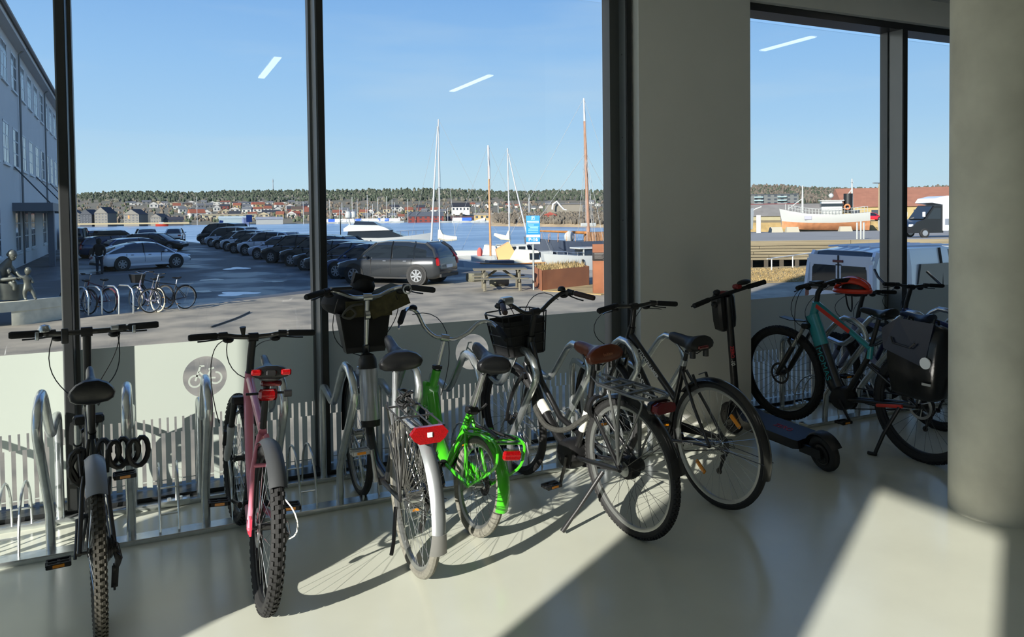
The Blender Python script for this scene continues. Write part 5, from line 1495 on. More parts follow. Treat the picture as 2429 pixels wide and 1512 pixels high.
# ------------------------------------------------------------------ boats
m_hullw = M('white_gelcoat', (170, 172, 168), .35, coat=.3)
m_hulld = M('dark_hull', (58, 66, 80), .4)
m_wood = M('varnished_spruce', (176, 118, 62), .45, noise=.2, scale=3)
m_woodg = M('brown_mast', (150, 112, 88), .5, noise=.15, scale=2)
m_mastw = M('white_mast', (178, 180, 180), .4)
m_canv = M('cream_canvas', (220, 214, 192), .85, noise=.1, scale=3)
m_dkglass = M('tinted_glass', (34, 40, 46), .08, spec=.8)
m_wire = M('rigging_wire', (150, 152, 152), .5)
def hull(mb, L, B, H, sheer=.25, stern=.8):
    secs = []
    for t in (0, .08, .25, .5, .72, .88, .97, 1.0):
        k = (stern + (1 - stern) * min(1, t / .4)) * (1 - max(0, (t - .5) / .5) ** 2.2) + .01
        z1 = H * (1 + sheer * (2 * t - 1) ** 2 * (1 if t > .5 else .4)); x = -L / 2 + L * t; zb = -.35 * H * (1 - max(0, t - .7) * 2)
        b = B / 2 * k
        secs.append([(x + .06 * L * max(0, t - .8) * 3, -b, z1), (x + .03 * L * max(0, t - .8) * 3, -b * .92, z1 * .45), (x, -b * .5, zb * .6), (x, 0, zb), (x, b * .5, zb * .6), (x + .03 * L * max(0, t - .8) * 3, b * .92, z1 * .45), (x + .06 * L * max(0, t - .8) * 3, b, z1)])
    return mb.loft(secs)
def boat_root(name, px, D, ang, label, cat='boat', group=None, z=SEA):
    q = at_depth(px, 560, D)
    return empty(name, (q.x, q.y, z), math.radians(ang), label, cat, group)
def zat(py, px, D): return at_depth(px, py, D).z
def stays(r, top, feet, rad=.012, name='rigging'):
    mb = MB()
    for f in feet: mb.tube([top, f], rad, 4)
    o = mb.build(name, m_wire, r); o['kind'] = 'stuff'; return o

# white flybridge motor yacht
D = 108; r = boat_root('motor_yacht', 905, D, -28, label= 'white flybridge motor yacht with two radar domes behind the parked cars', group='boats moored at the quay')
hull(MB(), 13, 4.2, 2.1, .3, .92).build('hull', m_hullw, r)
MB().loft([[(-4.5, -1.7, 2.0), (3.6, -1.2, 2.2), (3.6, 1.2, 2.2), (-4.5, 1.7, 2.0)], [(-4.3, -1.6, 3.1), (1.2, -1.3, 3.2), (1.2, 1.3, 3.2), (-4.3, 1.6, 3.1)]]).build('cabin', m_dkglass, r)
MB().loft([[(-4.9, -1.8, 3.05), (1.5, -1.45, 3.15), (1.5, 1.45, 3.15), (-4.9, 1.8, 3.05)], [(-4.9, -1.8, 3.45), (.9, -1.35, 3.5), (.9, 1.35, 3.5), (-4.9, 1.8, 3.45)], [(-4.2, -1.6, 3.95), (-.2, -1.2, 3.85), (-.2, 1.2, 3.85), (-4.2, 1.6, 3.95)]]).build('flybridge', m_hullw, r)
MB().loft([[(-3.6, -1.4, 3.9), (-.1, -1.1, 3.8), (-.1, 1.1, 3.8), (-3.6, 1.4, 3.9)], [(-3.4, -1.25, 4.45), (-.9, -1.0, 4.35), (-.9, 1.0, 4.35), (-3.4, 1.25, 4.45)]]).build('windscreen', m_dkglass, r)
for y in (-1.3, 1.5):
    MB().tube([(-4.1, y, 3.9), (-4.3, y, 5.0)], .12, 8).build('radar_arch', m_hullw, r)
    MB().rev([(0, 4.9), (.42, 4.95), (.46, 5.2), (.42, 5.6), (.25, 5.8), (0, 5.85)], (-4.3, y, 0), 'z', 16).build('radar_dome', m_hullw, r)
mb = MB()
for x in (3, 4, 5, 6): mb.tube([(x, -1.5 + (x - 3) * .35, 2.3), (x, -1.5 + (x - 3) * .35, 3.0)], .03, 5); 
mb.tube([(2.4, -1.6, 3.0), (5, -.85, 3.05), (6.6, 0, 3.1), (5, .85, 3.05), (2.4, 1.6, 3.0)], .03, 5); mb.build('bow_rail', m_steel, r)

def sloop(px, D, ang, L, mast_px, ytop, label, hullm, mastm, foot_y=575, boom=None, furl=None, cover=None, B=None, H=1.0, mr=.09):
    r = boat_root('sailing_boat', px, D, ang, label, group='boats moored at the quay')
    inv = Matrix.Rotation(-math.radians(ang), 4, 'Z') @ Matrix.Translation(-Vector(r.location))
    hull(MB(), L, B or L * .3, H, .25, .65).build('hull', hullm, r)
    def loc(px_, py_, dd=0): return inv @ at_depth(px_, py_, D + dd)
    top = loc(mast_px[1], ytop); ft = loc(mast_px[0], foot_y); ft.z = H
    lo = top.lerp(ft, 1.0); lo.z = H
    MB().tube([ft, top], [mr, mr * .7], 8).build('mast', mastm, r)
    mid = ft.lerp(top, .5)
    MB().tube([mid + Vector((0, -.9, 0)), mid + Vector((0, .9, 0))], .03, 5).build('spreader', mastm, r)
    stays(r, top, [(L * .48, 0, H * 1.2), (-L * .48, 0, H), (ft.x, -L * .14, H), (ft.x, L * .14, H)])
    return r, loc, inv
# sloop with white mast and furled jib
r, loc, inv = sloop(1085, 80, 150, 11, (1043, 1040), 283, 'white sailing boat with a tall white mast and furled jib behind the charcoal car', m_hullw, m_mastw, foot_y=560)
MB().tube([loc(1022, 592), loc(1030, 440), loc(1038, 300)], [.11, .09, .05], 8).build('furled_jib', m_mastw, r)
a, b_ = loc(1043, 550), loc(1084, 566)
MB().tube([loc(1042, 545), loc(1045, 562), loc(1060, 566), b_], [.12, .42, .34, .2], 9).build('sail_cover', m_canv, r)
MB().box((-2.5, -.9, 1.0), (1.8, .9, 1.5)).build('cabin', m_hullw, r)
MB().box((-4.6, -1.43, .55), (4.2, -1.40, .7)).box((-4.75, -1.1, .45), (-4.7, 1.1, .68)).build('red_stripe', M('red_stripe', (150, 40, 44), .5), r)
MB().loft([[(-4.3, -1.0, 1.05), (-2.7, -1.1, 1.05), (-2.7, 1.1, 1.05), (-4.3, 1.0, 1.05)], [(-4.0, -.7, 1.9), (-2.9, -.85, 2.1), (-2.9, .85, 2.1), (-4.0, .7, 1.9)]]).build('cockpit_cover', m_canv, r)
MB().tube([loc(1068, 450), loc(1080, 560)], .025, 5).build('backstay', m_wire, r)
# varnished mast boat
r, loc, inv = sloop(1165, 72, 160, 9, (1164, 1158), 345, 'classic sailing boat with varnished mast and orange tarpaulin', m_hullw, m_wood, foot_y=600, H=.9, mr=.11)
t_ = loc(1158, 345); MB().tube([loc(1158, 345), loc(1161, 425)], [.09, .12], 8).build('painted_masthead', m_mastw, r)
MB().prism([(-2.6, .9), (-.6, .95), (-.4, 1.9), (-1.6, 2.6)], 'y', -.8, .8).build('tarpaulin', M('orange_tarpaulin', (228, 168, 112), .8, bump=.2, scale=2), r)
MB().sph(loc(1138, 600), (.26, .3, .5), 10, 8).build('red_cover', M('red_canvas', (196, 92, 84), .85, bump=.2, scale=3), r)
MB().box((-.3, -.75, .9), (1.9, .75, 1.35)).build('cabin', m_hullw, r)
# second white mast, motor sailer
r, loc, inv = sloop(1200, 83, 155, 10, (1209, 1204), 352, 'motor sailer with white wheelhouse and white mast beside the blue sign', m_hullw, m_mastw, foot_y=560, H=1.1)
MB().tube([loc(1206, 365), loc(1222, 440), loc(1250, 555)], [.05, .07, .09], 8).build('furled_jib', m_mastw, r)
MB().tube([loc(1207, 548), loc(1206, 565), loc(1190, 563), loc(1172, 556)], [.1, .4, .3, .15], 9).build('sail_cover', m_canv, r)
MB().loft([[(-2.4, -1, 1.1), (1.8, -.9, 1.1), (1.8, .9, 1.1), (-2.4, 1, 1.1)], [(-2.2, -.9, 1.9), (1.0, -.75, 1.9), (1.0, .75, 1.9), (-2.2, .9, 1.9)]]).build('wheelhouse', m_hullw, r)
for x in (-1.7, -.7, .3):
    MB().box((x - .35, -.99, 1.35), (x + .35, .99, 1.75)).build('window', m_dkglass, r)
MB().box((-2.3, -.95, 1.9), (1.1, .95, 1.96)).build('roof', m_hullw, r)
# cream hooded day boat, nearest
r = boat_root('day_boat', 1196, 64, 172, 'small boat with cream spray hood nearest the picnic table', group='boats moored at the quay')
hull(MB(), 6.6, 2.1, 1.15, .25, .8).build('hull', m_hullw, r)
MB().tube([(-3.2, -1.05, 1.15), (0, -1.1, 1.12), (2.3, -.75, 1.25)], .06, 6).tube([(-3.2, 1.05, 1.15), (0, 1.1, 1.12), (2.3, .75, 1.25)], .06, 6).build('rubbing_strake', m_wood, r)
MB().loft([[(-3.0, -.9, 1.15), (-.6, -.95, 1.15), (-.6, .95, 1.15), (-3.0, .9, 1.15)], [(-2.7, -.75, 2.15), (-1.2, -.7, 2.25), (-1.2, .7, 2.25), (-2.7, .75, 2.15)]]).build('spray_hood', m_canv, r)
MB().box((-2.7, .80, 1.45), (-1.9, .96, 1.95)).box((-3.0, -.55, 1.4), (-2.83, .55, 2.0)).build('hood_window', m_dkglass, r)
MB().box((-.6, -.7, 1.15), (1.5, .7, 1.4)).build('cabin', m_hulld, r)
# white motor boat with hardtop
r = boat_root('motor_boat', 1390, 71, 176, 'white motor boat with hardtop cabin behind the rusty planter', group='boats moored at the quay')
hull(MB(), 8.0, 2.7, 1.35, .2, .9).build('hull', m_hullw, r)
MB().loft([[(-2.6, -.95, 1.2), (1.4, -.9, 1.2), (1.4, .9, 1.2), (-2.6, .95, 1.2)], [(-2.4, -.85, 1.95), (.7, -.75, 1.95), (.7, .75, 1.95), (-2.4, .85, 1.95)]]).build('cabin_glass', m_dkglass, r)
MB().rbox((-2.9, -1.05, 1.95), (1.2, 1.05, 2.08), .05).build('hardtop', m_hullw, r)
mb = MB()
for x in (-2.4, -.9, .7):
    for y in (-.9, .9): mb.box((x - .05, y - .05, 1.2), (x + .05, y + .05, 1.95))
mb.build('cabin_posts', m_hullw, r)['kind'] = 'stuff'
mb = MB(); mb.tube([(.8, -1.15, 1.65), (2.6, -.75, 1.75), (3.5, 0, 1.8), (2.6, .75, 1.75), (.8, 1.15, 1.65)], .025, 6)
for x, y in ((1.4, 1.05), (2.6, .75), (1.4, -1.05), (2.6, -.75)): mb.tube([(x, y, 1.2), (x, y, 1.7)], .02, 5)
mb.build('bow_rail', m_steel, r)
for x in (-1.6, -.2, 1.0):
    MB().tube([(x, 1.3, 1.05), (x, 1.32, .6)], .1, 8).build('fender', m_blkp, r)
# old wooden ketch with dark hull
D = 86; r = boat_root('wooden_ketch', 1375, D, 168, label= 'old ketch with dark hull and tall brown mast beyond the planter', group='boats moored at the quay')
inv = Matrix.Rotation(-math.radians(168), 4, 'Z') @ Matrix.Translation(-Vector(r.location))
hull(MB(), 12, 3.8, 2.1, .3, .8).build('hull', m_hulld, r)
tp, ft = inv @ at_depth(1385, 233, D), inv @ at_depth(1396, 560, D); ft.z = 2
MB().tube([ft, ft.lerp(tp, .84)], [.22, .14], 10).build('mast', m_woodg, r)
MB().tube([ft.lerp(tp, .84), tp], [.13, .09], 10).build('masthead', m_mastw, r)
MB().rbox((ft.x - .9, ft.y - .1, 3.7), (ft.x + .9, ft.y + .1, 4.1), .05).build('white_board', m_hullw, r)
MB().tube([(ft.x, 0, 3.0), (4.6, 0, 3.3)], [.17, .1], 8).build('furled_sail', m_wood, r)
mb = MB()
for x in range(-5, 6):
    for y in (-1.55, 1.55): mb.tube([(x, y * (1 - max(0, abs(x) - 3) * .16), 2.1), (x, y * (1 - max(0, abs(x) - 3) * .16), 3.0)], .03, 5)
mb.build('railing', m_wood, r)['kind'] = 'stuff'
MB().box((-3.5, -1.0, 2.1), (-.8, 1.0, 3.1)).build('deckhouse', M('weathered_teak', (140, 104, 74), .8, noise=.3, scale=4), r)
MB().sph((1.2, 0, 2.6), (.6, .5, .7), 10, 7).build('tarpaulin_bundle', m_hullw, r)
stays(r, ft.lerp(tp, .62), [(ft.x + d_, s * 1.8, 2.1) for d_ in (-1.2, -.3, .7) for s in (-1, 1)] + [(6.2, 0, 2.6), (-6, 0, 2.4)], .022)
stays(r, tp, [(8.0, 0, 2.8), (ft.x, -1.8, 2.1), (ft.x, 1.8, 2.1), (-6, 0, 2.4)], .018)
# far marina: little moored boats and masts
rnd = random.Random(5)
for i in range(34):
    px = lerp(782, 1010, i / 33.0) + rnd.uniform(-4, 4) if i < 24 else lerp(1060, 1250, (i - 24) / 9.0) + rnd.uniform(-5, 5)
    D = 505 if i < 24 else 470; q = depth_y(px, 531 + tilt(px) * .6, D)
    s = rnd.uniform(.8, 1.3); kind = i % 3
    r = empty('moored_boat', (q.x, q.y, SEA), math.atan2(-q.x, q.y) + rnd.uniform(-.3, .3), ['tiny white boat with a mast in the far marina', 'tiny white boat under a winter cover in the far marina', 'tiny white motor boat in the far marina'][kind] if i % 8 != 2 else 'tiny boat under a bright blue cover in the far marina', 'boat', 'boats laid up in the far marina')
    r['label'] = r['label'] + (', %s from the left' % (ORD + ['twenty-third', 'twenty-fourth'])[i] if i < 24 else ' by the red shed, %s' % ORD[i - 24])
    hull(MB(), 8 * s, 2.6 * s, 1.2, .2, .8).build('hull', m_hullw, r)
    if kind == 0 and i % 8 != 2:
        MB().tube([(0, 0, 1), (0, 0, rnd.uniform(9, 16))], .14, 5).build('mast', m_mastw, r)
    elif kind == 1 or i % 8 == 2:
        MB().prism([(-1.5, 1.2), (0, 3.1), (1.5, 1.2)], 'x', -3.6 * s, 3.2 * s).build('cover', M('blue_cover', (52, 92, 190), .7) if i % 8 == 2 else M('white_cover', (220, 222, 220), .7), r)
    else:
        MB().box((-1.8, -1, 1.2), (1.5, 1, 2.4)).build('cabin', m_hullw, r)
for npx, px in enumerate((812, 836, 872, 897, 918, 936, 968, 1210, 1256, 720, 742, 468)):
    q = depth_y(px, 528, 512)
    MBo = MB().tube([(0, 0, 0), (0, 0, rnd.uniform(13, 19))], .16, 5).build('flagpole' if px in (720, 742, 468) else 'boat_mast', m_mastw, None, 35, (q.x, q.y, SEA))
    tag(MBo, ['', '', '', '', '', '', '', '', '', 'flagpole by the orange-roofed house, the left one of two', 'flagpole by the orange-roofed house, the right one of two', 'lone white flagpole above the dark van on the far shore'][npx] or 'bare white mast in the far marina, %s from the left' % ORD[npx], 'mast', 'white poles on the far shore')
q = depth_y(384, 533, 470); r = empty('pilot_boat', (q.x, q.y, SEA), math.atan2(-q.x, q.y), 'small orange-red boat with white cabin before the dark harbour sheds', 'boat')
hull(MB(), 7, 2.4, 1.4, .2, .8).build('hull', M('orange_red_hull', (186, 62, 44), .5), r); MB().rbox((-1.6, -.9, 1.3), (1.2, .9, 2.6), .1).build('cabin', m_hullw, r)
# ================================================================== cars
m_cgl = M('car_glass', (26, 32, 38), .05, spec=.9)
m_trim = M('car_trim', (18, 18, 19), .55)
m_alloy = M('alloy_rim', (176, 180, 184), .3, metal=.7)
m_plate = M('number_plate', (222, 224, 222), .5)
m_lens = M('head_lamp', (205, 212, 218), .1, spec=.8)
STY = {
 'suv':   (4.65, 1.90, 1.66, [(-.5, .40, .80), (-.485, .60, .90), (-.44, .64, .97), (-.2, .615, 1), (.1, .60, 1), (.24, .585, .99), (.36, .55, .96), (.45, .49, .88), (.492, .40, .76), (.5, .30, .68)],
           [(-.475, .63, .64), (-.44, .63, .82), (-.37, .62, .955), (-.2, .615, .995), (0, .605, 1), (.1, .60, .965), (.2, .59, .75), (.265, .58, .60)]),
 'wagon': (4.70, 1.84, 1.48, [(-.5, .42, .80), (-.485, .60, .90), (-.42, .66, .97), (-.2, .64, 1), (.1, .62, 1), (.22, .60, .99), (.36, .56, .96), (.46, .49, .86), (.495, .40, .74), (.5, .30, .68)],
           [(-.47, .66, .67), (-.42, .66, .84), (-.34, .65, .95), (-.18, .64, .995), (0, .63, 1), (.08, .62, .965), (.2, .60, .74), (.26, .59, .60)]),
 'hatch': (4.25, 1.80, 1.50, [(-.5, .40, .80), (-.485, .58, .90), (-.43, .64, .97), (-.2, .62, 1), (.1, .60, 1), (.24, .585, .99), (.37, .54, .95), (.46, .47, .86), (.495, .38, .74), (.5, .30, .68)],
           [(-.48, .63, .64), (-.45, .63, .80), (-.37, .62, .95), (-.2, .62, .995), (0, .61, 1), (.1, .60, .96), (.21, .59, .74), (.28, .58, .60)]),
 'sedan': (4.70, 1.85, 1.44, [(-.5, .42, .78), (-.488, .58, .88), (-.44, .635, .95), (-.3, .64, 1), (0, .62, 1), (.22, .60, .99), (.34, .56, .96), (.44, .49, .89), (.49, .38, .76), (.5, .28, .68)],
           [(-.46, .63, .64), (-.38, .635, .75), (-.26, .64, .89), (-.12, .63, .985), (0, .62, 1), (.1, .61, .955), (.2, .60, .78), (.29, .59, .60)]),
 'van':   (4.9, 1.92, 1.95, [(-.5, .36, .90), (-.497, .54, .96), (-.45, .56, 1), (-.2, .56, 1), (.1, .56, 1), (.28, .55, .99), (.40, .52, .95), (.47, .45, .88), (.497, .34, .78), (.5, .26, .7)],
           [(-.495, .56, .60), (-.485, .56, .84), (-.455, .56, .965), (-.3, .56, 1), (0, .56, 1), (.14, .56, .97), (.26, .555, .80), (.345, .55, .58)]),
}
def car(name, label, pos, heading, style, col, group='cars in the harbour car park', detail=True, dims=None, glass_sides=True, z=GZ, mat=None):
    L, W, H, low, top = STY[style]
    if dims: L, W, H = dims
    cm = mat or M('car_paint_%d_%d_%d' % col, col, .25, coat=.8, metal=.15)
    r = empty(name, (pos[0], pos[1], z), math.radians(heading), label, 'car', group)
    zb = .24; secs = []
    for t, zt, k in low:
        x = t * L; hw = W / 2 * k; Z = zt * H
        b0 = zb if abs(t) < .47 else zb + .12
        secs.append([(x, -hw * .9, b0), (x, -hw * .985, b0 + .12), (x, -hw, lerp(b0, Z, .62)), (x, -hw * .975, Z - .05), (x, -hw * .90, Z), (x, 0, Z + .025), (x, hw * .90, Z), (x, hw * .975, Z - .05), (x, hw, lerp(b0, Z, .62)), (x, hw * .985, b0 + .12), (x, hw * .9, b0)])
    MB().loft(secs).build('body', cm, r, 50)
    secs = []; rs = []
    for t, z0, z1 in top:
        x = t * L; q = (z1 - .6) / .4; hb = W / 2 * .93; hm = W / 2 * lerp(.93, .80, q * .65); hr = W / 2 * lerp(.92, .70, q)
        if style == 'van': hm = W / 2 * lerp(.95, .9, q); hr = W / 2 * lerp(.94, .84, q)
        Z0, Z1 = z0 * H - .03, z1 * H
        secs.append([(x, -hb, Z0), (x, -hm, lerp(Z0, Z1, .62)), (x, -hr, Z1 - .03), (x, -hr * .6, Z1), (x, hr * .6, Z1), (x, hr, Z1 - .03), (x, hm, lerp(Z0, Z1, .62)), (x, hb, Z0)])
        if z1 > .93:
            rs.append([(x, -hr - .015, Z1 - .06), (x, -hr - .005, Z1 - .02), (x, -hr * .6, Z1 + .012), (x, hr * .6, Z1 + .012), (x, hr + .005, Z1 - .02), (x, hr + .015, Z1 - .06)])
    MB().loft(secs).build('glass_house', m_cgl, r, 50)
    MB().loft(rs).build('roof', cm, r, 50)
    # pillars
    def edge_pts(i0, i1, s):
        out = []
        for i in range(i0, i1 + 1):
            p = secs[i]; out.append(Vector(p[2 if s < 0 else 5]) if i not in (0, len(secs) - 1) else Vector(p[0 if s < 0 else 7]))
        return out
    n = len(secs)
    for s in (-1, 1):
        MB().tube(edge_pts(n - 3, n - 1, s), .045, 6).build('pillar', cm, r)
        MB().tube(edge_pts(0, 2, s), .075 if style != 'sedan' else .05, 6).build('pillar', cm, r)
        for t in ((-.06, -.27) if style in ('suv', 'wagon', 'van') else (-.06,)):
            x = t * L; i = max(range(n), key=lambda k_: -abs(top[k_][0] - t)); p = secs[i]
            a, m_, c = (Vector(p[0]), Vector(p[1]), Vector(p[2])) if s < 0 else (Vector(p[7]), Vector(p[6]), Vector(p[5]))
            o_ = Vector((x - p[0][0], s * .004, 0))
            MB().tube([a + o_, m_ + o_, c + o_], .05 if t > -.2 else .06, 4, sq=(1, .5)).build('pillar', cm if t < -.2 else m_trim, r)
    if not glass_sides:
        i0, i1 = 2, 5
        for s in (-1, 1):
            q = [secs[k_] for k_ in range(1, 5)]
            MB().loft([[tuple(Vector(p[0 if s < 0 else 7]) + Vector((0, s * .008, 0))), tuple(Vector(p[1 if s < 0 else 6]) + Vector((0, s * .008, 0))), tuple(Vector(p[2 if s < 0 else 5]) + Vector((0, s * .008, 0))), tuple(Vector(p[2 if s < 0 else 5]) - Vector((0, s * .02, 0))), tuple(Vector(p[0 if s < 0 else 7]) - Vector((0, s * .02, 0)))] for p in q]).build('side_panel', cm, r, 50)
    wb = L * .595; R = .335 if H < 1.6 else .36
    for xs in (-1, 1):
        for ys in (-1, 1):
            cx_ = xs * wb / 2 - .02 * L * .0; y1 = ys * (W / 2 - .005)
            lo, hi = sorted((y1 - ys * .25, y1 + ys * .006))
            MB().cyl((cx_, 0, R + .02), R + .07, lo, hi, 'y', 24).build('wheel_arch', m_trim, r)
            lo, hi = sorted((y1 - ys * .21, y1 + ys * .015))
            w = MB().rev([(0, lo), (R * .9, lo), (R, lo + .03), (R, hi - .03), (R * .94, hi), (0, hi)], (cx_, 0, R), 'y', 28).build('wheel', m_rub, r)
            mb = MB(); yy = y1 + ys * .018
            nsp = 7
            for k in range(nsp):
                a = 2 * PI * k / nsp
                mb.cbox((cx_ + R * .36 * math.sin(a), yy, R + R * .36 * math.cos(a)), (.06, .012, R * .56), Matrix.Rotation(a, 3, 'Y'))
            lo, hi = sorted((yy - .006, yy + .006))
            mb.rev([(R * .60, lo), (R * .66, lo), (R * .66, hi), (R * .60, hi)], (cx_, 0, R), 'y', 24, closed_prof=True)
            mb.cyl((cx_, 0, R), .06, lo, hi, 'y', 10)
            mb.build('rim', m_alloy, w)
    # lamps, plates, mirrors, handles
    zl = low[1][1] * H * .86
    for s in (-1, 1):
        if style in ('suv', 'wagon'):
            MB().tube([(-.487 * L, s * W * .43, zl - .12), (-.485 * L, s * W * .435, zl + .04), (-.468 * L, s * W * .40, zl + .22), (-.44 * L, s * W * .36, zl + .42)], [.075, .085, .06, .035], 7).build('tail_lamp', m_red, r)
        else:
            MB().rbox((-.503 * L, min(s * W * .26, s * W * .44), zl - .13), (-.46 * L, max(s * W * .26, s * W * .44), zl + .02), .02).build('tail_lamp', m_red, r)
        MB().sph((.462 * L, s * W * .34, .475 * H * .93), (.16, .13, .07), 12, 6).build('head_lamp', m_lens, r)
        xm = .17 * L
        MB().sph((xm, s * (W / 2 + .09), low[4][1] * H + .06), (.08, .10, .07), 10, 6).build('mirror', cm, r)
        for t in (.0, -.19):
            MB().tube([(t * L - .07, s * (W / 2 * .985), low[3][1] * H - .13), (t * L + .07, s * (W / 2 * .985), low[3][1] * H - .13)], .016, 6).build('door_handle', m_alloy if col[0] < 90 else m_trim, r)
        for t in (.13, -.055, -.25):
            MB().box((t * L - .006, min(s * W / 2 * .96, s * W / 2 * 1.003), .42), (t * L + .006, max(s * W / 2 * .96, s * W / 2 * 1.003), low[3][1] * H - .06)).build('door_gap', m_trim, r, 0)
        MB().box((-wb / 2 + R + .06, min(s * W / 2 * .93, s * W / 2 * 1.0), .235), (wb / 2 - R - .06, max(s * W / 2 * .93, s * W / 2 * 1.0), .30)).build('sill_trim', m_trim if style in ('suv', 'van', 'wagon') else cm, r, 0)
    MB().box((-.506 * L, -.26, .62 * zl + .1), (-.498 * L, .26, .62 * zl + .22)).build('number_plate', m_plate, r, 0)
    MB().box((-.507 * L, -W * .4, .30), (-.49 * L, W * .4, .42)).build('bumper', m_trim, r, 0)
    MB().box((.485 * L, -W * .28, .34), (.503 * L, W * .28, .52)).build('grille', m_trim, r, 0)
    return r
HEAD_ROW = 134.0
hv = Vector((math.cos(math.radians(HEAD_ROW)), math.sin(math.radians(HEAD_ROW))))
lv = Vector((-hv.y, hv.x))    # car's left
def row_car(fw, name, label, style, col, head=HEAD_ROW, dims=None):
    """fw: ground point of the front left wheel"""
    L, W, H = dims or STY[style][:3]
    h = Vector((math.cos(math.radians(head)), math.sin(math.radians(head)))); l = Vector((-h.y, h.x))
    c = Vector(fw) - h * (L * .595 / 2) - l * (W / 2 - .1)
    return car(name, label, (c.x, c.y), head, style, col, dims=dims)
row_car((7.35, 30.3), 'estate_car', 'charcoal grey sport utility car with bright red tail lamps, nearest car of the row', 'suv', (46, 49, 52), dims=(4.68, 1.9, 1.70))
row_car((7.25, 33.05), 'hatchback_car', 'blue hatchback right behind the charcoal car', 'hatch', (34, 58, 96))
row_car((7.05, 36.0), 'estate_car', 'black estate car showing its dark curved roof behind the blue hatchback', 'wagon', (18, 20, 24))
row_car((7.0, 39.05), 'hatchback_car', 'dark grey car mostly hidden at the mullion, third behind the charcoal one', 'hatch', (40, 44, 50))
row_car((6.9, 42.5), 'estate_car', 'black car with red tail lamp left of the mullion', 'suv', (20, 21, 24))
row_car((6.4, 46.3), 'sport_utility_car', 'black sport utility car with silver star wheels in the middle of the row', 'suv', (24, 25, 28))
row_car((6.2, 50.8), 'estate_car', 'pale silver estate car behind the black one with star wheels', 'wagon', (190, 194, 204))
row_car((6.1, 56.6), 'sport_utility_car', 'white sport utility car with small side window in the row', 'suv', (206, 208, 212))
row_car((5.7, 60.3), 'hatchback_car', 'dark hatchback nosing out between two white cars', 'hatch', (36, 38, 44))
row_car((5.6, 64.6), 'people_carrier', 'white people carrier with long dark side windows', 'suv', (212, 214, 216))
row_car((5.3, 69.4), 'hatchback_car', 'dark small car near the far end of the row', 'hatch', (42, 44, 50))
row_car((5.1, 74.5), 'people_carrier', 'pale silver van-like car next to the black van', 'van', (188, 194, 202), dims=(4.8, 1.85, 1.8))
row_car((4.9, 82.5), 'delivery_van', 'black van closing the far end of the row', 'van', (26, 28, 32), dims=(5.0, 1.95, 2.1))
# left of the aisle
car('electric_saloon_car', 'white saloon car with flush handles standing across the aisle', (-.35, 45.55), 24, 'sedan', (226, 228, 230))
car('hatchback_car', 'deep blue car right behind the white saloon', (-.6, 52.5), 24, 'hatch', (28, 46, 96))
car('estate_car', 'dark blue estate car with a black roof box', (-2.4, 60.5), 24, 'wagon', (34, 48, 74))
q = Vector((-2.4, 60.5))
rb = tag(MB().loft([[(-1.0, -.36, 0), (.9, -.36, 0), (.9, .36, 0), (-1.0, .36, 0)], [(-1.05, -.4, .12), (1.0, -.38, .1), (1.0, .38, .1), (-1.05, .4, .12)], [(-.95, -.36, .32), (.5, -.34, .34), (.5, .34, .34), (-.95, .36, .32)]]).build('roof_box', m_blkp, None, 50, (q.x, q.y, GZ + 1.51), math.radians(24)), 'black roof box on the dark blue estate car', 'roof box')
car('estate_car', 'black estate car facing right behind the white saloon', (.55, 69.5), -24, 'wagon', (26, 28, 32))
car('sport_utility_car', 'grey sport utility car facing the viewer near the water', (-.2, 82), -85, 'suv', (84, 92, 98))
car('hatchback_car', 'white hatchback seen from behind at the edge of the quay', (2.75, 96.5), 82, 'hatch', (226, 226, 222))
car('delivery_van', 'dark teal van at the far left of the car park', (-6.0, 80.5), 88, 'van', (44, 56, 62), dims=(4.6, 1.85, 1.9))
car('hatchback_car', 'red hatchback beside the dark teal van', (-4.6, 92), 75, 'hatch', (178, 44, 50))
car('hatchback_car', 'dark blue hatchback farther back by the roof box', (-3.0, 88), 40, 'hatch', (46, 56, 72))
# white delivery van close outside the right bay, rear doors towards us
vn = car('delivery_van', 'white panel van parked close outside the right bay', (12.3 + 2.2, 11.03), 0, 'van', (214, 220, 230), group=None, dims=(4.4, 1.74, 1.95), glass_sides=False)
MB().rbox((-2.206, -.12, 1.66), (-2.18, .14, 1.71), .01).build('brake_lamp', m_redd, vn)
m_vp = M('car_paint_214_220_230', (214, 220, 230), .25)
MB().box((-2.186, -.76, 1.60), (-2.08, .76, 1.80)).box((-2.186, -.075, 1.05), (-2.12, .075, 1.62)).box((-2.186, -.86, 1.0), (-2.12, .86, 1.09)).build('rear_frame', m_vp, vn, 0)
for s in (-1, 1):
    MB().prism([(s * .66, 1.05), (s * .855, 1.05), (s * .80, 1.72), (s * .63, 1.72)], 'x', -2.184, -2.10).build('rear_frame', m_vp, vn, 0)
# two rear doors with glass, roof ribs, side window, tail lamps
MB().box((-2.205, -.012, .45), (-2.18, .012, 1.8)).build('door_gap', m_trim, vn, 0)
for s in (-1, 1):
    MB().prism([(s * .07, 1.09), (s * .68, 1.09), (s * .655, 1.54), (s * .60, 1.60), (s * .07, 1.60)], 'x', -2.195, -2.165).build('rear_window', m_cgl, vn)
    MB().prism([(s * .74, .72), (s * .86, .72), (s * .845, 1.15), (s * .80, 1.62), (s * .76, 1.15)], 'x', -2.19, -2.14).build('tail_lamp', m_redd, vn)
for y in (-.5, -.25, 0, .25, .5):
    MB().tube([(-1.9, y, 1.965), (-.4, y, 1.972), (.5, y, 1.955)], .022, 6).build('roof_rib', m_vp, vn)
for s in (-1, 1):
    MB().prism([(-1.0, 1.12), (.1, 1.12), (.1, 1.62), (-.9, 1.62)], 'y', min(s * .80, s * .845), max(s * .80, s * .845)).build('side_window', m_cgl, vn)

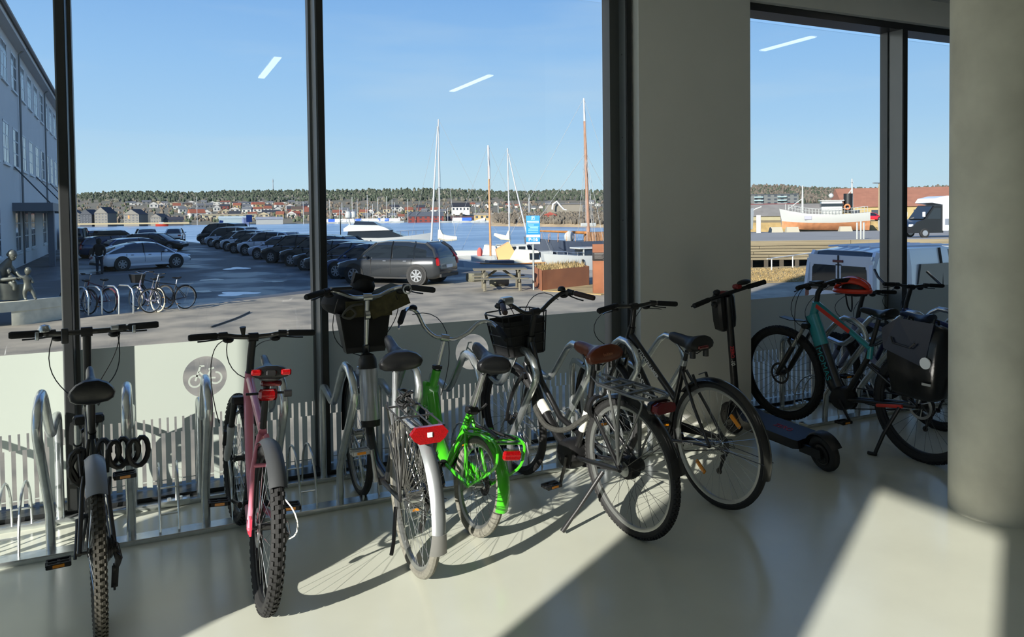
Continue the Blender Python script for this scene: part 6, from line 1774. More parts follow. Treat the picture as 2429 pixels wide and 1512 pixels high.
# ================================================================== near yard objects
# blue parking sign
def sign():
    p = G(1266, 688)
    r = empty('parking_sign', (p.x, p.y, GZ), math.atan2(-p.x, p.y), 'blue parking sign reading P-16 on a grey post', 'sign')
    k = (p - EYEP).dot(FWD) / F
    m_b = M('sign_blue', (36, 132, 216), .45); m_post = M('galvanised_post', (158, 164, 162), .45, metal=.4)
    MB().cyl((0, 0, 0), .035, 0, 2.45, 'z', 12).build('post', m_post, r)
    def zz(py): return (688 - py) * k
    hw = 16.2 * k
    MB().rbox((-hw, -.06, zz(557)), (hw, -.04, zz(512)), .006).build('sign_panel', m_b, r)
    MB().rbox((-hw, -.06, zz(574)), (hw, -.04, zz(563)), .006).build('sign_panel', m_b, r)
    for a, b in ((562.5, 557), (579, 574.5)):
        MB().box((-hw, -.061, zz(a)), (hw, -.041, zz(b))).build('white_strip', m_pale, r)
    T0 = frame((0, -.064, 0), (1, 0, 0), (0, 0, 1))
    text('sign_lettering', 'P-16', 10.5 * k, m_pale, r, frame((0, -.064, zz(568.5)), (1, 0, 0), (0, 0, 1)), bold=.004, sx=1.15)
    text('sign_lettering', 'P', 6.5 * k, m_pale, r, frame((.0, -.064, zz(517.5)), (1, 0, 0), (0, 0, 1)), bold=.003)
    mb = MB(); s_ = 4.0 * k; zc = zz(517.5); t = .4 * k
    for lo, hi in (((-s_, zc - s_), (s_, zc - s_ + t)), ((-s_, zc + s_ - t), (s_, zc + s_)), ((-s_, zc - s_), (-s_ + t, zc + s_)), ((s_ - t, zc - s_), (s_, zc + s_))):
        mb.box((lo[0], -.064, lo[1]), (hi[0], -.0605, hi[1]))
    mb.build('sign_symbol', m_pale, r, 0)
    # lines of small print
    m_lt = M('sign_pale_blue', (140, 192, 236), .5)
    for i, (y_, a, b, m_) in enumerate(((525.5, -14, 14, m_pale), (529, -13, 14, m_pale), (534, -12, 2, m_lt), (537, -10, 13, m_lt), (540, -7, 12, m_lt), (543.5, -11, 12, m_lt), (547, -12, 12, m_lt), (551, -12, 12, m_lt))):
        MB().box((a * k, -.064, zz(y_ + .8)), (b * k, -.0605, zz(y_ - .8))).build('print_line', m_, r, 0)
    return r
sign()
# rusty planter with dry plants
m_cor = M('corten_steel', (150, 94, 62), .8, scale=1.6, col2=(124, 78, 54), detail=8)
A_, B_, C_ = G(1286, 691), G(1258, 673), G(1398, 678)
def box_on(name, P, U, V, h, t, mat, label, cat):
    """open steel trough spanned by U and V from the corner P"""
    r = empty(name, (P.x, P.y, GZ), 0, label, cat)
    u, v = Vector((U.x, U.y, 0)), Vector((V.x, V.y, 0)); un, vn_ = u.normalized() * t, v.normalized() * t
    def wall4(a, b, c, d):
        mb = MB(); pts = [a, b, c, d]
        mb.loft([[(q.x, q.y, 0) for q in pts], [(q.x, q.y, h) for q in pts]])
        mb.build('panel', mat, r, 0)
    O = Vector((0, 0, 0))
    wall4(O, u, u + vn_, vn_); wall4(v - vn_, u + v - vn_, u + v, v); wall4(O, un, un + v, v); wall4(u - un, u, u + v, u + v - un)
    return r, u, v
pr, u, v = box_on('corten_planter', A_, C_ - A_, (B_ - A_) * .8, .72, .03, m_cor, 'rusty steel planter box with dry plants beside the sign', 'planter')
so = MB(); so.loft([[(q.x, q.y, .3) for q in (u * .01 + v * .02, u * .99 + v * .02, u * .99 + v * .98, u * .01 + v * .98)], [(q.x, q.y, .64) for q in (u * .01 + v * .02, u * .99 + v * .02, u * .99 + v * .98, u * .01 + v * .98)]]); so.build('soil', M('soil', (84, 70, 52), .95), pr, 0)
mb = MB()
for _ in range(1100):
    q = u * random.uniform(.04, .96) + v * random.uniform(.05, .95); a = random.random() * PI; h = random.uniform(.1, .3); w = .02
    mb.add([(q.x - w * math.cos(a), q.y - w * math.sin(a), .6), (q.x + w * math.cos(a), q.y + w * math.sin(a), .6), (q.x + random.uniform(-.12, .12), q.y + random.uniform(-.12, .12), .62 + h)], [(0, 1, 2)])
dp = mb.build('dry_plants', m_dry, pr, 0); dp['kind'] = 'stuff'
# rusty totem at the frame edge
p = G(1417, 697); t_ = empty('corten_totem', (p.x, p.y, GZ), math.atan2(-p.x, p.y) + .1, 'tall rusty steel totem with a dark panel at the edge of the pane', 'totem')
MB().rbox((-.14, -.14, 0), (.3, .16, 1.65), .01).build('column', m_cor, t_)
MB().rbox((-.142, -.145, 1.10), (.302, .165, 1.38), .008).build('dark_panel', M('dark_sign', (44, 40, 38), .5), t_)
for i in range(5):
    MB().box((-.1, -.149, 1.34 - .04 * i), (.2 - .03 * (i % 3), -.1455, 1.352 - .04 * i)).build('print_line', M('grey_print', (130, 124, 118), .7), t_, 0)
# picnic table
def picnic():
    p = G(1186, 687); r = empty('picnic_table', (p.x, p.y, GZ), math.radians(-20), 'weathered grey picnic table with benches on the gravel', 'picnic table')
    m_w = M('weathered_wood', (118, 112, 95), .9, scale=6, stretch=(1, 12, 12), col2=(92, 88, 76), detail=6)
    for i in range(5):
        MB().rbox((-.95, -.36 + i * .146, .71), (.95, -.36 + i * .146 + .135, .75), .006).build('plank', m_w, r)
    for s in (-1, 1):
        for i in range(2):
            y = s * .68 + (i - .5) * .15
            MB().rbox((-.95, y - .065, .42), (.95, y + .065, .455), .006).build('plank', m_w, r)
    for x in (-.62, .62):
        MB().rbox((x - .022, -.80, .33), (x + .022, .80, .42), .005).build('bench_beam', m_w, r)
        MB().rbox((x - .022, -.36, .62), (x + .022, .36, .71), .005).build('table_beam', m_w, r)
        for s in (-1, 1):
            MB().tube([(x + .045, s * .60, 0), (x + .045, s * .26, .71)], .055, 4, sq=(.5, 1)).build('leg', m_w, r)
        MB().tube([(x * .9, 0, .38), (x * .2, 0, .70)], .045, 4, sq=(.6, 1)).build('brace', m_w, r)
    return r
picnic()
# stone blocks lying by the table
for i, (px, py, s) in enumerate(((1158, 672, .42), (1214, 684, .35))):
    p = G(px, py)
    tag(MB().rbox((-s, -s * .6, 0), (s, s * .6, s * .8), .05).build('stone_block', M('block_stone', (104, 101, 84), .9, noise=.2, scale=4), None, 35, (p.x, p.y + 1.1, GZ), .3), ['large rough block behind the picnic table', 'small rough block under the end of the picnic table'][i], 'block')

# ================================================================== sculpture
def skin(name, verts, edges, mat, parent, sub=2, grow=1.0):
    me = bpy.data.meshes.new(name)
    me.from_pydata([v[0] for v in verts], edges, [])
    o = bpy.data.objects.new(name, me); COL.objects.link(o)
    md = o.modifiers.new('skin', 'SKIN'); md.use_smooth_shade = True
    for i, v in enumerate(verts):
        r = v[1]; r = (r, r) if not isinstance(r, tuple) else r
        me.skin_vertices[0].data[i].radius = (r[0] * grow, r[1] * grow)
        me.skin_vertices[0].data[i].use_root = (i == 0)
    sb = o.modifiers.new('sub', 'SUBSURF'); sb.levels = sub; sb.render_levels = sub
    dg = bpy.context.evaluated_depsgraph_get()
    m2 = bpy.data.meshes.new_from_object(o.evaluated_get(dg))
    bpy.data.objects.remove(o)
    m2.materials.clear(); m2.materials.append(mat)
    m2.polygons.foreach_set('use_smooth', [True] * len(m2.polygons))
    o = bpy.data.objects.new(name, m2); COL.objects.link(o)
    if parent: o.parent = parent
    return o
def head(parent, T, s, mat, name='head', hair=None):
    """face towards local +X; s = head height"""
    mb = MB(T)
    mb.sph((0, 0, 0), (s * .40, s * .34, s * .5), 18, 14)
    mb.sph((s * .12, 0, -s * .22), (s * .27, s * .25, s * .28), 14, 10)
    mb.tube([(s * .36, 0, s * .1), (s * .47, 0, -s * .08), (s * .38, 0, -s * .13)], [s * .035, s * .06, s * .05], 8)
    for q in (-1, 1):
        mb.sph((s * .33, q * s * .14, s * .05), (s * .05, s * .065, s * .04), 8, 6); mb.sph((-s * .02, q * s * .345, -s * .02), (s * .08, s * .03, s * .11), 8, 6)
        mb.tube([(s * .36, q * s * .05, s * .12), (s * .31, q * s * .23, s * .12)], s * .025, 6)
    mb.tube([(s * .34, -s * .1, -s * .26), (s * .38, 0, -s * .25), (s * .34, s * .1, -s * .26)], s * .03, 6)
    h = mb.build(name, mat, parent, 60)
    mb = MB(T); mb.sph((-s * .07, 0, s * .12), (s * .42, s * .37, s * .43), 18, 12)
    if hair == 'bun': mb.sph((-s * .42, 0, -s * .05), (s * .2, s * .22, s * .2), 12, 8); mb.tube([(-s * .3, -s * .3, 0), (-s * .3, 0, -s * .25), (-s * .3, s * .3, 0)], s * .12, 8)
    mb.build('hair', mat if hair != 'dark' else m_blkp, parent if hair is None else h, 60)
    return h
def hand(parent, T, s, mat, name='hand'):
    """palm along local +X, s = hand length"""
    mb = MB(T); mb.loft([[(0, -.17 * s, -.07 * s), (0, .17 * s, -.07 * s), (0, .17 * s, .07 * s), (0, -.17 * s, .07 * s)], [(.5 * s, -.22 * s, -.06 * s), (.5 * s, .22 * s, -.06 * s), (.5 * s, .22 * s, .06 * s), (.5 * s, -.22 * s, .06 * s)]])
    for i, (y, l) in enumerate(((-.17, .38), (-.06, .46), (.05, .43), (.16, .34))):
        mb.tube([(.48 * s, y * s, 0), ((.5 + l * .5) * s, y * 1.1 * s, -.02 * s), ((.5 + l * .9) * s, y * 1.1 * s, -.1 * s)], [.055 * s, .05 * s, .04 * s], 7)
    mb.tube([(.12 * s, -.16 * s, 0), (.3 * s, -.34 * s, -.04 * s), (.45 * s, -.38 * s, -.08 * s)], [.07 * s, .06 * s, .045 * s], 7)
    return mb.build(name, mat, parent, 60)
m_bronze = M('patinated_bronze', (92, 95, 88), .48, metal=.4, noise=.2, scale=6)
m_gran = M('granite_plinth', (202, 198, 176), .85, noise=.12, scale=5, bump=.2)
P0 = G(66, 770)
PL = empty('stone_plinth', (P0.x, P0.y, GZ), 0, 'pale stone bench-like plinth carrying the bronze group', 'plinth')
k83 = (Vector((P0.x, P0.y, GZ)) - EYEP).dot(FWD) / F      # metres per photo pixel there
zt, zm = (770 - 714) * k83, (770 - 737) * k83
# slab: lit face towards the camera's left, shaded end towards the right
dA, dB = Vector((-.93, -.37, 0)), Vector((.70, .714, 0))
def pslab(name, a0, a1, b0, b1, z0, z1):
    pts = [dA * a0 + dB * b0, dA * a1 + dB * b0, dA * a1 + dB * b1, dA * a0 + dB * b1]
    mb = MB(); mb.loft([[(q.x, q.y, z0) for q in pts], [(q.x, q.y, z1) for q in pts]]); mb.build(name, m_gran, PL)
pslab('slab', 0, 2.4, 0, 1.25, zm, zt); pslab('foot_block', .03, .40, .05, 1.2, 0, zm); pslab('foot_block', 1.9, 2.3, .05, 1.2, 0, zm)
SZ = GZ + zt
SR = empty('bronze_sculpture', (P0.x - .25, P0.y + .25, SZ), 0, 'bronze group of a kneeling woman holding a child and reaching to a standing toddler', 'sculpture')
cr_ = Vector((RGT.x, RGT.y, 0)).normalized(); cb_ = Vector((-cr_.y, cr_.x, 0))
def S(px, py, b=0.0):
    """point of the group: photo pixel offset in the sculpture's own metric frame"""
    v_ = cr_ * ((px - 58) * k83) + cb_ * b
    return (v_.x, v_.y, (712 - py) * k83)
u = k83
skin('kneeling_woman', [(S(18, 676), 13 * u), (S(22, 655), 12 * u), (S(30, 630), 11 * u), (S(40, 618), 6 * u), (S(45, 610), 4.5 * u), (S(22, 636, -.12), 6.5 * u), (S(31, 661, -.22), 4.6 * u), (S(50, 659, -.2), 3.4 * u), (S(70, 657, -.15), 2.6 * u),
                       (S(34, 634, .15), 6 * u), (S(50, 652, .2), 4.5 * u), (S(58, 664, .1), 3.2 * u), (S(8, 684, -.1), 10 * u), (S(28, 684, -.2), 9 * u), (S(16, 704, -.15), 5.5 * u), (S(2, 704, -.1), 4.5 * u), (S(14, 686, .15), 10 * u), (S(40, 683, .2), 9 * u), (S(44, 698, .22), 5.5 * u), (S(46, 708, .22), 4 * u)],
     [(0, 1), (1, 2), (2, 3), (3, 4), (2, 5), (5, 6), (6, 7), (7, 8), (2, 9), (9, 10), (10, 11), (0, 12), (12, 13), (13, 14), (14, 15), (0, 16), (16, 17), (17, 18), (18, 19)], m_bronze, SR, grow=1.35)
yaw_ = math.atan2(cr_.y, cr_.x)
head(SR, Matrix.Translation(S(50, 604)) @ Matrix.Rotation(yaw_ - .25, 4, 'Z') @ Matrix.Rotation(.35, 4, 'Y'), 25 * u, m_bronze, hair='bun')
hand(SR, Matrix.Translation(S(70, 657, -.15)) @ Matrix.Rotation(yaw_, 4, 'Z'), 10 * u, m_bronze)
# skirt over the thighs
mb = MB(); mb.loft([[S(4, 672, b) for b in (-.3, .3)] + [S(2, 706, b) for b in (.3, -.3)], [S(34, 668, b) for b in (-.3, .34)] + [S(30, 708, b) for b in (.34, -.3)], [S(60, 674, b) for b in (-.1, .3)] + [S(62, 710, b) for b in (.3, -.1)]]); mb.build('skirt', m_bronze, SR, 60)
# child held on the lap
skin('lap_child', [(S(48, 668, -.05), 7 * u), (S(46, 656, -.05), 6 * u), (S(46, 648, -.05), 3.5 * u), (S(58, 662, -.12), 3 * u), (S(62, 668, -.15), 2.4 * u), (S(60, 676, -.1), 4 * u), (S(58, 688, -.1), 3 * u)], [(0, 1), (1, 2), (1, 3), (3, 4), (0, 5), (5, 6)], m_bronze, SR, grow=1.4)
head(SR, Matrix.Translation(S(45, 641, -.08)) @ Matrix.Rotation(yaw_ - .5, 4, 'Z'), 15 * u, m_bronze)
# standing toddler
skin('toddler', [(S(83, 677), 5 * u), (S(83, 667), 4.8 * u), (S(84, 656), 5 * u), (S(85, 650), 2.6 * u), (S(79, 657, -.08), 3 * u), (S(70, 651, -.1), 2.4 * u), (S(64, 641, -.1), 2 * u), (S(89, 660, .05), 2.8 * u), (S(95, 672, .05), 2.2 * u), (S(81, 686, -.05), 4.2 * u), (S(79, 697, -.05), 3.0 * u), (S(81, 708, -.05), 2.4 * u), (S(86, 709, -.08), 2 * u), (S(89, 686, .06), 4 * u), (S(95, 697, .06), 3.0 * u), (S(98, 708, .06), 2.4 * u), (S(102, 709, .05), 2 * u)],
     [(0, 1), (1, 2), (2, 3), (2, 4), (4, 5), (5, 6), (2, 7), (7, 8), (0, 9), (9, 10), (10, 11), (11, 12), (0, 13), (13, 14), (14, 15), (15, 16)], m_bronze, SR, grow=1.5)
head(SR, Matrix.Translation(S(85, 642)) @ Matrix.Rotation(yaw_ + PI - .4, 4, 'Z'), 18 * u, m_bronze)

# ================================================================== person by the white car
def person():
    p = G(236, 650)
    r = empty('person', (p.x, p.y, GZ), 0, 'person in a dark hooded jacket and jeans standing behind the white car', 'person')
    m_j = M('black_jacket', (20, 20, 22), .8, bump=.15, scale=20); m_je = M('dark_jeans', (44, 50, 62), .85); m_sk = M('skin_tone', (176, 134, 112), .55)
    d = cr_
    def Q(a, b, z): v_ = d * a + cb_ * b; return (v_.x, v_.y, z)
    skin('jeans', [(Q(0, 0, .92), (.15, .13)), (Q(-.085, 0, .82), .1), (Q(-.1, .01, .48), .07), (Q(-.105, .0, .1), .055), (Q(.09, 0, .82), .1), (Q(.115, .03, .48), .07), (Q(.13, .0, .1), .055)], [(0, 1), (1, 2), (2, 3), (0, 4), (4, 5), (5, 6)], m_je, r)
    skin('jacket', [(Q(0, 0, .86), (.19, .15)), (Q(0, 0, 1.05), (.19, .15)), (Q(.01, 0, 1.25), (.2, .15)), (Q(.02, .0, 1.40), (.17, .12)), (Q(.03, .0, 1.48), .08), (Q(-.2, 0, 1.36), .075), (Q(-.27, .02, 1.1), .06), (Q(-.25, -.1, .88), .05), (Q(.22, 0, 1.36), .075), (Q(.29, .02, 1.1), .06), (Q(.28, -.08, .88), .05)], [(0, 1), (1, 2), (2, 3), (3, 4), (3, 5), (5, 6), (6, 7), (3, 8), (8, 9), (9, 10)], m_j, r)
    fy = math.atan2(cb_.y, cb_.x)
    head(r, Matrix.Translation(Q(.03, .02, 1.60)) @ Matrix.Rotation(fy, 4, 'Z'), .23, m_sk, hair='dark')
    MB().sph(Q(.03, -.03, 1.60), (.125, .125, .15), 16, 10).build('hood', m_j, r)
    for a, b in ((-.25, -.1), (.28, -.08)):
        hand(r, Matrix.Translation(Q(a, b, .87)) @ Matrix.Rotation(PI / 2, 4, 'Y'), .17, m_sk)
    for a in (-.105, .13):
        q = Q(a, 0, 0); MB().rbox((q[0] - .05, q[1] - .1, 0), (q[0] + .05, q[1] + .16, .09), .02).build('shoe', m_blkp, r)
    return r
person()

# ================================================================== bicycles outside
def bike_out(name, label, fr_px, heading_px, mat, basket=False, rimm=m_rim, rack=False, lean=3, sw=True, tyre=m_rub):
    a, b_ = G(*fr_px), G(*heading_px)
    d = (b_ - a); yaw = math.degrees(math.atan2(-d.x, d.y))
    r = bike_root(name, label, (a.x, a.y, GZ), yaw, lean, 'bicycles left outside')
    R, tr, wb = .35, .02, 1.08; A, B, BB = (0, R), (wb, R), (.44, .29); Hb, Ht = (.90, .69), (.85, .88); S_ = (.27, .74)
    wheel(r, TW(*A), R, tr, tyre, rimm, spokes=20); wheel(r, TW(*B), R, tr, tyre, rimm, spokes=20)
    fr = [([(Hb[0], Hb[1] + .03), (.62, .36) if sw else (.66, .48), BB], .02), ([S_, BB], .016), ([Hb, Ht], .022), ([(.015, S_[0], S_[1] - .04), (.06, 0, R)], .009), ([(-.015, S_[0], S_[1] - .04), (-.06, 0, R)], .009), ([(.03, BB[0], BB[1]), (.06, 0, R)], .01), ([(-.03, BB[0], BB[1]), (-.06, 0, R)], .01)]
    if not sw: fr.append(([(Ht[0], Ht[1] - .03), S_], .016))
    tubes(r, fr, mat, n=8); fork(r, ID, Hb, B, mat)
    tubes(r, [([S_, (.225, .9)], .014)], m_steel, 'seat_post'); saddle(r, (.22, .95))
    crankset(r, BB, .7); mudguard(r, TW(*A), R, 40, 190, .028, mat if not sw else m_blkp)
    c = (.78, 1.08)
    handlebar(r, ID, c, [(0, 0, 0), (.08, .03, .02), (.18, .03, .05), (.28, -.1, .04)] if sw else [(0, 0, 0), (.1, 0, 0), (.2, 0, .01), (.3, -.02, .01)], .012, mat=m_steel if sw else m_blk, stem=([Ht, c], .014), stemmat=m_steel, lever=False)
    if basket:
        MB().loft([[(-.12, .92, .80), (.12, .92, .80), (.12, 1.14, .80), (-.12, 1.14, .80)], [(-.17, .88, 1.05), (.17, .88, 1.05), (.17, 1.2, 1.05), (-.17, 1.2, 1.05)]]).build('basket', m_blkp, r)
    if rack:
        mb = MB()
        for x in (-.06, 0, .06): mb.tube([(x, -.25, .74), (x, .2, .75)], .006, 5)
        for s in (-1, 1): mb.tube([(s * .06, -.15, .74), (s * .06, 0, R)], .006, 5)
        mb.build('carrier', m_steel, r)
    tubes(r, [([(-.05, .35, .28), (-.16, .3, .01)], .009)], m_steel, 'kickstand')
    return r
m_slv = M('silver_frame', (186, 188, 190), .3, metal=.5)
bike_out('parked_bicycle', 'silver step-through bicycle with front basket, foremost outside', (374, 741), (322, 736), M('violet_grey_paint', (120, 116, 132), .3, coat=.5), True, tyre=M('cream_tyre', (196, 188, 164), .8))
bike_out('parked_bicycle', 'black bicycle with carrier and chrome fittings behind the silver one outside', (441, 733), (398, 738), M('outdoor_black_paint', (30, 30, 32), .3), False, rack=True, sw=False)
bike_out('parked_bicycle', 'dark bicycle squeezed between the silver and the black one outside', (392, 733), (345, 731), M('outdoor_black_paint', (30, 30, 32), .3), False, sw=False)
bike_out('parked_bicycle', 'pale bicycle in the loop rack next to the mullion outside', (212, 746), (165, 742), m_slv, False, sw=True)
bike_out('parked_bicycle', 'maroon bicycle in the loop rack outside', (258, 743), (208, 740), M('maroon_paint', (96, 44, 54), .35), False, sw=False)
# steel loops outside
for i, (px, py) in enumerate(((190, 748), (222, 746), (262, 744), (296, 742))):
    p = G(px, py); r = tag(MB().tube([(0, -.4, 0), (0, -.42, .5), (0, -.36, .68), (0, -.2, .78), (0, .2, .78), (0, .36, .68), (0, .42, .5), (0, .4, 0)], .024, 10).build('cycle_stand', m_galv, None, 35, (p.x, p.y, GZ), .6), ['steel cycle stand loop closest to the mullion outside', 'second steel cycle stand loop from the mullion outside', 'third steel cycle stand loop from the mullion outside', 'steel cycle stand loop closest to the silver bicycle outside'][i], 'bike stand', 'cycle stands outside')

# ================================================================== white building on the left
def white_building():
    rz = math.radians(1.35)
    r = empty('office_building', (-6.0, 21.7, GZ), rz, 'long white three-storey building with rows of paned windows', 'building')
    Lb, Hh = 68.0, 11.75 - GZ
    m_w = M('white_render', (208, 206, 200), .8, noise=.03, scale=.6); m_fr = M('window_white', (214, 216, 214), .5); m_gl = M('office_glass', (44, 54, 64), .06, spec=.8)
    MB().box((-16, 0, -.3), (0, Lb, Hh)).build('wall', m_w, r, 0)
    rf = MB().prism([(-16.6, Hh), (.65, Hh), (.65, Hh + .12), (-8, Hh + 2.2), (-16.6, Hh + .12)], 'y', -.6, Lb + .6).build('roof', M('slate_roof', (84, 86, 88), .7, noise=.15, scale=2), r, 0)
    MB().box((.0, -.5, Hh - .3), (.5, Lb + .5, Hh - .02)).build('cornice', m_w, rf, 0)
    MB().tube([(.66, -.6, Hh + .02), (.66, Lb + .6, Hh + .02)], .09, 8).build('gutter', M('zinc', (120, 124, 126), .5, metal=.4), rf)
    rows = [(8.85, 10.95), (4.55, 6.75)]
    first = None
    W2, n = 1.15, 0
    proto = {}
    for zi, (z0, z1) in enumerate(rows + [(-.2, 2.2)]):
        for i in range(17):
            y = 2.1 + i * 3.95
            if zi == 2 and i % 4 == 2: continue
            key = round(z1 - z0, 2)
            if key not in proto:
                h = z1 - z0
                f = MB(); f.box((-.12, -W2, 0), (.02, -W2 + .09, h)); f.box((-.12, W2 - .09, 0), (.02, W2, h)); f.box((-.12, -W2, 0), (.02, W2, .09)); f.box((-.12, -W2, h - .09), (.02, W2, h)); f.box((-.1, -.05, 0), (.015, .05, h))
                for zz in (h * .36, h * .68): f.box((-.1, -W2, zz - .03), (.01, W2, zz + .03))
                for yy in (-W2 * .5, W2 * .5): f.box((-.1, yy - .025, 0), (.01, yy + .025, h))
                f.box((-.02, -W2 - .1, -.1), (.10, W2 + .1, 0))
                w = f.build('window', m_fr, r, 0); g = MB().box((-.09, -W2, 0), (-.05 + .055, W2, h)).build('pane', m_gl, w, 0); proto[key] = (w, g)
            else:
                w0, g0 = proto[key]; w = w0.copy(); COL.objects.link(w); g = g0.copy(); COL.objects.link(g); g.parent = w
            w.location = (.0, y, z0 - GZ)
    for y in (4.0 + 3.95 * 7 - .25, 4.0 + 3.95 * 11 - .25, 4.0 + 3.95 * 3 - .25):
        MB().tube([(.12, y, .1), (.12, y, Hh - .5), (.5, y, Hh - .1)], .06, 8).build('downpipe', M('zinc', (120, 124, 126), .5, metal=.4), r)
    ca = MB().box((.0, 27.5, 3.15), (1.9, 51, 3.6)).build('entrance_canopy', M('canopy_grey', (96, 104, 112), .5), r, 0)
    mb = MB()
    for y in (28.5, 40, 50): mb.tube([(1.7, y, 3.6), (.05, y, 5.6)], .04, 6)
    mb.build('tie_rod', M('dark_rod', (60, 64, 68), .5), ca)['kind'] = 'stuff'
    for y in (29.5, 38, 49.5):
        MB().box((1.5, y - .35, 0), (1.8, y + .35, 3.15)).build('canopy_post', M('canopy_grey', (96, 104, 112), .5), ca, 0)
    return r
white_building()

# ================================================================== pier on the right, with boats on the hard
m_pl = M('silvered_planks', (140, 127, 100), .9, scale=1.5, stretch=(.15, 4, 4), col2=(108, 97, 76), detail=6)
def zp(D): return -.30 - (D - 50) * .0205
def PP(px, D): 
    q = at_depth(px, 560, D); q.z = zp(D); return q
a0, a1 = PP(1560, 50), PP(2500, 50)
poly = [PP(1560, 50), PP(2500, 50), PP(2500, 175), PP(1500, 175)]
mb = MB(); mb.loft([[(q.x, q.y, q.z - 1.2) for q in poly], [tuple(q) for q in poly]]); o = struct('road_pier', mb, M('pier_asphalt', (138, 136, 132), .9, noise=.1, scale=.3), 'grey asphalt of the timber-faced pier'); o['category'] = 'pier'
xd = (a1 - a0); Lp = xd.length; ang = math.atan2(xd.y, xd.x)
pw = empty('timber_quay_wall', (a0.x, a0.y, 0), ang, 'weathered timber quay wall of long horizontal planks', 'quay wall')
z = -.31; rnd = random.Random(3)
for i in range(6):
    h = .17 if i else .34
    x = -.5
    while x < Lp:
        l = rnd.uniform(5.5, 8)
        if x + l > 4 and x < 15:
            MB().rbox((x, -.16 - (.0 if i % 2 else .03), z - h + .02), (min(x + l - .03, Lp), -.04, z), .01).build('plank', m_pl, pw)
        x += l
    z -= h + .012
for x in range(3, 16):
    MB().rbox((x * 1.0 - .13, -.12, -3.2), (x * 1.0 + .13, -.02, z + .02), .01).build('pile', M('dark_pile', (70, 62, 50), .9), pw)
# white gate posts on the pier
for i, (px, dx) in enumerate(((2033, 0), (2042, 0), (2049, 0))):
    q = PP(px, 52); h = 1.12 if i != 1 else 1.2
    tag(MB().rbox((-.045, -.045, 0), (.045, .045, h), .01).build('barrier_post', m_hullw, None, 35, (q.x, q.y, q.z)), ['outermost white barrier post on the pier, nearest the trawler bow', 'taller middle one of the white barrier posts on the pier', 'white barrier post nearest the mullion on the pier'][i], 'post', 'white barrier posts on the pier')
# handrail on the grass bank
q0, q1 = on_z(1775, 640, GZ), on_z(1960, 622, GZ)
hr = empty('bank_handrail', (q0.x, q0.y - 1.2, GZ), math.atan2(q1.y - q0.y, q1.x - q0.x), 'thin white handrail along the grass bank', 'handrail')
ll = (q1 - q0).length
MB().tube([(0, 0, .55), (ll, 0, .75)], .03, 6).build('rail', m_mastw, hr)
for t in (.05, .3, .55, .8): MB().tube([(ll * t, 0, 0), (ll * t, 0, .55 + .2 * t)], .03, 6).build('post', m_mastw, hr)
# trawler
def at_pier(name, px, D, ang, label, cat): 
    q = PP(px, D); return empty(name, q, math.atan2(RGT.y, RGT.x) + math.radians(ang), label, cat)
D = 128; r = at_pier('fishing_trawler', 1956, D, 164, 'white fishing trawler with two masts standing on the slipway', 'boat'); k = D / F
L = 192 * k
h_ = MB(); secs = []
for t in (0, .04, .15, .4, .7, .9, .97, 1.0):
    b = 2.1 * (.75 + .25 * min(1, t / .3)) * (1 - max(0, (t - .55) / .45) ** 2.4) + .03; x = -L / 2 + L * t; z1 = 2.75 + 1.1 * (2 * t - 1) ** 2 * (1 if t > .5 else .35); zk = .2 + .9 * max(0, t - .6)
    x2 = x + max(0, t - .8) * 2.0
    secs.append([(x2, -b, z1), (x, -b * .95, 1.4 + .35 * (2 * t - 1) ** 2), (x, -b * .4, zk), (x, b * .4, zk), (x, b * .95, 1.4 + .35 * (2 * t - 1) ** 2), (x2, b, z1)])
h_.loft(secs); h_.build('hull', m_hullw, r, 50)
secs2 = [[tuple(Vector(p) * 1.0 + Vector((0, .02 * (1 if p[1] > 0 else -1), 0))) for p in (s_[1], s_[2], s_[3], s_[4])] for s_ in secs]
MB().loft(secs2).build('antifouling', M('rust_brown_bottom', (186, 128, 88), .8, noise=.2, scale=1.5), r, 50)
MB().rbox((-2.6, -1.2, 2.8), (.6, 1.2, 5.0), .08).build('wheelhouse', m_hullw, r)
MB().box((-2.7, -1.25, 4.1), (.65, 1.25, 4.6)).build('wheelhouse_window', m_dkglass, r)
MB().rbox((-2.9, -1.35, 5.0), (.9, 1.35, 5.15), .04).build('wheelhouse_roof', m_hullw, r)
MB().cyl((-3.6, 0, 0), .7, 3.0, 6.2, 'z', 16).build('funnel', m_blkp, r)
MB().sph((-1, 0, 5.9), .4, 10, 8).build('radar_dome', m_hullw, r)
zt1 = zat(440, 1907, D) - zp(D); zt2 = zat(425, 2015, D) - zp(D)
def lx(px): return -(px - 1956) * k
for px, zt_ in ((1907, zt1), (2016, zt2)):
    MB().tube([(lx(px), 0, 2.8), (lx(px), 0, zt_)], [.22, .1], 8).build('mast', m_hullw, r)
MB().tube([(lx(1907), 0, zt1 * .72), (lx(1875), 0, 3.8)], .08, 6).build('derrick', m_hullw, r)
MB().tube([(lx(2016), 0, zt2 * .8), (lx(1992), 0, 4.6)], .09, 6).build('derrick', m_hullw, r)
MB().tube([(lx(2016), -1.2, zt2 * .93), (lx(2016), 1.2, zt2 * .93)], .06, 5).build('antenna_bar', m_hullw, r)
mb = MB()
for i in range(26):
    t = .03 + i * .037; x = -L / 2 + L * t; zz = 2.75 + 1.1 * (2 * t - 1) ** 2 * (1 if t > .5 else .35); b = 2.0 * (.75 + .25 * min(1, t / .3)) * (1 - max(0, (t - .55) / .45) ** 2.4)
    for s in (-1, 1): mb.tube([(x, s * b, zz), (x, s * b, zz + .95)], .035, 4)
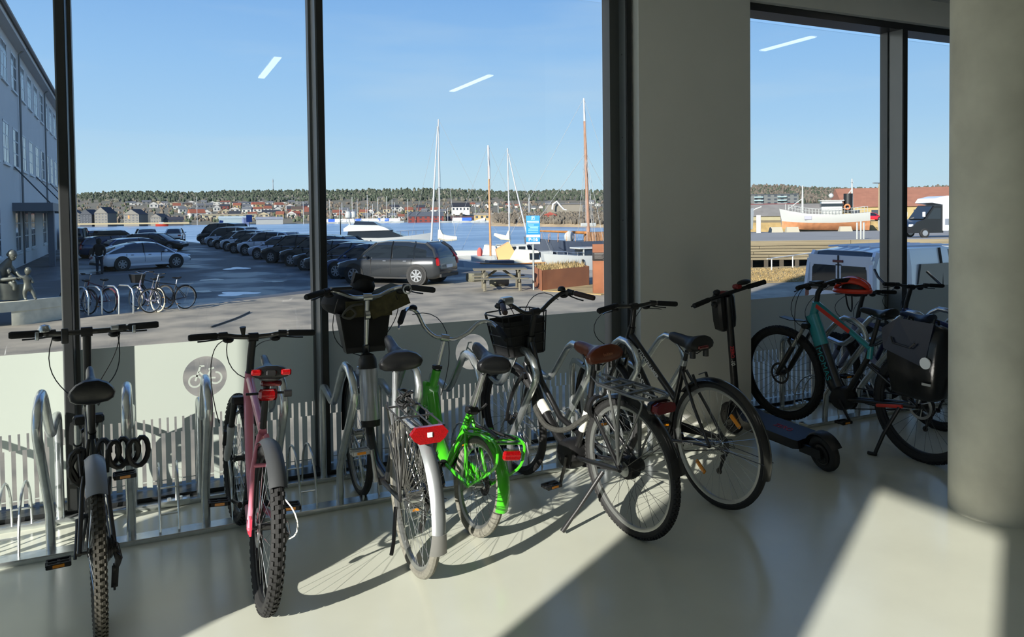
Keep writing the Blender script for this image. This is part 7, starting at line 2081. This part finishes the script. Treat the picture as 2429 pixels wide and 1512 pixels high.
for s in (-1, 1):
    for dz in (.5, .95):
        mb.tube([(-L / 2 + L * t, s * 2.0 * (.75 + .25 * min(1, t / .3)) * (1 - max(0, (t - .55) / .45) ** 2.4), 2.75 + 1.1 * (2 * t - 1) ** 2 * (1 if t > .5 else .35) + dz) for t in [.03 + .074 * i for i in range(13)]], .03, 4)
mb.build('railing', m_hullw, r)['kind'] = 'stuff'
MB().rev([(.35, -.08), (.5, 0), (.35, .08), (.28, 0)], (-3.3, 1.35, 4.0), 'y', 16, closed_prof=True).rev([(.35, -.08), (.5, 0), (.35, .08), (.28, 0)], (-3.3, -1.35, 4.0), 'y', 16, closed_prof=True).build('lifebuoy', M('lifebuoy_orange', (226, 120, 70), .6), r)
for s in (-1, 1):
    MB().box((2.2, min(s * 1.9, s * 2.06), 2.0), (3.3, max(s * 1.9, s * 2.06), 2.6)).build('hull_board', M('grey_board', (150, 150, 160), .6), r, 0)
# grey bow with lifebuoy at the pillar edge
D = 112; r = at_pier('grey_boat', 1762, D, -20, 'grey rounded boat hull standing on the pier at the edge of the white pillar', 'boat')
hull(MB(Matrix.Translation((-.9, 0, .9))), 4.6, 2.8, 2.3, .2, .7).build('hull', M('grey_hull', (150, 156, 160), .5), r)
MB().tube([(1.0, 0, 3.0), (1.8, 0, 3.5), (2.6, 0, 3.8)], .09, 6).build('davit', m_hullw, r)
MB().box((1.9, -.5, 0), (2.5, .5, 2.6)).build('support', m_hullw, r)
# small white boat at the mullion
D = 118; r = at_pier('small_fishing_boat', 2125, D, 0, 'small white fishing boat with wheelhouse, cut by the dark mullion', 'boat')
hull(MB(), 4.8, 1.8, 1.5, .3, .8).build('hull', m_hullw, r)
MB().rbox((-.6, -.6, 1.4), (.9, .6, 3.0), .05).build('wheelhouse', m_hullw, r); MB().tube([(.2, 0, 3), (.2, 0, 5.4)], .06, 6).build('mast', m_hullw, r)
MB().rev([(.3, -.06), (.42, 0), (.3, .06), (.24, 0)], (.1, -.66, 2.3), 'y', 14, closed_prof=True).build('lifebuoy', m_pale, r)
# concrete barrier blocks
for i, (px, D_) in enumerate(((1840, 116), (1879, 116), (2005, 122))):
    q = PP(px, D_)
    tag(MB().loft([[(-1.0, -.45, 0), (1.0, -.45, 0), (1.0, .45, 0), (-1.0, .45, 0)], [(-.85, -.2, .8), (.85, -.2, .8), (.85, .2, .8), (-.85, .2, .8)]]).build('barrier_block', M('pale_block', (164, 158, 140), .9), None, 35, q, math.atan2(RGT.y, RGT.x)), ['pale concrete barrier block closest to the grey hull on the pier', 'pale concrete barrier block under the trawler bow', 'low concrete block under the middle of the trawler'][i], 'block', 'concrete blocks on the pier')
# red car on the pier
_bk = [PP(1500, 133), PP(2500, 133), PP(2500, 174), PP(1500, 174)]
mb = MB(); mb.loft([[(q_.x, q_.y, q_.z - .3) for q_ in _bk], [(q_.x, q_.y, -.42) for q_ in _bk]]); o = struct('ground_bank', mb, m_dry, 'raised dry bank behind the trawler'); o['category'] = 'ground'
q = PP(2066, 140); q.z = -.41
car('estate_car', 'red car parked behind the trawler stern on the pier', (q.x, q.y), math.degrees(math.atan2(RGT.y, RGT.x)) - 8, 'hatch', (196, 36, 52), group=None, z=q.z)
# camper van
def camper():
    D = 56; q = PP(2235, D)
    r = empty('camper_van', q, math.atan2(RGT.y, RGT.x) + math.radians(183), 'white motorhome with black cab beyond the white van', 'camper')
    m_w = M('camper_white', (226, 228, 230), .3, coat=.4)
    MB().prism([(-3.2, .5), (.6, .5), (.6, 2.35), (1.4, 2.5), (1.2, 2.8), (.4, 2.98), (-3.2, 2.9)], 'y', -1.1, 1.1).build('living_body', m_w, r)
    MB().prism([(.55, .35), (2.75, .35), (2.8, .8), (2.5, 1.15), (1.95, 1.3), (1.2, 2.3), (.55, 2.3)], 'y', -1.0, 1.0).build('cab', m_blk, r)
    MB().prism([(1.93, 1.35), (1.25, 2.25), (1.32, 2.25), (2.0, 1.36)], 'y', -.9, .9).build('windscreen', m_cgl, r)
    for s in (-1, 1):
        MB().prism([(1.75, 1.35), (.75, 1.35), (.75, 2.1), (1.25, 2.1)], 'y', min(s * .98, s * 1.01), max(s * .98, s * 1.01)).build('cab_window', m_cgl, r)
        MB().box((-1.8, min(s * 1.08, s * 1.12), 1.5), (-.6, max(s * 1.08, s * 1.12), 2.2)).build('side_window', m_cgl, r)
        MB().box((-3.0, min(s * 1.08, s * 1.115), .9), (.5, max(s * 1.08, s * 1.115), 1.35)).build('side_stripe', M('grey_stripe', (120, 126, 136), .5), r)
        MB().rbox((2.0, min(s * 1.0, s * 1.25), 1.5), (2.1, max(s * 1.0, s * 1.25), 1.85), .02).build('mirror', m_w, r)
        for x in (1.9, -2.0):
            w = MB().rev([(0, -.12), (.3, -.12), (.34, -.08), (.34, .08), (.3, .12), (0, .12)], (x, s * .92, .34), 'y', 22).build('wheel', m_rub, r)
            MB().rev([(0, -.135), (.2, -.13), (.2, .13), (0, .135)], (x, s * .92, .34), 'y', 18).build('rim', m_alloy, w)
    MB().box((.7, -.7, 2.5), (1.25, .7, 2.62)).build('roof_window', m_cgl, r)
    MB().rbox((2.6, -.85, .75), (2.8, -.45, .98), .04).build('head_lamp', m_lens, r); MB().rbox((2.6, .45, .75), (2.8, .85, .98), .04).build('head_lamp', m_lens, r)
    return r
camper()
# sheds, warehouse and flats beyond the pier
house(1890, 522, 250, 38, (170, 162, 130), (138, 134, 128), 'long low shed with a grey roof behind the trawler', None, D=165, dpx=110, win=0, name='long_shed', cat='building', rz=.0, roofk=.72)
wh = house(2230, 532, 420, 92, (190, 170, 118), (180, 122, 94), 'yellow warehouse under a big rusty roof', None, D=150, dpx=260, win=9, name='warehouse', cat='building', rz=.25, roofk=.52)
fl = house(1832, 486, 118, 26, (112, 116, 116), (96, 100, 102), 'dark grey block of flats with balconies under the brushy hill', None, D=330, dpx=40, win=8, floors=3, name='block_of_flats', cat='building', rz=.1, roofk=.06)
for i in range(2):
    for f in range(3):
        MB().box((-7.5 + i * 9.5, -1.2, .8 + f * 1.45), (-3.8 + i * 9.5, .0, 1.25 + f * 1.45)).build('balcony', M('balcony_glass', (150, 176, 180), .2), fl, 0)
house(1830, 491, 120, 8, (156, 70, 58), (140, 70, 60), 'low red row below the dark grey flats', None, D=320, dpx=14, win=0, name='red_row', cat='building', rz=.1)
q = PP(2085, 146); lp = empty('street_lamp', q, 0, 'tall wooden lamp post in front of the yellow warehouse', 'street lamp'); zl_ = zat(434, 2085, 146) - q.z
MB().tube([(0, 0, 0), (0, 0, zl_)], [.16, .11], 8).build('pole', M('lamp_wood', (150, 136, 112), .9), lp); MB().rbox((-1.6, -.15, zl_ - .15), (.1, .15, zl_ + .05), .04).build('lamp_head', M('zinc', (120, 124, 126), .5), lp)
# brushy hill behind the pier
vs = []; cols = list(range(1500, 2600, 50))
for px in cols:
    for y, D_ in ((500, 300), (488, 340), (470, 420), (452 + 6 * math.sin(px * .013), 500), (452, 620)):
        vs.append(at_depth(px, y, D_))
o = struct('hill_brushy', MB().add(vs, [(i * 5 + j, (i + 1) * 5 + j, (i + 1) * 5 + j + 1, i * 5 + j + 1) for i in range(len(cols) - 1) for j in range(4)]), m_land, 'brushy hill behind the dark grey flats', smooth=80); o['category'] = 'hill'
mb = MB(); mg = MB()
for _ in range(5200):
    px = random.uniform(1700, 2500); t = random.random()
    y = lerp(482, 449 + 6 * math.sin(px * .013), t); D_ = lerp(360, 500, t); q = at_depth(px, y, D_)
    blob(mb if random.random() < .7 else mg, q - Vector((0, 0, .5)), random.uniform(.5, 1.1), random.uniform(.7, 1.5), 5, 4)
tag(mb.build('brush_thicket', M('thicket_brown', (98, 90, 80), .95, noise=.3, scale=.2), None, 0), 'brown leafless thicket on the hill behind the flats', 'bush', kind='stuff')
tag(mg.build('hill_pines', M('pine_green', (84, 100, 78), .95), None, 0), 'dark green pines on the hill behind the flats', 'forest', kind='stuff')
# lamp post and signs along the quay
for i, (px, yt, yb_, D_) in enumerate(((808, 500, 572, 85),)):
    q = at_depth(px, 560, D_); o = tag(MB().tube([(0, 0, 0), (0, 0, zat(yt, px, D_) - GZ)], .05, 8).build('quay_post', m_blkp, None, 35, (q.x, q.y, GZ)), 'slim dark post on the quay before the motor yacht', 'post')
for i, (px, yt, yb_, wpx, D_) in enumerate(((592, 510, 527, 13, 92), (525, 523, 535, 9, 96))):
    q = at_depth(px, 560, D_); kk = D_ / F
    sg = empty('quay_sign', (q.x, q.y, GZ), math.atan2(-q.x, q.y), ['square blue sign on a thin pole above the row of cars', 'smaller tilted blue sign farther left above the row of cars'][i], 'sign', 'blue signs on the quay')
    MB().tube([(0, .05, 0), (0, .05, zat(yt, px, D_) - GZ)], .035, 6).build('pole', m_dksteel, sg)
    MB().cbox((0, 0, (zat(yt, px, D_) + zat(yb_, px, D_)) / 2 - GZ), (wpx * kk, .03, (yb_ - yt) * kk), Matrix.Rotation(.18 * i, 3, 'Y')).build('panel', M('dull_sign_blue', (52, 92, 160), .5), sg)
q = at_depth(704, 560, 70); tag(MB().cyl((0, 0, 0), .17, 0, zat(551, 704, 70) - GZ, 'z', 12).build('quay_bin', M('bin_blue', (44, 66, 92), .5), None, 35, (q.x, q.y, GZ)), 'small dark blue bin at the edge of the quay', 'bin')
